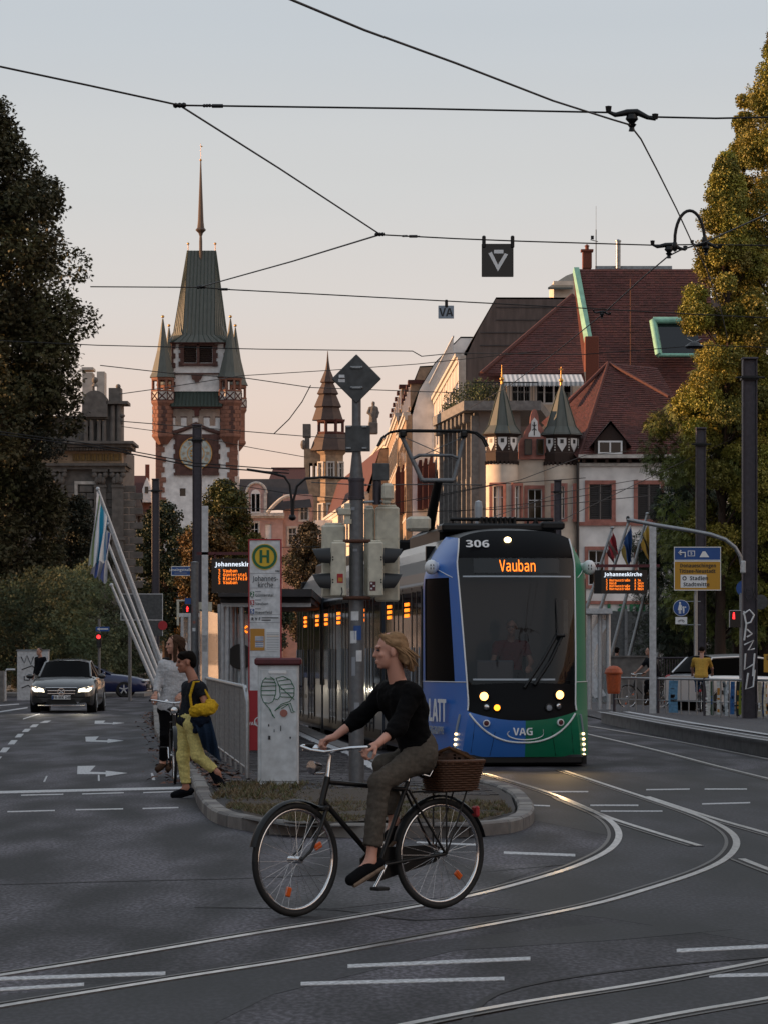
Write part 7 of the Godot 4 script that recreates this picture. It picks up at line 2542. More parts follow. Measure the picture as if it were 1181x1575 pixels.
	obj("light_bar", b, M.tram_silver, t)
	b = Mb.new()
	front_patch(b,-0.9,0.6, c.call(1.225), c.call(1.25),0.004,16,1)
	obj("lower_bar", b, M.tram_silver, t)
	b = Mb.new().at(nose(-0.15,3.24,0.03))
	b.ball(Vector3(), V3(0.055,0.045,0.03),10)
	obj("top_lamp", b, M.lamp_marker, t)
	b = Mb.new()
	b.tube([nose(0.2,1.16,0.05), nose(0.5,1.5,0.06), nose(0.74,1.87,0.05)],[0.03,0.02,0.016],6); b.tube([nose(0.02,1.12,0.04), nose(0.36,1.5,0.035), nose(0.66,1.9,0.03)],0.022,5); b.tube([nose(0.62,1.86,0.06), nose(0.76,1.86,0.06)],0.028,6); b.tube([nose(0.66,1.86,0.05), nose(0.64,2.4,0.01)],0.01,5)
	obj("wiper", b, M.black_metal, t)
	# lettering on the blue cab side
	var ca := cheek(-1,0.3,0.7)
	var cb := cheek(-1,0.85,0.7)
	var dirx := (cb - ca).normalized() * -1.0
	var nb := Basis(dirx, UP, dirx.cross(UP))
	ltext("side_lettering", "LATT",0.32, Transform3D(nb, cheek(-1,0.5,0.78,0.035)), M.white_paint, t,0.82)
	ltext("side_lettering", "ERGRUPPE",0.11, Transform3D(nb, cheek(-1,0.5,0.5,0.035)), M.tram_silver, t,0.9)
	# cab inside
	b = Mb.new()
	b.bb(-1.05,1.05,0.5,0.6,-2.6,-1.5); b.bb(-0.72,0.72,0.5,0.6,-1.5,-0.5); b.bb(-1.1,1.1,0.5,3.2,-2.7,-2.6); b.bb(-0.7,0.7,0.95,1.22,-0.75,-0.3)
	obj("cab_interior", b, M.tram_black, t)
	b = Mb.new()
	b.bev(V3(-0.02,1.45,-1.45), V3(0.5,0.7,0.12),0.05); b.bev(V3(-0.02,1.1,-1.2), V3(0.48,0.12,0.5),0.04); b.bev(V3(-0.32,1.36,-0.75), V3(0.55,0.3,0.06),0.02)
	obj("driver_seat", b, M.tram_grey, t)
	b = Mb.new()
	b.bb(-0.45,-0.02,2.05,2.32,-2.59,-2.57); b.bb(-0.98,-0.86,1.9,2.5,-2.0,-1.98); b.bb(0.86,0.93,1.9,2.4,-2.0,-1.98)
	obj("inner_pane", b, M.white_metal, t)
	# body modules
	var z0 := -2.1
	for mod in 4:
		var len: float = [5.6,5.4,5.8,6.2][mod]
		var prof := PackedVector2Array()
		for y in [0.14,1.0,2.0,2.6,2.8,3.0,3.15,3.28]: prof.append(V2(side_x(y), y))
		for y in [3.28,3.15,3.0,2.8,2.6,2.0,1.0,0.14]: prof.append(V2(-side_x(y), y))
		b = Mb.new()
		b.prism(prof, z0 - len, z0)
		obj("body_module", b, M.tram_grey if mod else M.tram_grey, t)
		for s in [-1.0,1.0]:
			b = Mb.new()
			b.quad(V3(s * 1.205,2.62, z0 - len + 0.1), V3(s * 1.205,2.62, z0), V3(s * 1.0,3.14, z0), V3(s * 1.0,3.14, z0 - len + 0.1))
			obj("roof_cove", b, M.tram_cove, t)
			var n := 4
			for i in n:
				var za := z0 - 0.15 - (len - 0.3) * i / n
				var ze := za - (len - 0.3) / n + 0.1
				var door := i % 2 == (0 if mod % 2 == 0 else 1)
				b = Mb.new()
				b.bb(s * 1.2, s * 1.212,0.42 if door else 1.12,2.52, ze, za)
				obj("door_pane" if door else "window_pane", b, M.tram_window, t)
				b = Mb.new()
				for z in [za + 0.03, ze - 0.03] + ([(za + ze) * 0.5] if door else []): b.bb(s * 1.2, s * 1.218,0.3 if door else 1.0,2.56, z - 0.03, z + 0.03)
				b.bb(s * 1.2, s * 1.217,2.53,2.6, ze, za)
				obj("window_bar", b, M.black_metal, t)
				if door:
					for e in [za - 0.08, ze + 0.08]:
						b = Mb.new()
						b.tube([V3(s * 1.232,0.95, e), V3(s * 1.232,1.7, e)],0.014,6)
						obj("grab_rail", b, M.tram_silver, t)
				if s < 0 and not door and mod != 1 or (s < 0 and mod == 1 and i == 2):
					for y in 3:
						b = Mb.new()
						b.bb(s * 1.213, s * 1.222,2.16 + y * 0.085,2.21 + y * 0.085, (za + ze) * 0.5 - 0.35, (za + ze) * 0.5 + 0.25)
						obj("amber_display", b, M.amber_grid, t)
			b = Mb.new()
			b.bb(s * 1.2, s * 1.208,0.2,0.36, z0 - len + 0.2, z0 - 0.2); b.bb(s * 1.2, s * 1.21,0.7,0.78, z0 - len * 0.7, z0 - len * 0.6)
			obj("skirt", b, M.tram_black, t)
		b = Mb.new()
		for i in 7: b.bev(V3(0,1.7, z0 - len - 0.03 - i * 0.055), V3(2.1 + 0.1 * (i % 2),2.9,0.06),0.02)
		obj("bellows", b, M.black_rubber, t)
		b = Mb.new()
		b.bev(V3(0,3.36, z0 - len * 0.5), V3(1.75,0.26, len * 0.75),0.04)
		obj("roof_box", b, M.tram_black, t)
		b = Mb.new()
		for z in [0.25,0.75]: b.bb(-1.05,1.05,0.03,0.4, z0 - len * z - 0.5, z0 - len * z + 0.5)
		obj("bogie", b, M.black_metal, t)
		z0 -= len + 0.42
	b = Mb.new()
	b.bev(V3(0,0.1,-1.1), V3(1.75,0.14,1.9),0.03); b.bb(-0.95,0.95,0.03,0.16,-2.4,-0.35)
	obj("under_guard", b, M.black_metal, t)
	# roof equipment at the front
	b = Mb.new()
	b.bev(V3(-0.05,3.47,-2.6), V3(1.7,0.12,0.6),0.03); b.tube([V3(-0.75,3.6,-2.6), V3(0.8,3.6,-2.6)],0.03,6)
	for i in 6: b.tube([V3(-0.7 + i * 0.28,3.5,-2.6), V3(-0.7 + i * 0.28,3.62,-2.6)],0.02,5)
	for i in 8: b.bev(V3(-0.3 + i * 0.07,3.57,-2.5), V3(0.04,0.12,0.3),0.01)
	obj("roof_gear", b, M.black_metal, t)
	b = Mb.new()
	b.lathe([V2(0.055,3.45), V2(0.06,3.7), V2(0.05,3.78), V2(0,3.8)],14, V3(-0.27,0.1,-3.0))
	obj("radio_dome", b, M.tram_silver, t)
	b = Mb.new()
	b.bev(V3(-1.0,3.6,-4.6), V3(0.34,0.22,0.5),0.04)
	obj("roof_unit", b, M.signal_beige, t)
	b = Mb.new()
	b.tube([V3(0.5,3.5,-2.4), V3(0.52,3.62,-2.4)],[0.06,0.01],8); b.bev(V3(0.75,3.5,-2.4), V3(0.35,0.12,0.3),0.03)
	obj("horn", b, M.black_metal, t)
	# pantograph
	var pz := -10.5
	var pan := Node3D.new()
	pan.name = "pantograph"
	t.add_child(pan)
	pan.position = V3(-0.1,3.4, pz)
	b = Mb.new()
	b.tube([V3(-0.05,0.2,-0.4), V3(0.08,1.15,0.1)],[0.1,0.075],8)
	for s in [-1.0,1.0]: b.tube([V3(s * 0.3,0.15,-0.9), V3(0,0.35,-0.5)],0.04,6)
	obj("lower_arm", b, M.black_metal, pan)
	b = Mb.new()
	b.tube([V3(-0.2,1.15,0.1), V3(0.34,1.15,0.1)],0.04,8)
	b.tube([V3(-0.2,1.15,0.1), V3(-0.55,1.95,-0.05)],0.04,6); b.tube([V3(0.34,1.15,0.1), V3(0.55,1.95,-0.05)],0.04,6)
	b.tube([V3(-0.36,1.52,0.05), V3(-0.25,1.58,0.05), V3(0.3,1.58,0.05), V3(0.42,1.54,0.05)],0.03,6)
	b.tube([V3(-0.52,1.9,0), V3(0.4,1.5,0)],0.008,4); b.tube([V3(0.52,1.9,0), V3(-0.36,1.5,0)],0.008,4)
	obj("upper_arm", b, M.pole_grey, pan)
	b = Mb.new()
	for z in [-0.12,0.12]:
		b.bev(V3(0,2.0, z - 0.05), V3(1.2,0.04,0.05),0.012)
		for s in [-1.0,1.0]: b.tube([V3(s * 0.58,2.0, z - 0.05), V3(s * 0.74,1.97, z - 0.05), V3(s * 0.86,1.88, z - 0.05), V3(s * 0.93,1.74, z - 0.05)],0.02,6)
	for s in [-1.0,1.0]: b.bev(V3(s * 0.52,1.94,-0.05), V3(0.12,0.12,0.34),0.03)
	obj("contact_head", b, M.black_metal, pan)

# ---------------------------------------------------------------- cars
func wheel(t: Node3D, o: Vector3, r: float, w: float, alloy: int) -> void:   # axle along x
	var b := Mb.new().at(o, Basis(Vector3.BACK, PI / 2))
	b.lathe([V2(r * 0.66,-w * 0.5), V2(r * 0.94,-w * 0.5), V2(r,-w * 0.36), V2(r, w * 0.36), V2(r * 0.94, w * 0.5), V2(r * 0.66, w * 0.5)],28)
	var wh := obj("wheel", b, M.black_rubber, t)
	b = Mb.new().at(o, Basis(Vector3.BACK, PI / 2))
	for s in [-1.0,1.0]:
		b.lathe([V2(r * 0.67, s * w * 0.48), V2(r * 0.6, s * w * 0.5), V2(r * 0.6, s * w * 0.3)],28)
	b.lathe([V2(r * 0.6,-w * 0.15), V2(0,-w * 0.15)],20); b.lathe([V2(r * 0.6, w * 0.15), V2(0, w * 0.15)],20)
	obj("brake", b, M.black_metal, wh)
	b = Mb.new()
	for s in [-1.0,1.0]:
		for i in alloy:
			var a := TAU * i / alloy
			b.at(o + V3(s * w * 0.42,0,0), Basis(Vector3.RIGHT, a)).bev(V3(0, r * 0.34,0), V3(0.025, r * 0.6, r * 0.16),0.008)
		b.at(o + V3(s * w * 0.44,0,0), Basis(Vector3.BACK, PI / 2)).lathe([V2(r * 0.14,0.01), V2(0,0.012)],12); b.lathe([V2(r * 0.68,0.0), V2(r * 0.6,0.004), V2(r * 0.6,-0.03)],28); b.lathe([V2(r * 0.14,-0.01), V2(0,-0.012)],12)
	obj("rim", b, mat("alloy", "aeb1b5",0.4,0.3), wh)
# stations: [z, half width, sill, belt height]; roof: [z, half width, height]; the car looks along +z
func car(called: String, label: String, at_: Vector3, turn: float, paint: StandardMaterial3D, st: Array, roof: Array, fw: float, rw: float, wr: float, alloy: int) -> Node3D:
	var t := thing(called, label, "car", at_, turn)
	paint.clearcoat_enabled = true
	paint.clearcoat = 0.7
	paint.clearcoat_roughness = 0.05
	var rows: Array = []
	for s in st:
		var w: float = s[1]
		var h: float = s[3]
		var y0: float = s[2]
		var line := PackedVector3Array()
		var half := [[0.0, h + 0.03],[w * 0.55, h + 0.02],[w * 0.82, h],[w * 0.95, h - 0.06],[w, h - 0.2],[w * 1.0, lerpf(y0, h,0.45)],[w * 0.985, y0 + 0.08],[w * 0.94, y0]]
		for i in range(half.size() - 1,0,-1): line.append(V3(-half[i][0], half[i][1], s[0]))
		for q in half: line.append(V3(q[0], q[1], s[0]))
		rows.append(line)
	var b := Mb.new()
	b.grid(rows)
	for e in [0, rows.size() - 1]:
		for j in 7: b.quad(rows[e][j], rows[e][14 - j], rows[e][13 - j], rows[e][j + 1])
	obj("body", b, paint, t)
	b = Mb.new()      # glasshouse: front pane, roof, rear pane, sides
	var gl: Array = []
	for r in roof:
		gl.append([V3(-r[1], r[2], r[0]), V3(-r[1] * 0.55, r[2] + r[3], r[0]), V3(r[1] * 0.55, r[2] + r[3], r[0]), V3(r[1], r[2], r[0])])
	var belt := func(z: float) -> Vector2:
		for i in st.size() - 1:
			if z <= st[i][0] and z >= st[i + 1][0]:
				var f: float = (st[i][0] - z) / (st[i][0] - st[i + 1][0])
				return V2(lerpf(st[i][1], st[i + 1][1], f) * 0.9, lerpf(st[i][3], st[i + 1][3], f) - 0.02)
		return V2(st[-1][1] * 0.9, st[-1][3])
	var nr := roof.size()
	for e in [[0,1],[nr - 2, nr - 1]]:
		rows = [PackedVector3Array(gl[e[0]]), PackedVector3Array(gl[e[1]])]
		b.grid(rows)
	for s in [0,3]:
		var sg := -1.0 if s == 0 else 1.0
		for i in nr - 1:
			var p: Vector3 = gl[i][s]
			var q: Vector3 = gl[i + 1][s]
			var bp: Vector2 = belt.call(p.z)
			var bq: Vector2 = belt.call(q.z)
			b.quad(p, q, V3(sg * bq.x, bq.y, q.z), V3(sg * bp.x, bp.y, p.z))
	obj("windows", b, M.car_glass, t)
	b = Mb.new()
	rows = []
	for i in range(1, nr - 1):
		var line := PackedVector3Array()
		for p in gl[i]: line.append(p + UP * 0.012)
		rows.append(line)
	b.grid(rows)
	for s in [0,3]:
		var pl: Array = []
		for i in nr: pl.append(gl[i][s] + UP * 0.005)
		b.tube(pl,0.032,6)
		var mid: Vector3 = gl[nr / 2][s]
		var bm: Vector2 = belt.call(mid.z)
		b.tube([mid, V3(signf(mid.x) * bm.x, bm.y, mid.z - 0.03)],0.035,5)
	obj("roof", b, paint, t)
	for s in [-1.0,1.0]:
		b = Mb.new().at(V3(s * (st[3][1] + 0.1), st[3][3] + 0.08, roof[0][0] - 0.25))
		b.ball(Vector3(), V3(0.11,0.075,0.07),10)
		obj("mirror", b, paint, t)
	for z in [fw, rw]:
		for s in [-1.0,1.0]:
			b = Mb.new().at(V3(s * (st[3][1] - 0.12), wr, z), Basis(Vector3.BACK, PI / 2))
			b.lathe([V2(wr * 1.1,-0.125), V2(wr * 1.1,0.125)],24); b.lathe([V2(wr * 1.1, s * 0.122), V2(0, s * 0.122)],24)
			obj("wheel_arch", b, M.black_rubber, t)
			wheel(t, V3(s * (st[3][1] - 0.1), wr, z), wr,0.21, alloy)
	return t

func cars() -> void:
	mat("car_glass", "040506",0.08).metallic_specular = 0.08
	var d := 100.0
	var o := P(95,1008, d) - V3(0, EYE,0)
	var paint := mat("car_grey", "2e3033",0.35,0.4)
	var t := car("parked_car", "grey saloon car approaching with lit headlights on the left carriageway", o,0.0, paint,[[0.0,0.66,0.3,0.62],[-0.1,0.8,0.22,0.72],[-0.35,0.87,0.2,0.83],[-0.8,0.9,0.2,0.92],[-1.45,0.905,0.2,1.0],[-2.6,0.905,0.2,1.0],[-3.8,0.9,0.22,1.02],[-4.5,0.84,0.28,0.98],[-4.68,0.7,0.35,0.9]],[[-1.15,0.72,0.97,0.03],[-1.95,0.62,1.36,0.06],[-2.5,0.61,1.41,0.06],[-3.2,0.59,1.37,0.06],[-4.0,0.62,1.04,0.03]],-0.85,-3.7,0.33,5)
	t.name = "saloon_car"
	var b := Mb.new()
	b.prism(PackedVector2Array([V2(-0.42,0.68), V2(0.42,0.68), V2(0.36,0.47), V2(-0.36,0.47)]),-0.05,0.02)
	var g := obj("grille", b, M.black_metal, t)
	b = Mb.new()
	for y in [0.53,0.61]: b.bev(V3(0, y,0.028), V3(0.76,0.025,0.02),0.006)
	b.tube([V3(-0.43,0.69,0.02), V3(0.43,0.69,0.02)],0.012,5)
	obj("grille_slat", b, M.chrome, g)
	b = Mb.new().at(V3(0,0.58,0.05), Basis(Vector3.RIGHT, PI / 2))
	b.lathe([V2(0.1,-0.01), V2(0.1,0.01), V2(0.085,0.01), V2(0.085,-0.01)],24)
	b.at(V3(0,0.58,0.05))
	for i in 3: b.tube([Vector3(), V3(sin(TAU * i / 3), cos(TAU * i / 3),0) * 0.09],[0.018,0.004],5)
	obj("grille_emblem", b, M.chrome, g)
	for s in [-1.0,1.0]:
		b = Mb.new()
		var fr := [V3(s * 0.45,0.56,0.0), V3(s * 0.46,0.66,0.0), V3(s * 0.82,0.76,-0.3), V3(s * 0.84,0.7,-0.3), V3(s * 0.74,0.58,-0.05)]
		for i in range(1,4):
			b.flat(fr[0] + V3(0,0,0.05), fr[i] + V3(s * 0.03,0,0.05), fr[i + 1] + V3(s * 0.03,0,0.05))
		var hl := obj("headlight", b, M.chrome, t)
		b = Mb.new()
		b.tube([V3(s * 0.48,0.6,0.06), V3(s * 0.66,0.61,0.02), V3(s * 0.8,0.68,-0.18)],0.03,6); b.ball(V3(s * 0.6,0.645,0.04), V3(0.08,0.035,0.03),8)
		obj("daytime_lamp", b, M.lamp_white, hl)
		var l := SpotLight3D.new()
		l.name = "headlight_beam"
		l.light_color = Color(1.0,0.95,0.85)
		l.light_energy = 0.9
		l.light_size = 0.06
		l.spot_angle = 24.0
		l.spot_range = 50.0
		l.spot_attenuation = 2.0
		l.shadow_enabled = true
		t.add_child(l, true)
		l.transform = Transform3D(Basis.looking_at(V3(0,-0.06,1.0), UP), V3(s * 0.62,0.63,0.14))
		b = Mb.new()
		b.prism(PackedVector2Array([V2(s * 0.46,0.26), V2(s * 0.8,0.3), V2(s * 0.8,0.46), V2(s * 0.58,0.38)]),-0.2,0.01)
		obj("side_intake", b, M.black_rubber, t)
	b = Mb.new()
	b.prism(PackedVector2Array([V2(-0.44,0.24), V2(0.44,0.24), V2(0.36,0.38), V2(-0.36,0.38)]),-0.1,0.015)
	obj("lower_intake", b, M.black_rubber, t)
	b = Mb.new()
	b.bev(V3(0,0.2,-0.02), V3(1.3,0.03,0.1),0.01)
	obj("front_lip", b, M.chrome, t)
	b = Mb.new().at(V3(0,0.425,0.04))
	b.bev(Vector3(), V3(0.52,0.11,0.02),0.004)
	var pl := obj("number_plate", b, M.white_paint, t)
	b = Mb.new().at(V3(-0.235,0.425,0.05))
	b.bb(-0.022,0.022,-0.05,0.05,0,0.003)
	obj("plate_band", b, M.print_blue, pl)
	ltext("plate_lettering", "FR-MK 248",0.075, Transform3D(Basis(), V3(0.02,0.425,0.052)), M.print_black, pl,0.95)
	# blue coupe seen from the side
	o = P(228,1008,138) - V3(0, EYE,0)
	t = car("coupe_car", "dark blue coupe seen from the side, crossing behind the grey saloon", o, PI / 2, mat("car_blue", "121d48",0.3,0.2),[[0.0,0.6,0.3,0.58],[-0.1,0.75,0.22,0.66],[-0.4,0.83,0.2,0.74],[-0.9,0.85,0.2,0.82],[-1.5,0.85,0.2,0.88],[-2.6,0.85,0.2,0.92],[-3.8,0.85,0.22,0.96],[-4.3,0.8,0.3,0.92],[-4.45,0.7,0.35,0.85]],[[-1.35,0.68,0.86,0.03],[-2.15,0.56,1.24,0.06],[-2.8,0.55,1.31,0.06],[-3.3,0.54,1.27,0.05],[-4.1,0.6,0.98,0.03]],-0.85,-3.45,0.3,5)
	for s in [-1.0,1.0]:
		b = Mb.new()
		b.ball(V3(s * 0.66,0.62,-0.08), V3(0.15,0.06,0.12),10)
		obj("headlight", b, M.white_metal, t)
	b = Mb.new()
	b.bev(V3(0,0.42,0.0), V3(1.25,0.16,0.06),0.02)
	obj("bumper_strip", b, M.black_rubber, t)
	# silver hatchback behind the railing on the right
	o = P(1142,1008,101) + V3(0,-EYE,0)
	t = car("hatchback_car", "silver estate car behind the board-hung railing, seen from its rear quarter", o, PI / 2 + 0.55 + PI * 0.0, mat("car_silver", "ced2d6",0.3,0.5),[[2.0,0.7,0.35,0.7],[1.8,0.82,0.25,0.8],[1.3,0.88,0.22,0.95],[0.7,0.9,0.22,1.02],[0.0,0.9,0.22,1.04],[-1.2,0.9,0.22,1.06],[-1.9,0.88,0.25,1.06],[-2.1,0.82,0.35,1.0]],[[1.0,0.72,1.0,0.03],[0.3,0.63,1.48,0.07],[-0.4,0.62,1.54,0.07],[-1.5,0.6,1.5,0.06],[-1.95,0.64,1.1,0.03]],1.25,-1.4,0.32,5)
	for s in [-1.0,1.0]:
		b = Mb.new()
		b.ball(V3(s * 0.74,0.95,-2.0), V3(0.14,0.1,0.1),10)
		obj("tail_light", b, M.red_paint, t)

# ---------------------------------------------------------------- bicycles: built along +x (forward), rear contact at the origin
func bicycle(called: String, label: String, at_: Vector3, turn: float, steer: float, basket: bool, step_through := false) -> Node3D:
	var t := thing(called, label, "bicycle", at_, turn)
	var R := 0.345
	var L := 1.12
	var bb_ := V3(0.47,0.29,0)
	var hub := V3(0, R,0)
	var head_t := V3(0.86,0.84,0)
	var head_b := V3(0.91,0.67,0)
	var seat := V3(0.25,0.80,0)
	var sb := Basis(UP, steer)
	var fr := Transform3D(sb, head_b) * Transform3D(Basis(),-head_b)
	for w in 2:
		var o := V3(L * w, R,0)
		var x := fr if w else Transform3D()
		var b := Mb.new()
		var ringp: Array = []
		for i in 49: ringp.append(x * (o + V3(cos(TAU * i / 48), sin(TAU * i / 48),0) * (R - 0.019)))
		b.tube(ringp,0.0195,8, false)
		var wh := obj("wheel", b, M.black_rubber, t)
		b = Mb.new()
		ringp = []
		for i in 49: ringp.append(x * (o + V3(cos(TAU * i / 48), sin(TAU * i / 48),0) * (R - 0.042)))
		b.tube(ringp,0.011,6, false)
		obj("rim", b, M.chrome, wh)
		b = Mb.new()
		for i in 32:
			var a := TAU * i / 32
			var sd := 0.028 if i % 2 else -0.028
			var da := 0.35 if (i / 2) % 2 else -0.35
			b.tube([x * (o + V3(cos(a + da) * 0.025, sin(a + da) * 0.025, sd)), x * (o + V3(cos(a), sin(a),0) * (R - 0.045))],0.0014,3, false)
		stuff(obj("spokes", b, M.chrome, wh))
		b = Mb.new()
		b.tube([x * (o + V3(0,0,-0.05)), x * (o + V3(0,0,0.05))],0.022,10)
		obj("hub", b, M.chrome, wh)
		for a in ([2.75,5.0] if w else [3.9]):
			b = Mb.new()
			b.at(x * (o + V3(cos(a), sin(a),0) * 0.2), x.basis * Basis(Vector3.BACK, a)).bev(Vector3(), V3(0.06,0.04,0.018),0.006)
			obj("reflector", b, glow_off("reflector_orange", "c9581c"), wh)
		b = Mb.new()      # mudguard
		var rows: Array = []
		for i in 19:
			var a := lerpf(0.35 if w == 0 else 0.25,3.0 if w == 0 else 2.2, i / 18.0) + (PI * 0.08 if w == 0 else 0.0)
			if w == 0: a = PI - a + 0.35
			var line := PackedVector3Array()
			for j in 5:
				var g := (j - 2) * 0.5
				line.append(x * (o + V3(cos(a), sin(a),0) * (R + 0.022 - 0.012 * g * g) + V3(0,0, g * 0.028)))
			rows.append(line)
		b.grid(rows, w == 0)
		obj("mudguard", b, M.black_metal, t)
	var b := Mb.new()
	b.tube([bb_, seat],0.015,8); b.tube([head_b + V3(-0.01,0.03,0), bb_],0.017,8); b.tube([head_b, head_t],0.02,8)
	if not step_through: b.tube([head_t + V3(0.005,-0.03,0), seat + V3(0.01,-0.05,0)],0.015,8)
	for s in [-1.0,1.0]:
		b.tube([bb_ + V3(0,0, s * 0.03), hub + V3(0,0, s * 0.06)],0.01,6); b.tube([seat + V3(0.01,-0.05, s * 0.02), hub + V3(0,0, s * 0.06)],0.008,6)
	obj("frame", b, M.black_metal, t)
	b = Mb.new()
	for s in [-1.0,1.0]: b.tube([fr * (head_b + V3(0.0,-0.03, s * 0.045)), fr * V3(0.95,0.55, s * 0.05), fr * V3(1.04,0.4, s * 0.052), fr * V3(L, R, s * 0.055)],[0.013,0.012,0.01,0.008],7)
	b.bev(fr * (head_b + V3(0.0,-0.02,0)), V3(0.05,0.035,0.12),0.01)
	obj("fork", b, M.black_metal, t)
	b = Mb.new()
	b.tube([head_t, fr * V3(0.835,0.97,0), fr * V3(0.87,0.99,0)],0.013,7)
	for s in [-1.0,1.0]: b.tube([fr * V3(0.875,0.99,0), fr * V3(0.895,1.0, s * 0.1), fr * V3(0.87,1.02, s * 0.22), fr * V3(0.79,1.025, s * 0.28), fr * V3(0.70,1.02, s * 0.29)],0.011,7)
	for s in [-1.0,1.0]: b.tube([fr * V3(0.83,1.0, s * 0.25), fr * V3(0.76,0.985, s * 0.25)],0.006,5)
	obj("handlebar", b, M.chrome, t)
	b = Mb.new()
	for s in [-1.0,1.0]: b.tube([fr * V3(0.79,1.025, s * 0.281), fr * V3(0.685,1.019, s * 0.291)],0.016,8)
	obj("grip", b, M.black_rubber, t)
	b = Mb.new().at(fr * V3(0.98,0.9,0), fr.basis * Basis(Vector3.BACK,-PI / 2))
	b.lathe([V2(0,-0.07), V2(0.025,-0.06), V2(0.04,0), V2(0.042,0.01), V2(0,0.016)],14)
	obj("head_lamp", b, M.chrome, t)
	b = Mb.new()
	b.tube([fr * V3(0.88,0.86,0), fr * V3(0.97,0.86,0), fr * V3(0.97,0.9,0)],0.008,5); b.bev(fr * V3(0.865,1.01,0.09), V3(0.05,0.05,0.05),0.02)
	obj("lamp_bracket", b, M.chrome, t)
	b = Mb.new()
	b.tube([seat, seat + V3(-0.035,0.09,0)],0.013,7)
	for s in [-1.0,1.0]: b.tube([seat + V3(-0.15,0.07, s * 0.06), seat + V3(-0.13,0.03, s * 0.05), seat + V3(-0.02,0.06, s * 0.03)],0.007,5)
	obj("seat_post", b, M.chrome, t)
	b = net([["e", seat + V3(-0.12,0.10,0), V3(0.11,0.035,0.1)],["c", seat + V3(-0.08,0.10,0), seat + V3(0.12,0.105,0),0.045,0.022]],0.012,0.03)
	obj("saddle", b, M.black_rubber, t)
	b = Mb.new()       # chain case, cranks, pedals
	b.at(bb_ + V3(0,0,0.05)).lathe([V2(0.001,0)],3)
	b = Mb.new()
	b.prism(PackedVector2Array([bb2(bb_,0.11,1.2), bb2(bb_,0.11,0.4), bb2(bb_,0.11,-0.4), bb2(bb_,0.11,-1.2), bb2(bb_,0.11,-1.9), V2(0.0, R - 0.055), V2(-0.05, R - 0.02), V2(-0.05, R + 0.03), V2(0.0, R + 0.055), bb2(bb_,0.11,1.9)]),0.045,0.062)
	obj("chain_case", b, M.black_metal, t)
	var ca := V3(0.10,-0.135,0)
	for s in [-1.0,1.0]:
		b = Mb.new()
		b.tube([bb_ + V3(0,0, s * 0.07), bb_ + ca * -s + V3(0,0, s * 0.085)],0.011,6)
		var cr := obj("crank", b, M.chrome, t)
		b = Mb.new()
		b.bev(bb_ + ca * -s + V3(0,0, s * 0.14), V3(0.09,0.022,0.09),0.006)
		obj("pedal", b, M.black_rubber, cr)
	b = Mb.new()       # carrier
	for s in [-1.0,1.0]:
		b.tube([V3(0.17,0.73, s * 0.06), V3(-0.2,0.735, s * 0.065), V3(-0.26,0.735,0)],0.006,5); b.tube([hub + V3(0,0, s * 0.07), V3(-0.16,0.73, s * 0.065)],0.006,5); b.tube([hub + V3(0,0, s * 0.07), V3(0.0,0.73, s * 0.065)],0.006,5)
	for i in 4: b.tube([V3(0.12 - i * 0.1,0.735,-0.06), V3(0.12 - i * 0.1,0.735,0.06)],0.004,4)
	obj("carrier", b, M.black_metal, t)
	b = Mb.new()
	b.bev(V3(-0.285,0.6,0), V3(0.03,0.07,0.06),0.01)
	obj("tail_lamp", b, M.red_paint, t)
	if basket:
		b = Mb.new()
		var n := 40
		for k in 13:       # woven rings round a tapering basket, and its stakes
			var y := 0.745 + k * 0.0145
			var f := k / 12.0
			var pl: Array = []
			for i in n + 1:
				var a := TAU * i / n
				var e := 1.0 + 0.03 * (1 if (i + k) % 2 else -1)
				pl.append(V3(-0.09 + signf(cos(a)) * pow(absf(cos(a)),0.55) * lerpf(0.15,0.19, f) * e, y, signf(sin(a)) * pow(absf(sin(a)),0.55) * lerpf(0.11,0.145, f) * e))
			b.tube(pl,0.0078 if k < 12 else 0.014,5, false)
		for i in 16: b.box(V3(-0.22 + i * 0.018,0.742,0), V3(0.015,0.01,0.22))
		obj("basket", b, mat("wicker", "5e3a22",0.7,0.0, texs["fine"],3.0), t)
	return t
func bb2(o: Vector3, r: float, a: float) -> Vector2: return V2(o.x + cos(a) * r, o.y + sin(a) * r)
func glow_off(key: String, hex: String) -> StandardMaterial3D: return mat(key, hex,0.3)

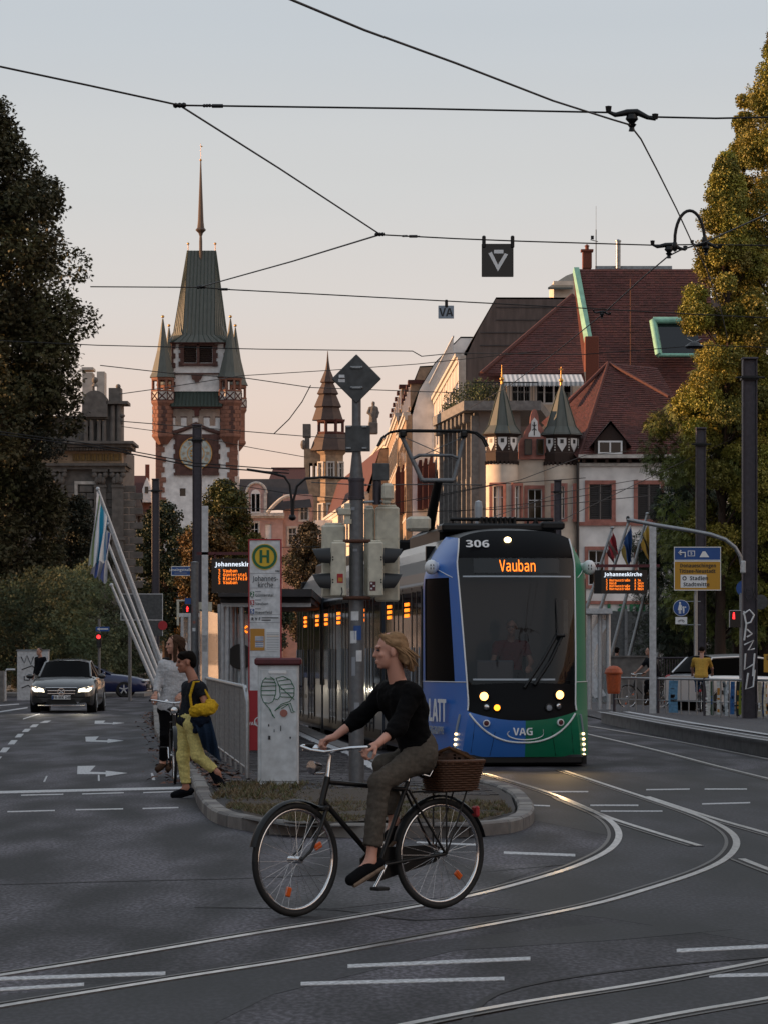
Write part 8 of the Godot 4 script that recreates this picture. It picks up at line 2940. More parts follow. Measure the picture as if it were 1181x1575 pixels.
# ---------------------------------------------------------------- people
func head_prims(c: Vector3, face: Vector3, k: float, neck: Vector3) -> Array:
	var z := face.normalized()
	var x := UP.cross(z).normalized()
	var y := z.cross(x)
	var bs := Basis(x, y, z)
	var p := func(a: float, b: float, d: float) -> Vector3: return c + bs * (V3(a, b, d) * k)
	var out := [["e", p.call(0,0.035,-0.015), V3(0.073,0.09,0.093) * k, bs],["e", p.call(0,-0.03,0.03), V3(0.057,0.08,0.06) * k, bs],["e", p.call(0,-0.075,0.035), V3(0.04,0.034,0.05) * k, bs],["e", p.call(0,-0.098,0.066), V3(0.02,0.015,0.017) * k, bs],
		["c", p.call(0,0.012,0.088), p.call(0,-0.026,0.102),0.008 * k,0.012 * k],["e", p.call(0.036,-0.022,0.062), V3(0.021,0.018,0.02) * k, bs],["e", p.call(-0.036,-0.022,0.062), V3(0.021,0.018,0.02) * k, bs],["e", p.call(0,0.03,0.08), V3(0.05,0.011,0.013) * k, bs],
		["e", p.call(0,-0.062,0.087), V3(0.023,0.006,0.009) * k, bs],["e", p.call(0,-0.074,0.085), V3(0.02,0.006,0.009) * k, bs],["e", p.call(0.075,-0.005,-0.008), V3(0.011,0.031,0.019) * k, bs],["e", p.call(-0.075,-0.005,-0.008), V3(0.011,0.031,0.019) * k, bs],
		["c", p.call(0,-0.05,-0.02), neck,0.05 * k,0.057 * k],["s", p.call(0.03,0.009,0.092), V3(0.017,0.011,0.014) * k, bs],["s", p.call(-0.03,0.009,0.092), V3(0.017,0.011,0.014) * k, bs]]
	return out
func hand_prims(w: Vector3, dir: Vector3, palm: Vector3, curl: float, thumb_side: float, k: float) -> Array:
	var d := dir.normalized()
	var n := (palm - d * palm.dot(d)).normalized()
	var s := d.cross(n) * thumb_side
	var out := [["c", w, w + d * 0.04 * k,0.024 * k,0.024 * k]]
	for i in 4:
		var f := (1.5 - i) * 0.0185 * k
		var base := w + d * (0.088 - absf(i - 1.3) * 0.004) * k + s * f
		out.append(["c", w + d * 0.03 * k + s * f * 0.6, base,0.0125 * k,0.0105 * k])
		var l: float = [0.95,1.05,1.0,0.8][i] * k
		var a := 0.0
		var q := base
		var segs := [0.042,0.026,0.021]
		for j in 3:
			a += curl * [0.9,1.1,0.7][j]
			var e: Vector3 = q + (d * cos(a) + n * sin(a)) * segs[j] * l
			out.append(["c", q, e, (0.0098 - 0.001 * j) * k, (0.009 - 0.001 * j) * k])
			q = e
	var tb := w + d * 0.028 * k + s * 0.028 * k + n * 0.008 * k
	var t1 := tb + (d * 0.55 + s * 0.55 + n * 0.45).normalized() * 0.04 * k
	var t2 := t1 + (d * 0.6 - s * 0.1 + n * 0.8 * curl).normalized() * 0.03 * k
	out.append(["c", w + d * 0.02 * k, tb,0.015 * k,0.0135 * k]); out.append(["c", tb, t1,0.0125 * k,0.0108 * k]); out.append(["c", t1, t2,0.0108 * k,0.009 * k])
	return out
# J: joints in the world; o: skin, shirt, sleeve (0..2 along upper arm and forearm), trousers, hem (0..1 along the shin), shoes, hair, style, k, cell
func person(label: String, J: Dictionary, o: Dictionary) -> Node3D:
	var k: float = o.get("k",1.0)
	var cell: float = o.get("cell",0.014)
	var feet := V3((J.aL.x + J.aR.x) * 0.5, minf(J.aL.y, J.aR.y) - 0.08, (J.aL.z + J.aR.z) * 0.5)
	var t := thing("person", label, "person", feet)
	var torso := func(g: float) -> Array:
		var a: Array = []
		var side: Vector3 = (J.sL - J.sR) * 0.5
		var hip: Vector3 = (J.hL - J.hR) * 0.5
		var up: Vector3 = (J.chest - J.pelvis).normalized()
		for s in [-1.0,1.0]:
			a.append(["c", J.chest + side * s * 0.42 + up * 0.02, J.waist + hip * s * 0.5, (0.108 + g) * k, (0.092 + g) * k])
			a.append(["c", J.waist + hip * s * 0.5, J.pelvis + hip * s * 0.72, (0.092 + g) * k, (0.112 + g) * k])
			a.append(["c", J.chest + up * 0.06 + side * s * 0.2, (J.sL if s > 0 else J.sR), (0.072 + g) * k, (0.052 + g) * k])
		if o.get("woman", true): 
			var fw: Vector3 = side.cross(UP).normalized() * (1.0)
			for s in [-1.0,1.0]: a.append(["e", J.chest + fw * -0.075 * k * o.get("fside",1.0) + side * s * 0.42 - up * 0.04, V3(0.065,0.062,0.06) * k])
		return a
	var skin: Array = torso.call(-0.012)
	for q in ["L", "R"]:
		skin.append(["c", J["s" + q], J["e" + q],0.046 * k,0.037 * k]); skin.append(["c", J["e" + q], J["w" + q],0.038 * k,0.025 * k])
		skin.append(["c", J["h" + q], J["k" + q],0.078 * k,0.046 * k]); skin.append(["c", J["k" + q], J["k" + q].lerp(J["a" + q],0.35),0.046 * k,0.047 * k]); skin.append(["c", J["k" + q].lerp(J["a" + q],0.35), J["a" + q],0.047 * k,0.034 * k])
		skin.append(["c", J["a" + q], J["t" + q],0.033 * k,0.024 * k])
	skin.append(["c", J.chest + UP * 0.05, J.neck,0.07 * k,0.056 * k])
	var b := net(skin, cell,0.035 * k)
	b.join(net(head_prims(J.head, o.face, k, J.neck), cell * 0.36,0.011 * k))
	for q in ["L", "R"]:
		var dir: Vector3 = J.get("d" + q, (J["w" + q] - J["e" + q]).normalized())
		b.join(net(hand_prims(J["w" + q], dir, J.get("p" + q, V3(0,-0.3,-1)), o.get("curl",0.45),1.0 if q == "L" else -1.0, k), maxf(0.0035, cell * 0.33),0.006))
	part("body", b, mat("skin_" + o.skin, o.skin,0.55), t)
	b = Mb.new()
	var z: Vector3 = o.face.normalized()
	var x := UP.cross(z).normalized()
	var y := z.cross(x)
	for s in [-1.0,1.0]: b.ball(J.head + (x * 0.03 * s + y * 0.009 + z * 0.082) * k, V3(0.0105,0.0075,0.0105) * k,8)
	for s in [-1.0,1.0]: b.tube([J.head + (x * 0.018 * s + y * 0.028 + z * 0.09) * k, J.head + (x * 0.033 * s + y * 0.033 + z * 0.086) * k, J.head + (x * 0.047 * s + y * 0.028 + z * 0.072) * k],0.0028 * k,4)
	part("eyes", b, M.print_black, t)
	# clothes
	var sh: Array = torso.call(0.013)
	var sl: float = o.get("sleeve",1.0)
	for q in ["L", "R"]:
		sh.append(["c", J["s" + q], J["s" + q].lerp(J["e" + q], minf(1.0, sl)),0.064 * k,0.056 * k, false, sl <= 1.0])
		if sl > 1.0: sh.append(["c", J["e" + q], J["e" + q].lerp(J["w" + q], sl - 1.0),0.056 * k,0.043 * k, false, true])
	b = net(sh, cell,0.04 * k,0.006,3)
	part("top", b, cloth(o.shirt), t)
	var tr: Array = []
	var hem: float = o.get("hem",0.9)
	for q in ["L", "R"]:
		tr.append(["c", J.pelvis.lerp(J["h" + q],0.7) + UP * 0.05, J["h" + q],0.118 * k,0.112 * k]); tr.append(["c", J["h" + q], J["k" + q],0.1 * k,0.066 * k]); tr.append(["c", J["k" + q], J["k" + q].lerp(J["a" + q], hem),0.068 * k, o.get("cuff",0.058) * k, false, true])
	b = net(tr, cell,0.04 * k,0.006,5)
	part("trousers", b, cloth(o.trousers), t)
	for q in ["L", "R"]:
		var a: Vector3 = J["a" + q]
		var toe: Vector3 = J["t" + q]
		var f := (toe - a)
		var heel := a - f * 0.3 - UP * 0.01
		var down := f.cross(Vector3.BACK if absf(f.z) < absf(f.x) else Vector3.RIGHT).normalized()
		if down.y > 0: down = -down
		b = net([["c", heel + down * 0.035 * k, toe + f * 0.06 + down * 0.008 * k,0.035 * k,0.031 * k],["c", a + f * 0.2 + down * 0.014, toe + f * 0.02,0.04 * k,0.033 * k]], maxf(0.009, cell * 0.7),0.02)
		var so := part("shoe", b, cloth(o.shoes), t)
		b = Mb.new()
		b.tube([heel + down * 0.066 * k, a.lerp(toe,0.5) + down * 0.05 * k, toe + f * 0.1 + down * 0.04 * k],[0.02,0.026,0.018],6)
		obj("sole", b, cloth(o.get("sole", o.shoes)), so)
	# hair
	var bs := Basis(x, y, z)
	var p := func(a: float, bq: float, d: float) -> Vector3: return J.head + bs * (V3(a, bq, d) * k)
	var hr: Array = [["e", p.call(0,0.05,-0.03), V3(0.079,0.081,0.093) * k, bs]]
	if o.style == "bob":
		hr.append(["e", p.call(0,0.0,-0.075), V3(0.072,0.085,0.045) * k, bs])
		for s in [-1.0,1.0]:
			hr.append(["c", p.call(s * 0.07,0.05,-0.045), p.call(s * 0.06,-0.07,-0.1),0.02 * k,0.026 * k]); hr.append(["c", p.call(s * 0.03,0.1,0.045), p.call(s * 0.074,0.05,-0.02),0.016 * k,0.018 * k])
			hr.append(["c", p.call(s * 0.04,-0.06,-0.11), p.call(s * 0.03,-0.13,-0.15),0.024 * k,0.01 * k])
	elif o.style == "long":
		hr.append(["c", p.call(0,0.03,-0.08), p.call(0,-0.16,-0.085),0.075 * k,0.06 * k])
		for s in [-1.0,1.0]: hr.append(["c", p.call(s * 0.07,0.05,0.0), p.call(s * 0.075,-0.2,0.02),0.028 * k,0.025 * k])
	elif o.style == "crop":
		hr.append(["e", p.call(0,0.07,0.02), V3(0.075,0.055,0.07) * k, bs]); hr.append(["e", p.call(0,0.0,-0.075), V3(0.075,0.075,0.045) * k, bs])
	else:
		hr = [["e", p.call(0,0.05,-0.028), V3(0.079,0.084,0.092) * k, bs]]
	hr.append(["s", p.call(0,-0.02,0.1), V3(0.062,0.085,0.075) * k, bs])
	b = net(hr, maxf(0.006, cell * 0.5),0.02 * k,0.006,9)
	if o.style == "bob" or o.style == "long":      # loose locks over the smooth mass
		var r := RandomNumberGenerator.new()
		r.seed = 12
		for i in 150:
			var a := r.randf_range(-1.0,1.0)
			var s0 := V3(a * 0.065,0.125 - absf(a) * 0.05, r.randf_range(-0.03,0.06))
			var s1 := V3(a * 0.098,0.05 - absf(a) * 0.04, r.randf_range(-0.12,-0.05) - 0.035 * (1 - absf(a)))
			var e := -0.12 if o.style == "bob" else -0.24
			var out := 0.06 if o.style == "bob" else 0.0
			var s2 := V3(a * 0.09 + r.randf_range(-0.025,0.025), e * r.randf_range(0.35,1.1), r.randf_range(-0.15,-0.08) - out * r.randf())
			var l: Array = []
			for j in 7:
				var f := j / 6.0
				var q: Vector3 = s0.lerp(s1, f).lerp(s1.lerp(s2, f), f) + V3(sin(f * 7.0 + i) * 0.005,0, cos(f * 8.0 + i * 2.0) * 0.007) * f
				l.append(p.call(q.x, q.y, q.z))
			b.tube(l,[0.002 * k,0.006 * k,0.0075 * k,0.007 * k,0.006 * k,0.004 * k,0.001 * k],5, false)
	part("hair", b, cloth(o.hair), t)
	return t
func cloth(hex: String) -> StandardMaterial3D:
	var m := mat("cloth_" + hex, hex,0.95,0.0, texs["grime"],5.0)
	m.metallic_specular = 0.25
	return m

func ride(px: float, py: float, l: float) -> Vector3:   # a point of the rider, l metres to the rider's left of the bicycle's plane
	var k := (px - HX) / F
	var s := (0.346 + 0.6 * l - k * (22.69 - 0.8 * l)) / (0.8 - 0.6 * k)
	var d := 22.69 - 0.6 * s - 0.8 * l
	return P(px, py, d)

func people() -> void:
	bicycle("roadster_bicycle", "old black roadster bicycle with a wicker basket, ridden across the foreground", V3(0.346,0,-22.69), atan2(-0.6,-0.8),0.12, true)
	var J := {"head": ride(599,1002,0), "neck": ride(610,1044,0), "chest": ride(618,1080,0), "waist": ride(632,1122,0), "pelvis": ride(643,1156,0),
		"sL": ride(634,1068,0.17), "eL": ride(611,1119,0.23), "wL": ride(580,1145,0.27), "sR": ride(594,1064,-0.17), "eR": ride(552,1105,-0.25), "wR": ride(514,1134,-0.29),
		"hL": ride(646,1164,0.1), "kL": ride(584,1204,0.12), "aL": ride(570,1326,0.12), "tL": ride(540,1352,0.12), "hR": ride(644,1164,-0.1), "kR": ride(590,1178,-0.11), "aR": ride(607,1268,-0.11), "tR": ride(588,1298,-0.11),
		"pL": V3(-0.3,-1,-0.2), "pR": V3(-0.3,-1,0.2), "dL": V3(-0.9,-0.38,0.35), "dR": V3(-0.9,-0.25,0.3)}
	person("blonde cyclist in a black top and grey-brown trousers riding across the foreground", J, {"skin": "b98876", "shirt": "09090b", "sleeve": 1.5, "trousers": "57514a", "hem": 0.8, "cuff": 0.066, "shoes": "101114", "sole": "8a7a6c", "hair": "957759", "style": "bob", "face": V3(-1.0,-0.02,0.22), "cell": 0.0125, "curl": 1.0, "fside": 1.0, "k": 0.94})
	# bag in the basket
	var bo := ride(690,1172,0.0)
	var t := thing("shoulder_bag", "dark brown bag stuffed into the wicker basket behind the cyclist", "bag", bo)
	var b := Mb.new()
	b.join(net([["e", bo + V3(-0.02,-0.01,0), V3(0.17,0.08,0.13)],["c", bo + V3(0.02,0.05,0), bo + V3(0.19,-0.02,-0.1),0.045,0.025],["e", bo + V3(-0.13,-0.02,0.03), V3(0.1,0.08,0.1)]],0.014,0.04,0.012,4))
	part("bag_body", b, cloth("3a2a22"), t)
	b = Mb.new()
	b.tube([bo + V3(-0.1,0.05,0.05), bo + V3(0.0,0.09,0.06), bo + V3(0.12,0.03,0.05), bo + V3(0.2,-0.02,-0.04)],0.012,6)
	part("strap", b, cloth("59402c"), t)
	# woman in yellow trousers
	var d := 40.3
	var q := func(px: float, py: float, z: float) -> Vector3: return P(px, py, d - z)
	J = {"head": q.call(286,1019,0), "neck": q.call(297,1043,0), "chest": q.call(300,1066,0), "waist": q.call(296,1092,0), "pelvis": q.call(293,1108,0),
		"sL": q.call(307,1058,0.16), "eL": q.call(318,1085,0.2), "wL": q.call(314,1106,0.17), "sR": q.call(290,1057,-0.16), "eR": q.call(283,1084,-0.2), "wR": q.call(279,1104,-0.14),
		"hL": q.call(298,1114,0.09), "kL": q.call(304,1162,0.1), "aL": q.call(335,1189,0.1), "tL": q.call(345,1212,0.1), "hR": q.call(288,1114,-0.08), "kR": q.call(282,1164,-0.08), "aR": q.call(287,1213,-0.08), "tR": q.call(268,1222,-0.08),
		"pL": V3(-0.5,0,-1), "pR": V3(0.2,0,1)}
	person("dark-haired woman in pale yellow trousers and a dark patterned top stepping off the kerb", J, {"skin": "a06e5a", "shirt": "22252c", "sleeve": 0.5, "trousers": "dccf86", "hem": 0.84, "cuff": 0.056, "shoes": "14161c", "hair": "15110f", "style": "crop", "face": V3(-1,-0.08,0.3), "cell": 0.016, "fside": 1.0})
	t = thing("shoulder_bag", "mustard yellow slouchy bag hanging from the woman's shoulder", "bag", q.call(318,1090,0.24))
	b = net([["e", q.call(312,1092,0.27), V3(0.14,0.075,0.07)],["e", q.call(325,1084,0.22), V3(0.07,0.07,0.06)],["c", q.call(298,1096,0.27), q.call(332,1088,0.2),0.04,0.03]],0.014,0.05,0.012,6)
	part("bag_body", b, cloth("c9a22a"), t)
	b = Mb.new()
	b.tube([q.call(296,1093,0.26), q.call(293,1070,0.22), q.call(299,1049,0.2), q.call(306,1049,0.18), q.call(318,1066,0.2), q.call(326,1080,0.22)],0.017,6)
	part("strap", b, cloth("c9a22a"), t)
	t = thing("denim_jacket", "dark blue denim jacket carried over the woman's forearm", "jacket", q.call(318,1115,0.18))
	b = Mb.new()
	var rows: Array = []
	for i in 15:
		var v := i / 14.0
		var line := PackedVector3Array()
		for j in 13:
			var u := j / 12.0
			var x0 := lerpf(296,312, v)
			var x1 := lerpf(322,341, pow(v,0.8))
			line.append(q.call(lerpf(x0, x1, u), lerpf(1098,1150 + 22 * u, v) - sin(u * PI) * 5.0 * (1 - v),0.2 + sin(u * 14.0 + v * 3.0) * 0.035 * (0.3 + v) + 0.05 * sin(v * 4.0)))
		rows.append(line)
	b.grid(rows)
	part("cloth", b, cloth("26364c"), t)
	b = net([["e", q.call(309,1106,0.2), V3(0.11,0.07,0.1)],["c", q.call(305,1104,0.22), q.call(302,1124,0.22),0.05,0.035]],0.016,0.05,0.014,8)
	part("folded_collar", b, cloth("1a2436"), t)
	# woman in a light sweater with a bicycle
	d = 47.5
	q = func(px: float, py: float, z: float) -> Vector3: return P(px, py,47.5 - z)
	J = {"head": q.call(268,992,0), "neck": q.call(272,1013,0), "chest": q.call(270,1034,0), "waist": q.call(266,1064,0), "pelvis": q.call(262,1086,0),
		"sR": q.call(252,1023,0.05), "eR": q.call(244,1049,0.06), "wR": q.call(240,1066,0.16), "sL": q.call(287,1024,-0.05), "eL": q.call(294,1048,0.02), "wL": q.call(282,1066,0.14),
		"hR": q.call(256,1090,0), "kR": q.call(255,1132,0.08), "aR": q.call(251,1173,0), "tR": q.call(243,1182,0.14), "hL": q.call(269,1090,-0.02), "kL": q.call(267,1132,0.02), "aL": q.call(264,1172,-0.1), "tL": q.call(259,1182,0.04),
		"pR": V3(0.2,-0.4,-1), "pL": V3(-0.2,-0.4,-1), "dR": V3(-0.1,-0.6,0.6), "dL": V3(-0.4,-0.4,0.7)}
	person("woman in a light grey sweater and black leggings holding a bicycle", J, {"skin": "b58672", "shirt": "c6c8cc", "sleeve": 1.9, "trousers": "0c0c0f", "hem": 0.9, "cuff": 0.056, "shoes": "4a382c", "hair": "4a372b", "style": "long", "face": V3(-0.92,-0.03,0.4), "cell": 0.017, "k": 1.02, "fside": 1.0})
	bicycle("city_bicycle", "dark city bicycle held by the woman in the light sweater, seen from the front", P(270,1100,46.0) * V3(1,0,1),-1.53,0.06, false, true)
	# tram driver
	var dr := Transform3D(Basis(UP,0.0995), V3(1.974,0,-51.5))
	var w := func(x: float, y: float, z: float) -> Vector3: return dr * V3(x, y, z)
	J = {"head": w.call(-0.02,1.98,-1.15), "neck": w.call(-0.02,1.83,-1.22), "chest": w.call(-0.02,1.66,-1.25), "waist": w.call(-0.02,1.42,-1.26), "pelvis": w.call(-0.02,1.26,-1.24), "sL": w.call(0.18,1.72,-1.24), "eL": w.call(0.26,1.48,-1.12), "wL": w.call(0.2,1.42,-0.9), "sR": w.call(-0.22,1.72,-1.24), "eR": w.call(-0.3,1.48,-1.12), "wR": w.call(-0.22,1.42,-0.9),
		"hL": w.call(0.08,1.22,-1.2), "kL": w.call(0.12,1.14,-0.8), "aL": w.call(0.12,0.72,-0.75), "tL": w.call(0.12,0.66,-0.6), "hR": w.call(-0.12,1.22,-1.2), "kR": w.call(-0.16,1.14,-0.8), "aR": w.call(-0.16,0.72,-0.75), "tR": w.call(-0.16,0.66,-0.6)}
	person("tram driver in a dark red shirt sitting behind the windscreen", J, {"skin": "9a7465", "shirt": "6a1c22", "sleeve": 0.6, "trousers": "22242a", "shoes": "111111", "hair": "6f6a66", "style": "short", "face": V3(-0.15,-0.05,1), "cell": 0.024, "woman": false})
	# smaller figures
	walker("man in a dark jacket standing behind the grey saloon, by the utility cabinet",62,1083,118.0,1.78, V3(-0.7,0,0.7), {"shirt": "15161c", "trousers": "8d8a86", "hair": "5a5350", "style": "short", "skin": "a87f6e", "woman": false})
	walker("person in dark clothes waiting behind the grey posts of the stop",326,1106,76.0,1.7, V3(0.3,0,1), {"shirt": "17171b", "trousers": "141418", "hair": "18130f", "style": "long", "skin": "6f4a3c"})
	walker("person in a patterned light top half hidden by the grey signal post",307,1110,75.0,1.62, V3(-0.6,0,0.8), {"shirt": "8a8890", "trousers": "23242c", "hair": "141010", "style": "crop", "skin": "6f4a3c"})
	walker("person with dark hair in a black jacket seen from behind beyond the low wall",948,1077,125.0,1.82, V3(0.2,0,-1), {"shirt": "101114", "trousers": "24242a", "hair": "1a1512", "style": "crop", "skin": "9a7465", "woman": false})
	walker("person with fair hair and light blue top beyond the silver car",1130,1075,124.0,1.85, V3(-0.3,0,-1), {"shirt": "6fa3b8", "trousers": "2b2f3a", "hair": "7a5a40", "style": "crop", "skin": "a87f6e", "woman": false})
	rider("cyclist in a yellow shirt and blue jeans riding away beside the silver car",1078,1104,98.0, V3(0.15,0,-1), "c09a4a", "33507a", "1a1512", "city bicycle ridden away by the cyclist in the yellow shirt")
	rider("cyclist in a black and white jersey behind the pale square post",1004,1090,106.0, V3(-0.9,0,0.45), "1a1c22", "15161a", "15130f", "dark bicycle under the cyclist behind the pale square post")

func walker(label: String, px: float, py: float, d: float, h: float, face: Vector3, o: Dictionary) -> void:
	var f := P(px, py, d)
	f.y = 0.05
	var z := face.normalized()
	var x := UP.cross(z)
	var k := h / 1.75
	var w := func(a: float, b: float, c: float) -> Vector3: return f + (x * a + UP * b + z * c) * k
	var J := {"head": w.call(0,1.62,0.03), "neck": w.call(0,1.47,-0.02), "chest": w.call(0,1.3,-0.02), "waist": w.call(0,1.08,0), "pelvis": w.call(0,0.94,0), "sL": w.call(0.19,1.39,-0.02), "eL": w.call(0.24,1.12,-0.04), "wL": w.call(0.23,0.88,0.06), "sR": w.call(-0.19,1.39,-0.02), "eR": w.call(-0.24,1.12,-0.04), "wR": w.call(-0.23,0.88,0.06),
		"hL": w.call(0.09,0.9,0), "kL": w.call(0.1,0.5,0.04), "aL": w.call(0.1,0.09,-0.02), "tL": w.call(0.12,0.04,0.14), "hR": w.call(-0.09,0.9,0), "kR": w.call(-0.1,0.5,0.06), "aR": w.call(-0.1,0.09,0.06), "tR": w.call(-0.12,0.04,0.22)}
	o["face"] = face
	o["cell"] = 0.026
	o["k"] = k
	o["shoes"] = "17171a"
	o["sleeve"] = 1.9
	o["fside"] = 1.0
	person(label, J, o)
func rider(label: String, px: float, py: float, d: float, fwd: Vector3, shirt: String, trousers: String, hair: String, bike: String) -> void:
	var f := P(px, py, d)
	f.y = 0.03
	var z := fwd.normalized()
	var x := UP.cross(z)
	var w := func(a: float, b: float, c: float) -> Vector3: return f + x * a + UP * b + z * c
	bicycle("city_bicycle", bike, f - z * 0.25, atan2(-z.z, z.x),0.0, false, true)
	var J := {"head": w.call(0,1.66,0.16), "neck": w.call(0,1.5,0.1), "chest": w.call(0,1.34,0.08), "waist": w.call(0,1.12,-0.02), "pelvis": w.call(0,0.98,-0.08), "sL": w.call(0.19,1.42,0.09), "eL": w.call(0.27,1.2,0.24), "wL": w.call(0.27,1.06,0.42), "sR": w.call(-0.19,1.42,0.09), "eR": w.call(-0.27,1.2,0.24), "wR": w.call(-0.27,1.06,0.42),
		"hL": w.call(0.1,0.93,-0.06), "kL": w.call(0.12,0.76,0.3), "aL": w.call(0.12,0.5,0.12), "tL": w.call(0.12,0.44,0.28), "hR": w.call(-0.1,0.93,-0.06), "kR": w.call(-0.12,0.58,0.2), "aR": w.call(-0.12,0.2,0.06), "tR": w.call(-0.12,0.14,0.22)}
	person(label, J, {"skin": "a87f6e", "shirt": shirt, "sleeve": 0.8, "trousers": trousers, "hem": 0.75, "shoes": "4a3a2c", "hair": hair, "style": "short", "face": fwd, "cell": 0.024, "woman": false, "fside": 1.0})

# ---------------------------------------------------------------- overhead wires
func wire(called: String, label: String, pts: Array, r: float, group := "overhead wires") -> Node3D:   # [px, py, distance]
	var p: Array = []
	for q in pts: p.append(P(q[0], q[1], q[2]))
	var t := thing(called, label, "wire", p[0],0.0, group)
	var b := Mb.new()
	b.tube(p, r,6)
	part("cable", b, M.wire, t)
	return t
func clamp_on(t: Node3D, px: float, py: float, d: float, size: float) -> void:
	var o := P(px, py, d)
	var b := Mb.new()
	for s in [-0.6,0.0,0.6]: b.ball(o + V3(s * size, sin(s * 5) * size * 0.15,0), V3(0.42,0.42,0.42) * size,8)
	b.box(o, V3(size * 1.6, size * 0.35, size * 0.35))
	part("clamp", b, M.black_metal, t)
func insulator(t: Node3D, px: float, py: float, d: float, l: float, tilt := 0.0) -> void:
	var b := Mb.new().at(P(px, py, d), Basis(Vector3.BACK, PI / 2 + tilt))
	b.lathe([V2(0,-l * 0.5), V2(l * 0.05,-l * 0.5), V2(l * 0.05,-l * 0.32), V2(l * 0.11,-l * 0.3), V2(l * 0.11, l * 0.3), V2(l * 0.05, l * 0.32), V2(l * 0.05, l * 0.5), V2(0, l * 0.5)],10)
	part("insulator", b, M.black_metal, t)
func hanger(t: Node3D, px: float, py: float, d: float, s: float, w := 74.0) -> void:   # curved beam with bell insulator that carries a contact wire
	var k := d / F
	var o := P(px, py, d)
	var b := Mb.new()
	var h := w * 0.5 * k
	b.tube([o + V3(-h, h * 0.12,0), o + V3(-h * 0.7,-0.02 * h,0), o + V3(-h * 0.2, h * 0.08,0), o + V3(h * 0.2, h * 0.1,0), o + V3(h * 0.65,-h * 0.12,0), o + V3(h,-h * 0.2,0)],[h * 0.07, h * 0.1, h * 0.14, h * 0.14, h * 0.1, h * 0.07],8)
	for e in [-1.0,1.0]: b.lathe([V2(h * 0.11,0), V2(h * 0.14, h * 0.22), V2(0, h * 0.25)],10, o + V3(e * h * 0.97, h * (0.12 if e < 0 else -0.2),0))
	part("beam", b, M.black_metal, t)
	b = Mb.new()
	b.lathe([V2(0,-h * 0.72), V2(h * 0.14,-h * 0.7), V2(h * 0.1,-h * 0.55), V2(h * 0.2,-h * 0.42), V2(h * 0.12,-h * 0.36), V2(h * 0.27,-h * 0.2), V2(h * 0.2,0)],12, o)
	part("bell_insulator", b, M.black_metal, t)

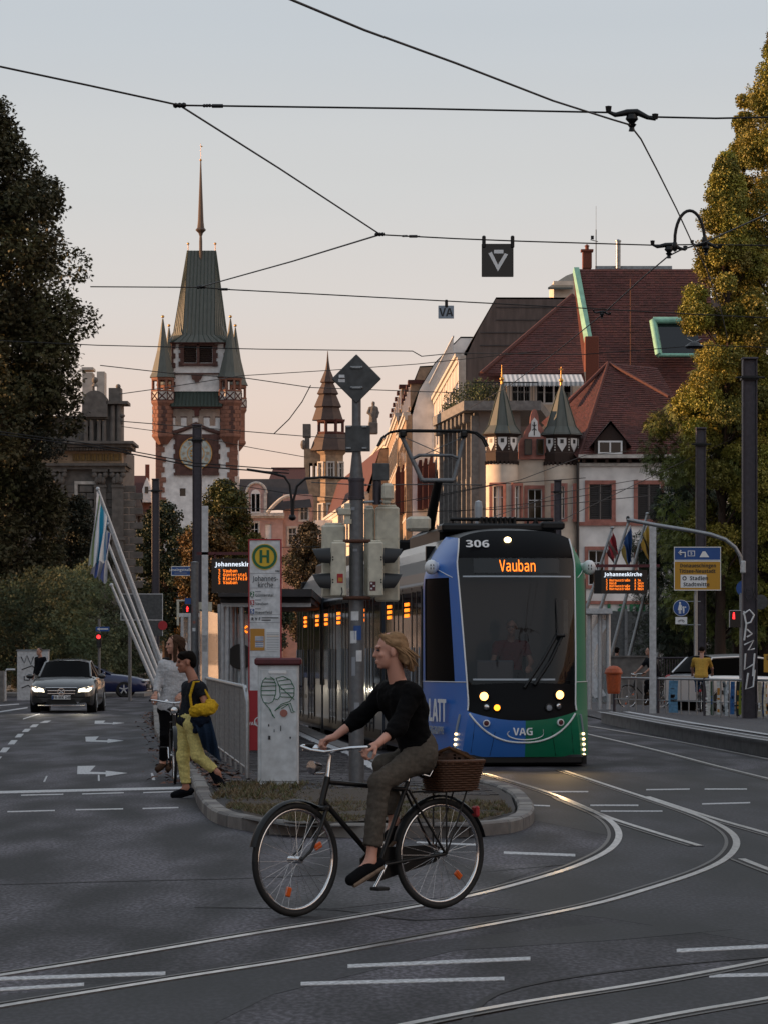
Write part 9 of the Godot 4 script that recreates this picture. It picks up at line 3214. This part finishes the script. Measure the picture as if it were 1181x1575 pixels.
func wires() -> void:
	var A := 26.0
	var t := wire("overhead_wire", "thick contact wire coming down from the top edge, bending at the right-hand hanger",[[440,-4,22.0],[560,46,24.0],[700,97,26.0],[850,155,29.0],[938,183,31.0],[968,192,31.5],[985,214,33.0],[1010,262,36.0],[1040,322,40.0],[1063,372,44.0],[1085,412,50.0],[1107,472,60.0],[1118,520,70.0]],0.0085)
	t = wire("overhead_wire", "span wire crossing the top of the picture from the left edge to the right",[[-20,98,30.0],[140,132,31.0],[277,162,32.0],[345,163,32.0],[640,167,32.0],[935,173,32.0],[1008,180,32.0],[1100,182,32.0],[1200,180,32.0]],0.009)
	clamp_on(t,277,162,32,0.06)
	clamp_on(t,319,162.5,32,0.04)
	insulator(t,335,163,32,0.16)
	hanger(t,971,176,31.6,1)
	t = wire("overhead_wire", "wire slanting down from the upper left clamp to the middle of the sky",[[280,164,32.0],[430,259,37.0],[584,360,43.0]],0.009)
	clamp_on(t,584,360.5,43,0.06)
	t = wire("overhead_wire", "span wire carrying the black signal board, from the middle clamp to the right hanger",[[584,361,43.0],[700,367,44.0],[800,371,44.0],[1000,377,46.0],[1085,376,46.0],[1200,378,46.0]],0.009)
	clamp_on(t,622,363,43.5,0.035)
	insulator(t,635,363.5,43.5,0.16)
	hanger(t,1028,379,46,1,52)
	hanger(t,1085,377,46,1,44)
	t = wire("overhead_wire", "wire rising from the tower roof clamp to the middle clamp",[[310,441,60.0],[450,402,52.0],[584,361,43.0]],0.0105)
	t = wire("overhead_wire", "span wire passing in front of the tower roof and carrying the VA plate",[[140,441,58.0],[310,442,60.0],[345,445,60.0],[500,453,60.0],[686,463,60.0],[860,472,62.0],[1060,483,64.0],[1200,490,64.0]],0.0105)
	clamp_on(t,310,441.5,60,0.08)
	insulator(t,345,445,60,0.2)
	hanger(t,925,481,62,1,26)
	t = wire("overhead_wire", "contact wire running from the arched jumper down over the red roofs",[[1200,320,40.0],[1085,372,45.0],[1045,385,46.0],[1027,394,47.0],[990,425,52.0],[930,480,62.0],[850,545,80.0],[780,595,100.0],[690,645,130.0]],0.0095)
	var b := Mb.new()
	var arc: Array = []
	for i in 17: arc.append(P(1060 - cos(PI * i / 16) * 23,371 - sin(PI * i / 16) * 47 + (8 if i == 0 else 0),45.5))
	b.tube(arc,0.02,8)
	t = thing("jumper_cable", "thick arched jumper cable above the crossing wires at the upper right", "cable", arc[0])
	part("arch", b, M.wire, t)
	b = Mb.new()
	for e in [arc[0], arc[-1]]: b.ball(e, V3(0.04,0.07,0.04),8)
	part("clamp", b, M.black_metal, t)
	# wires lower down: label, points, radius
	var more := [["beaded wire crossing the tower just under its main roof",[[-20,523,70.0],[150,531,70.0],[400,537,70.0],[634,540,70.0],[648,548,71.0],[700,543,74.0],[900,545,80.0],[1080,531,80.0],[1200,535,80.0]],0.010],
		["wire from the left tree to the tower and the diamond sign",[[155,562,80.0],[262,574,82.0],[382,582,84.0],[478,596,86.0],[640,602,90.0],[700,604,92.0]],0.011],
		["wire sloping up from the left house across the tower turrets",[[185,606,85.0],[250,597,88.0],[370,578,92.0],[500,570,95.0],[640,560,98.0],[830,540,100.0]],0.011],
		["lower wire crossing the tower battlements",[[188,648,90.0],[300,657,92.0],[420,667,95.0],[470,671,97.0],[560,676,100.0]],0.012],
		["faint wire under the battlements",[[188,656,96.0],[300,671,98.0],[390,689,100.0],[470,703,100.0]],0.010],
		["double feeder wire crossing in front of the clock face",[[0,668,110.0],[150,688,110.0],[300,717,110.0],[445,728,110.0]],0.022],
		["second feeder wire just above the first in front of the clock face",[[0,664,110.0],[150,684,110.0],[300,712,110.0],[445,723,110.0]],0.018],
		["wire between the pantograph and the white turret house",[[340,780,120.0],[560,790,115.0],[800,782,118.0],[1000,762,125.0]],0.014],
		["wire rising to the right across the white corner house",[[560,905,90.0],[760,850,95.0],[900,782,100.0],[1060,705,105.0],[1200,640,108.0]],0.010],
		["upper wire rising past the right turret to the dark trees",[[640,770,110.0],[800,738,112.0],[900,700,115.0],[1010,690,118.0],[1120,655,120.0]],0.012],
		["level wire above the tram roof",[[420,842,85.0],[640,838,85.0],[860,758,100.0],[980,738,104.0]],0.010],
		["thin wire over the pink house front",[[340,742,130.0],[450,760,130.0],[600,775,130.0],[760,745,130.0],[900,735,130.0]],0.014],
		["wire crossing the shutters of the white corner house",[[690,788,115.0],[850,770,115.0],[960,752,116.0],[1100,742,118.0]],0.011],
		["hanging drop wire curving down between two span wires",[[478,593,86.0],[465,618,87.0],[445,645,88.0],[422,667,89.0]],0.013]]
	for m in more: wire("overhead_wire", m[0], m[1], m[2])
	t = wire("overhead_wire", "long straight wire from the pantograph up to the left over the stop",[[480,742,75.0],[560,746,72.0],[670,745,66.0],[740,746,64.0]],0.012)
	clamp_on(t,560,746,72,0.06)
	# Y-shaped feeder bend in front of the pink house
	t = thing("feeder_bend", "thick black Y-shaped cable bend in front of the pink house", "cable", P(450,797,110))
	b = Mb.new()
	for l in [[[380,722],[420,728],[438,733],[446,745],[449,770],[450,797]],[[560,737],[500,734],[470,736],[457,748],[452,770],[451,797]]]:
		arc = []
		for q in l: arc.append(P(q[0], q[1],110))
		b.tube(arc,0.04,7)
	part("cable", b, M.wire, t)
	b = Mb.new()
	b.ball(P(450,796,110), V3(0.12,0.1,0.1),8)
	part("clamp", b, M.black_metal, t)
	# boards hung on the wires
	t = thing("hanging_board", "square black board with a white V mark hung from the span wire", "board", P(764,400,44))
	var k := 44.0 / F
	var c := P(764.5,400.5,44)
	b = Mb.new().at(c)
	b.bev(Vector3(), V3(49 * k,51 * k,0.025),0.006)
	part("board", b, M.screen_black, t)
	b = Mb.new().at(c + V3(0,0,0.0135))
	b.prism(PackedVector2Array([V2(-14 * k,10.5 * k), V2(-9 * k,13 * k), V2(0.5 * k,-7 * k), V2(11 * k,11 * k), V2(16 * k,9 * k), V2(0.5 * k,-17 * k)]),0,0.004)
	b.bb(-5.5 * k,9 * k,10.5 * k,16 * k,0,0.004)
	part("white_mark", b, M.white_paint, t)
	b = Mb.new()
	for px in [743.5,787.5]: b.bev(P(px,372,44), V3(0.045,0.15,0.05),0.012)
	part("hook", b, M.black_metal, t)
	t = thing("hanging_board", "small grey plate with black letters VA hung from a lower wire", "board", P(685,478,60))
	k = 60.0 / F
	c = P(685.5,480,60)
	b = Mb.new().at(c)
	b.bev(Vector3(), V3(24 * k,20 * k,0.02),0.005)
	part("plate", b, mat("plate_grey", "8b98a6",0.5), t)
	text("lettering", "VA",0.13, Transform3D(Basis(), c + V3(0,-0.005,0.012)), M.print_black, t)
	b = Mb.new()
	b.bev(P(686,467,60), V3(0.05,0.13,0.05),0.012)
	part("hook", b, M.black_metal, t)
	t = thing("hanging_lamp", "shallow dark street lamp hung among the poplar leaves", "lamp", P(1067,532,74))
	b = Mb.new()
	b.lathe([V2(0,-0.05), V2(0.16,-0.04), V2(0.2,0.0), V2(0.12,0.06), V2(0.05,0.1), V2(0,0.12)],16, P(1067,533,74))
	part("shade", b, M.black_metal, t)
	b = Mb.new()
	b.tube([P(1056,521,74), P(1067,527,74), P(1078,521,74)],0.012,5)
	part("hanger", b, M.galvanised, t)

# ---------------------------------------------------------------- small things on the ground
func details() -> void:
	var t := thing("dry_grass", "dry yellowish grass on the tip of the island", "grass")
	t.queue_free()
	remove_child(t)
	var b := Mb.new()
	rng.seed = 400
	var soil: Array = []
	for r in [[31.62,-0.72,0.68],[32.3,-1.0,0.9],[33.4,-1.26,1.08],[35,-1.4,1.16],[37.4,-1.6,1.2],[39.2,-1.75,1.2]]: soil.append(PackedVector3Array([V3(r[1],0.115,-r[0]), V3((r[1] + r[2]) * 0.5,0.15,-r[0]), V3(r[2],0.115,-r[0])]))
	b.grid(soil, true)
	struct("soil_patch", b, M.soil)
	var m := Mb.new()
	for i in 5:
		var a := i * 1.3
		var s := V3(cos(a),0, sin(a)) * 0.006
		var lean := V3(cos(a * 2.1),0, sin(a * 1.7)) * 0.035
		m.flat(s * 1.0 + lean * 0.2,-s + lean * 0.2, lean + UP * (0.026 + 0.008 * (i % 3)))
	var mm := MultiMesh.new()
	mm.transform_format = MultiMesh.TRANSFORM_3D
	mm.use_colors = true
	mm.mesh = m.mesh()
	mm.instance_count = 6000
	for i in 6000:
		var z := rng.randf_range(31.7,35.8) if i < 4600 else rng.randf_range(36.0,41.5)
		var xl := lerpf(-0.75,-1.5, clampf((z - 31.6) / 3,0,1))
		var xr := lerpf(0.7,1.18, clampf((z - 31.6) / 2,0,1))
		var x := rng.randf_range(xl, xr)
		var s := rng.randf_range(0.5,1.2)
		if sin(x * 5.1 + z * 1.7) + sin(z * 4.3 - x * 2.2) + sin(x * 11.0) * 0.5 < -0.7: s *= 0.25
		if z > 36.6:
			x = rng.randf_range(-1.75,-0.9) if i % 2 else rng.randf_range(-1.6,0.6)
			s *= 1.5 if i % 2 else 0.8
		mm.set_instance_transform(i, Transform3D(Basis(UP, rng.randf() * TAU).scaled(V3(s, s * rng.randf_range(0.6,1.3), s)), V3(x,0.13,-z)))
		var v := rng.randf_range(0.6,1.1)
		mm.set_instance_color(i, Color(v, v * rng.randf_range(0.8,1.0), v * 0.7) if rng.randf() < 0.75 else Color(v * 0.5, v * 0.7, v * 0.3))
	var g := MultiMeshInstance3D.new()
	g.name = "grass"
	g.multimesh = mm
	g.material_override = leaf_mat("leaf_dry", "6b6350",0.3)
	add_child(g, true)
	tag(g, "dry yellowish grass on the tip of the island", "grass", "", "stuff")
	# fallen leaves along the left kerb
	var lm := Mb.new()
	lm.quad(V3(-0.05,0,0), V3(0,0.012,0.04), V3(0.05,0,0), V3(0,0.015,-0.04))
	mm = MultiMesh.new()
	mm.transform_format = MultiMesh.TRANSFORM_3D
	mm.use_colors = true
	mm.mesh = lm.mesh()
	mm.instance_count = 800
	for i in 800:
		var z := rng.randf_range(44,100)
		var x := lerpf(-2.3,-6.3, (z - 44.9) / 56.0) - absf(rng.randfn()) * 0.22 - 0.02
		var y := 0.012
		if i % 3 == 0:
			z = rng.randf_range(40,56); x = lerpf(-1.9,-3.0, (z - 40) / 14.0) + absf(rng.randfn()) * 0.25; y = 0.14
		mm.set_instance_transform(i, Transform3D(Basis.from_euler(V3(rng.randf_range(-0.4,0.4), rng.randf() * TAU, rng.randf_range(-0.4,0.4))).scaled(Vector3.ONE * rng.randf_range(0.5,1.1)), V3(x, y + rng.randf() * 0.02,-z)))
		var v := rng.randf_range(0.5,1.1)
		mm.set_instance_color(i, Color(v, v * 0.75, v * 0.6))
	g = MultiMeshInstance3D.new()
	g.name = "fallen_leaves"
	g.multimesh = mm
	g.material_override = leaf_mat("leaf_fallen", "5a3b26")
	add_child(g, true)
	tag(g, "brown fallen leaves gathered along the left kerb", "leaves", "", "stuff")
	# crumpled paper at the kerb
	t = thing("crumpled_paper", "white crumpled paper sheets lying by the kerb at the walking woman's feet", "litter", P(300,1207,44) * V3(1,0,1))
	for q in [[278,1207,306,1196,44.6],[270,1204,284,1199,45.6]]:
		b = Mb.new()
		var rows: Array = []
		for i in 6:
			var line := PackedVector3Array()
			for j in 7:
				var p := P(lerpf(q[0], q[2], j / 6.0),1100, q[4] + i * 0.1 - j * 0.03)
				p.y = 0.02 + 0.03 * absf(sin(i * 2.3 + j * 1.7)) + 0.07 * (j / 6.0)
				line.append(p)
			rows.append(line)
		b.grid(rows)
		part("sheet", b, M.print_white, t)
	t = thing("crumpled_paper", "small scrap of paper on the paving behind the bicycle frame", "litter", P(517,1215,43))
	b = net([["e", P(517,1213,43) + V3(0,0.0,0), V3(0.06,0.05,0.05)],["e", P(521,1216,43), V3(0.04,0.04,0.05)]],0.012,0.03,0.012,2)
	part("scrap", b, M.sandstone_pink, t)
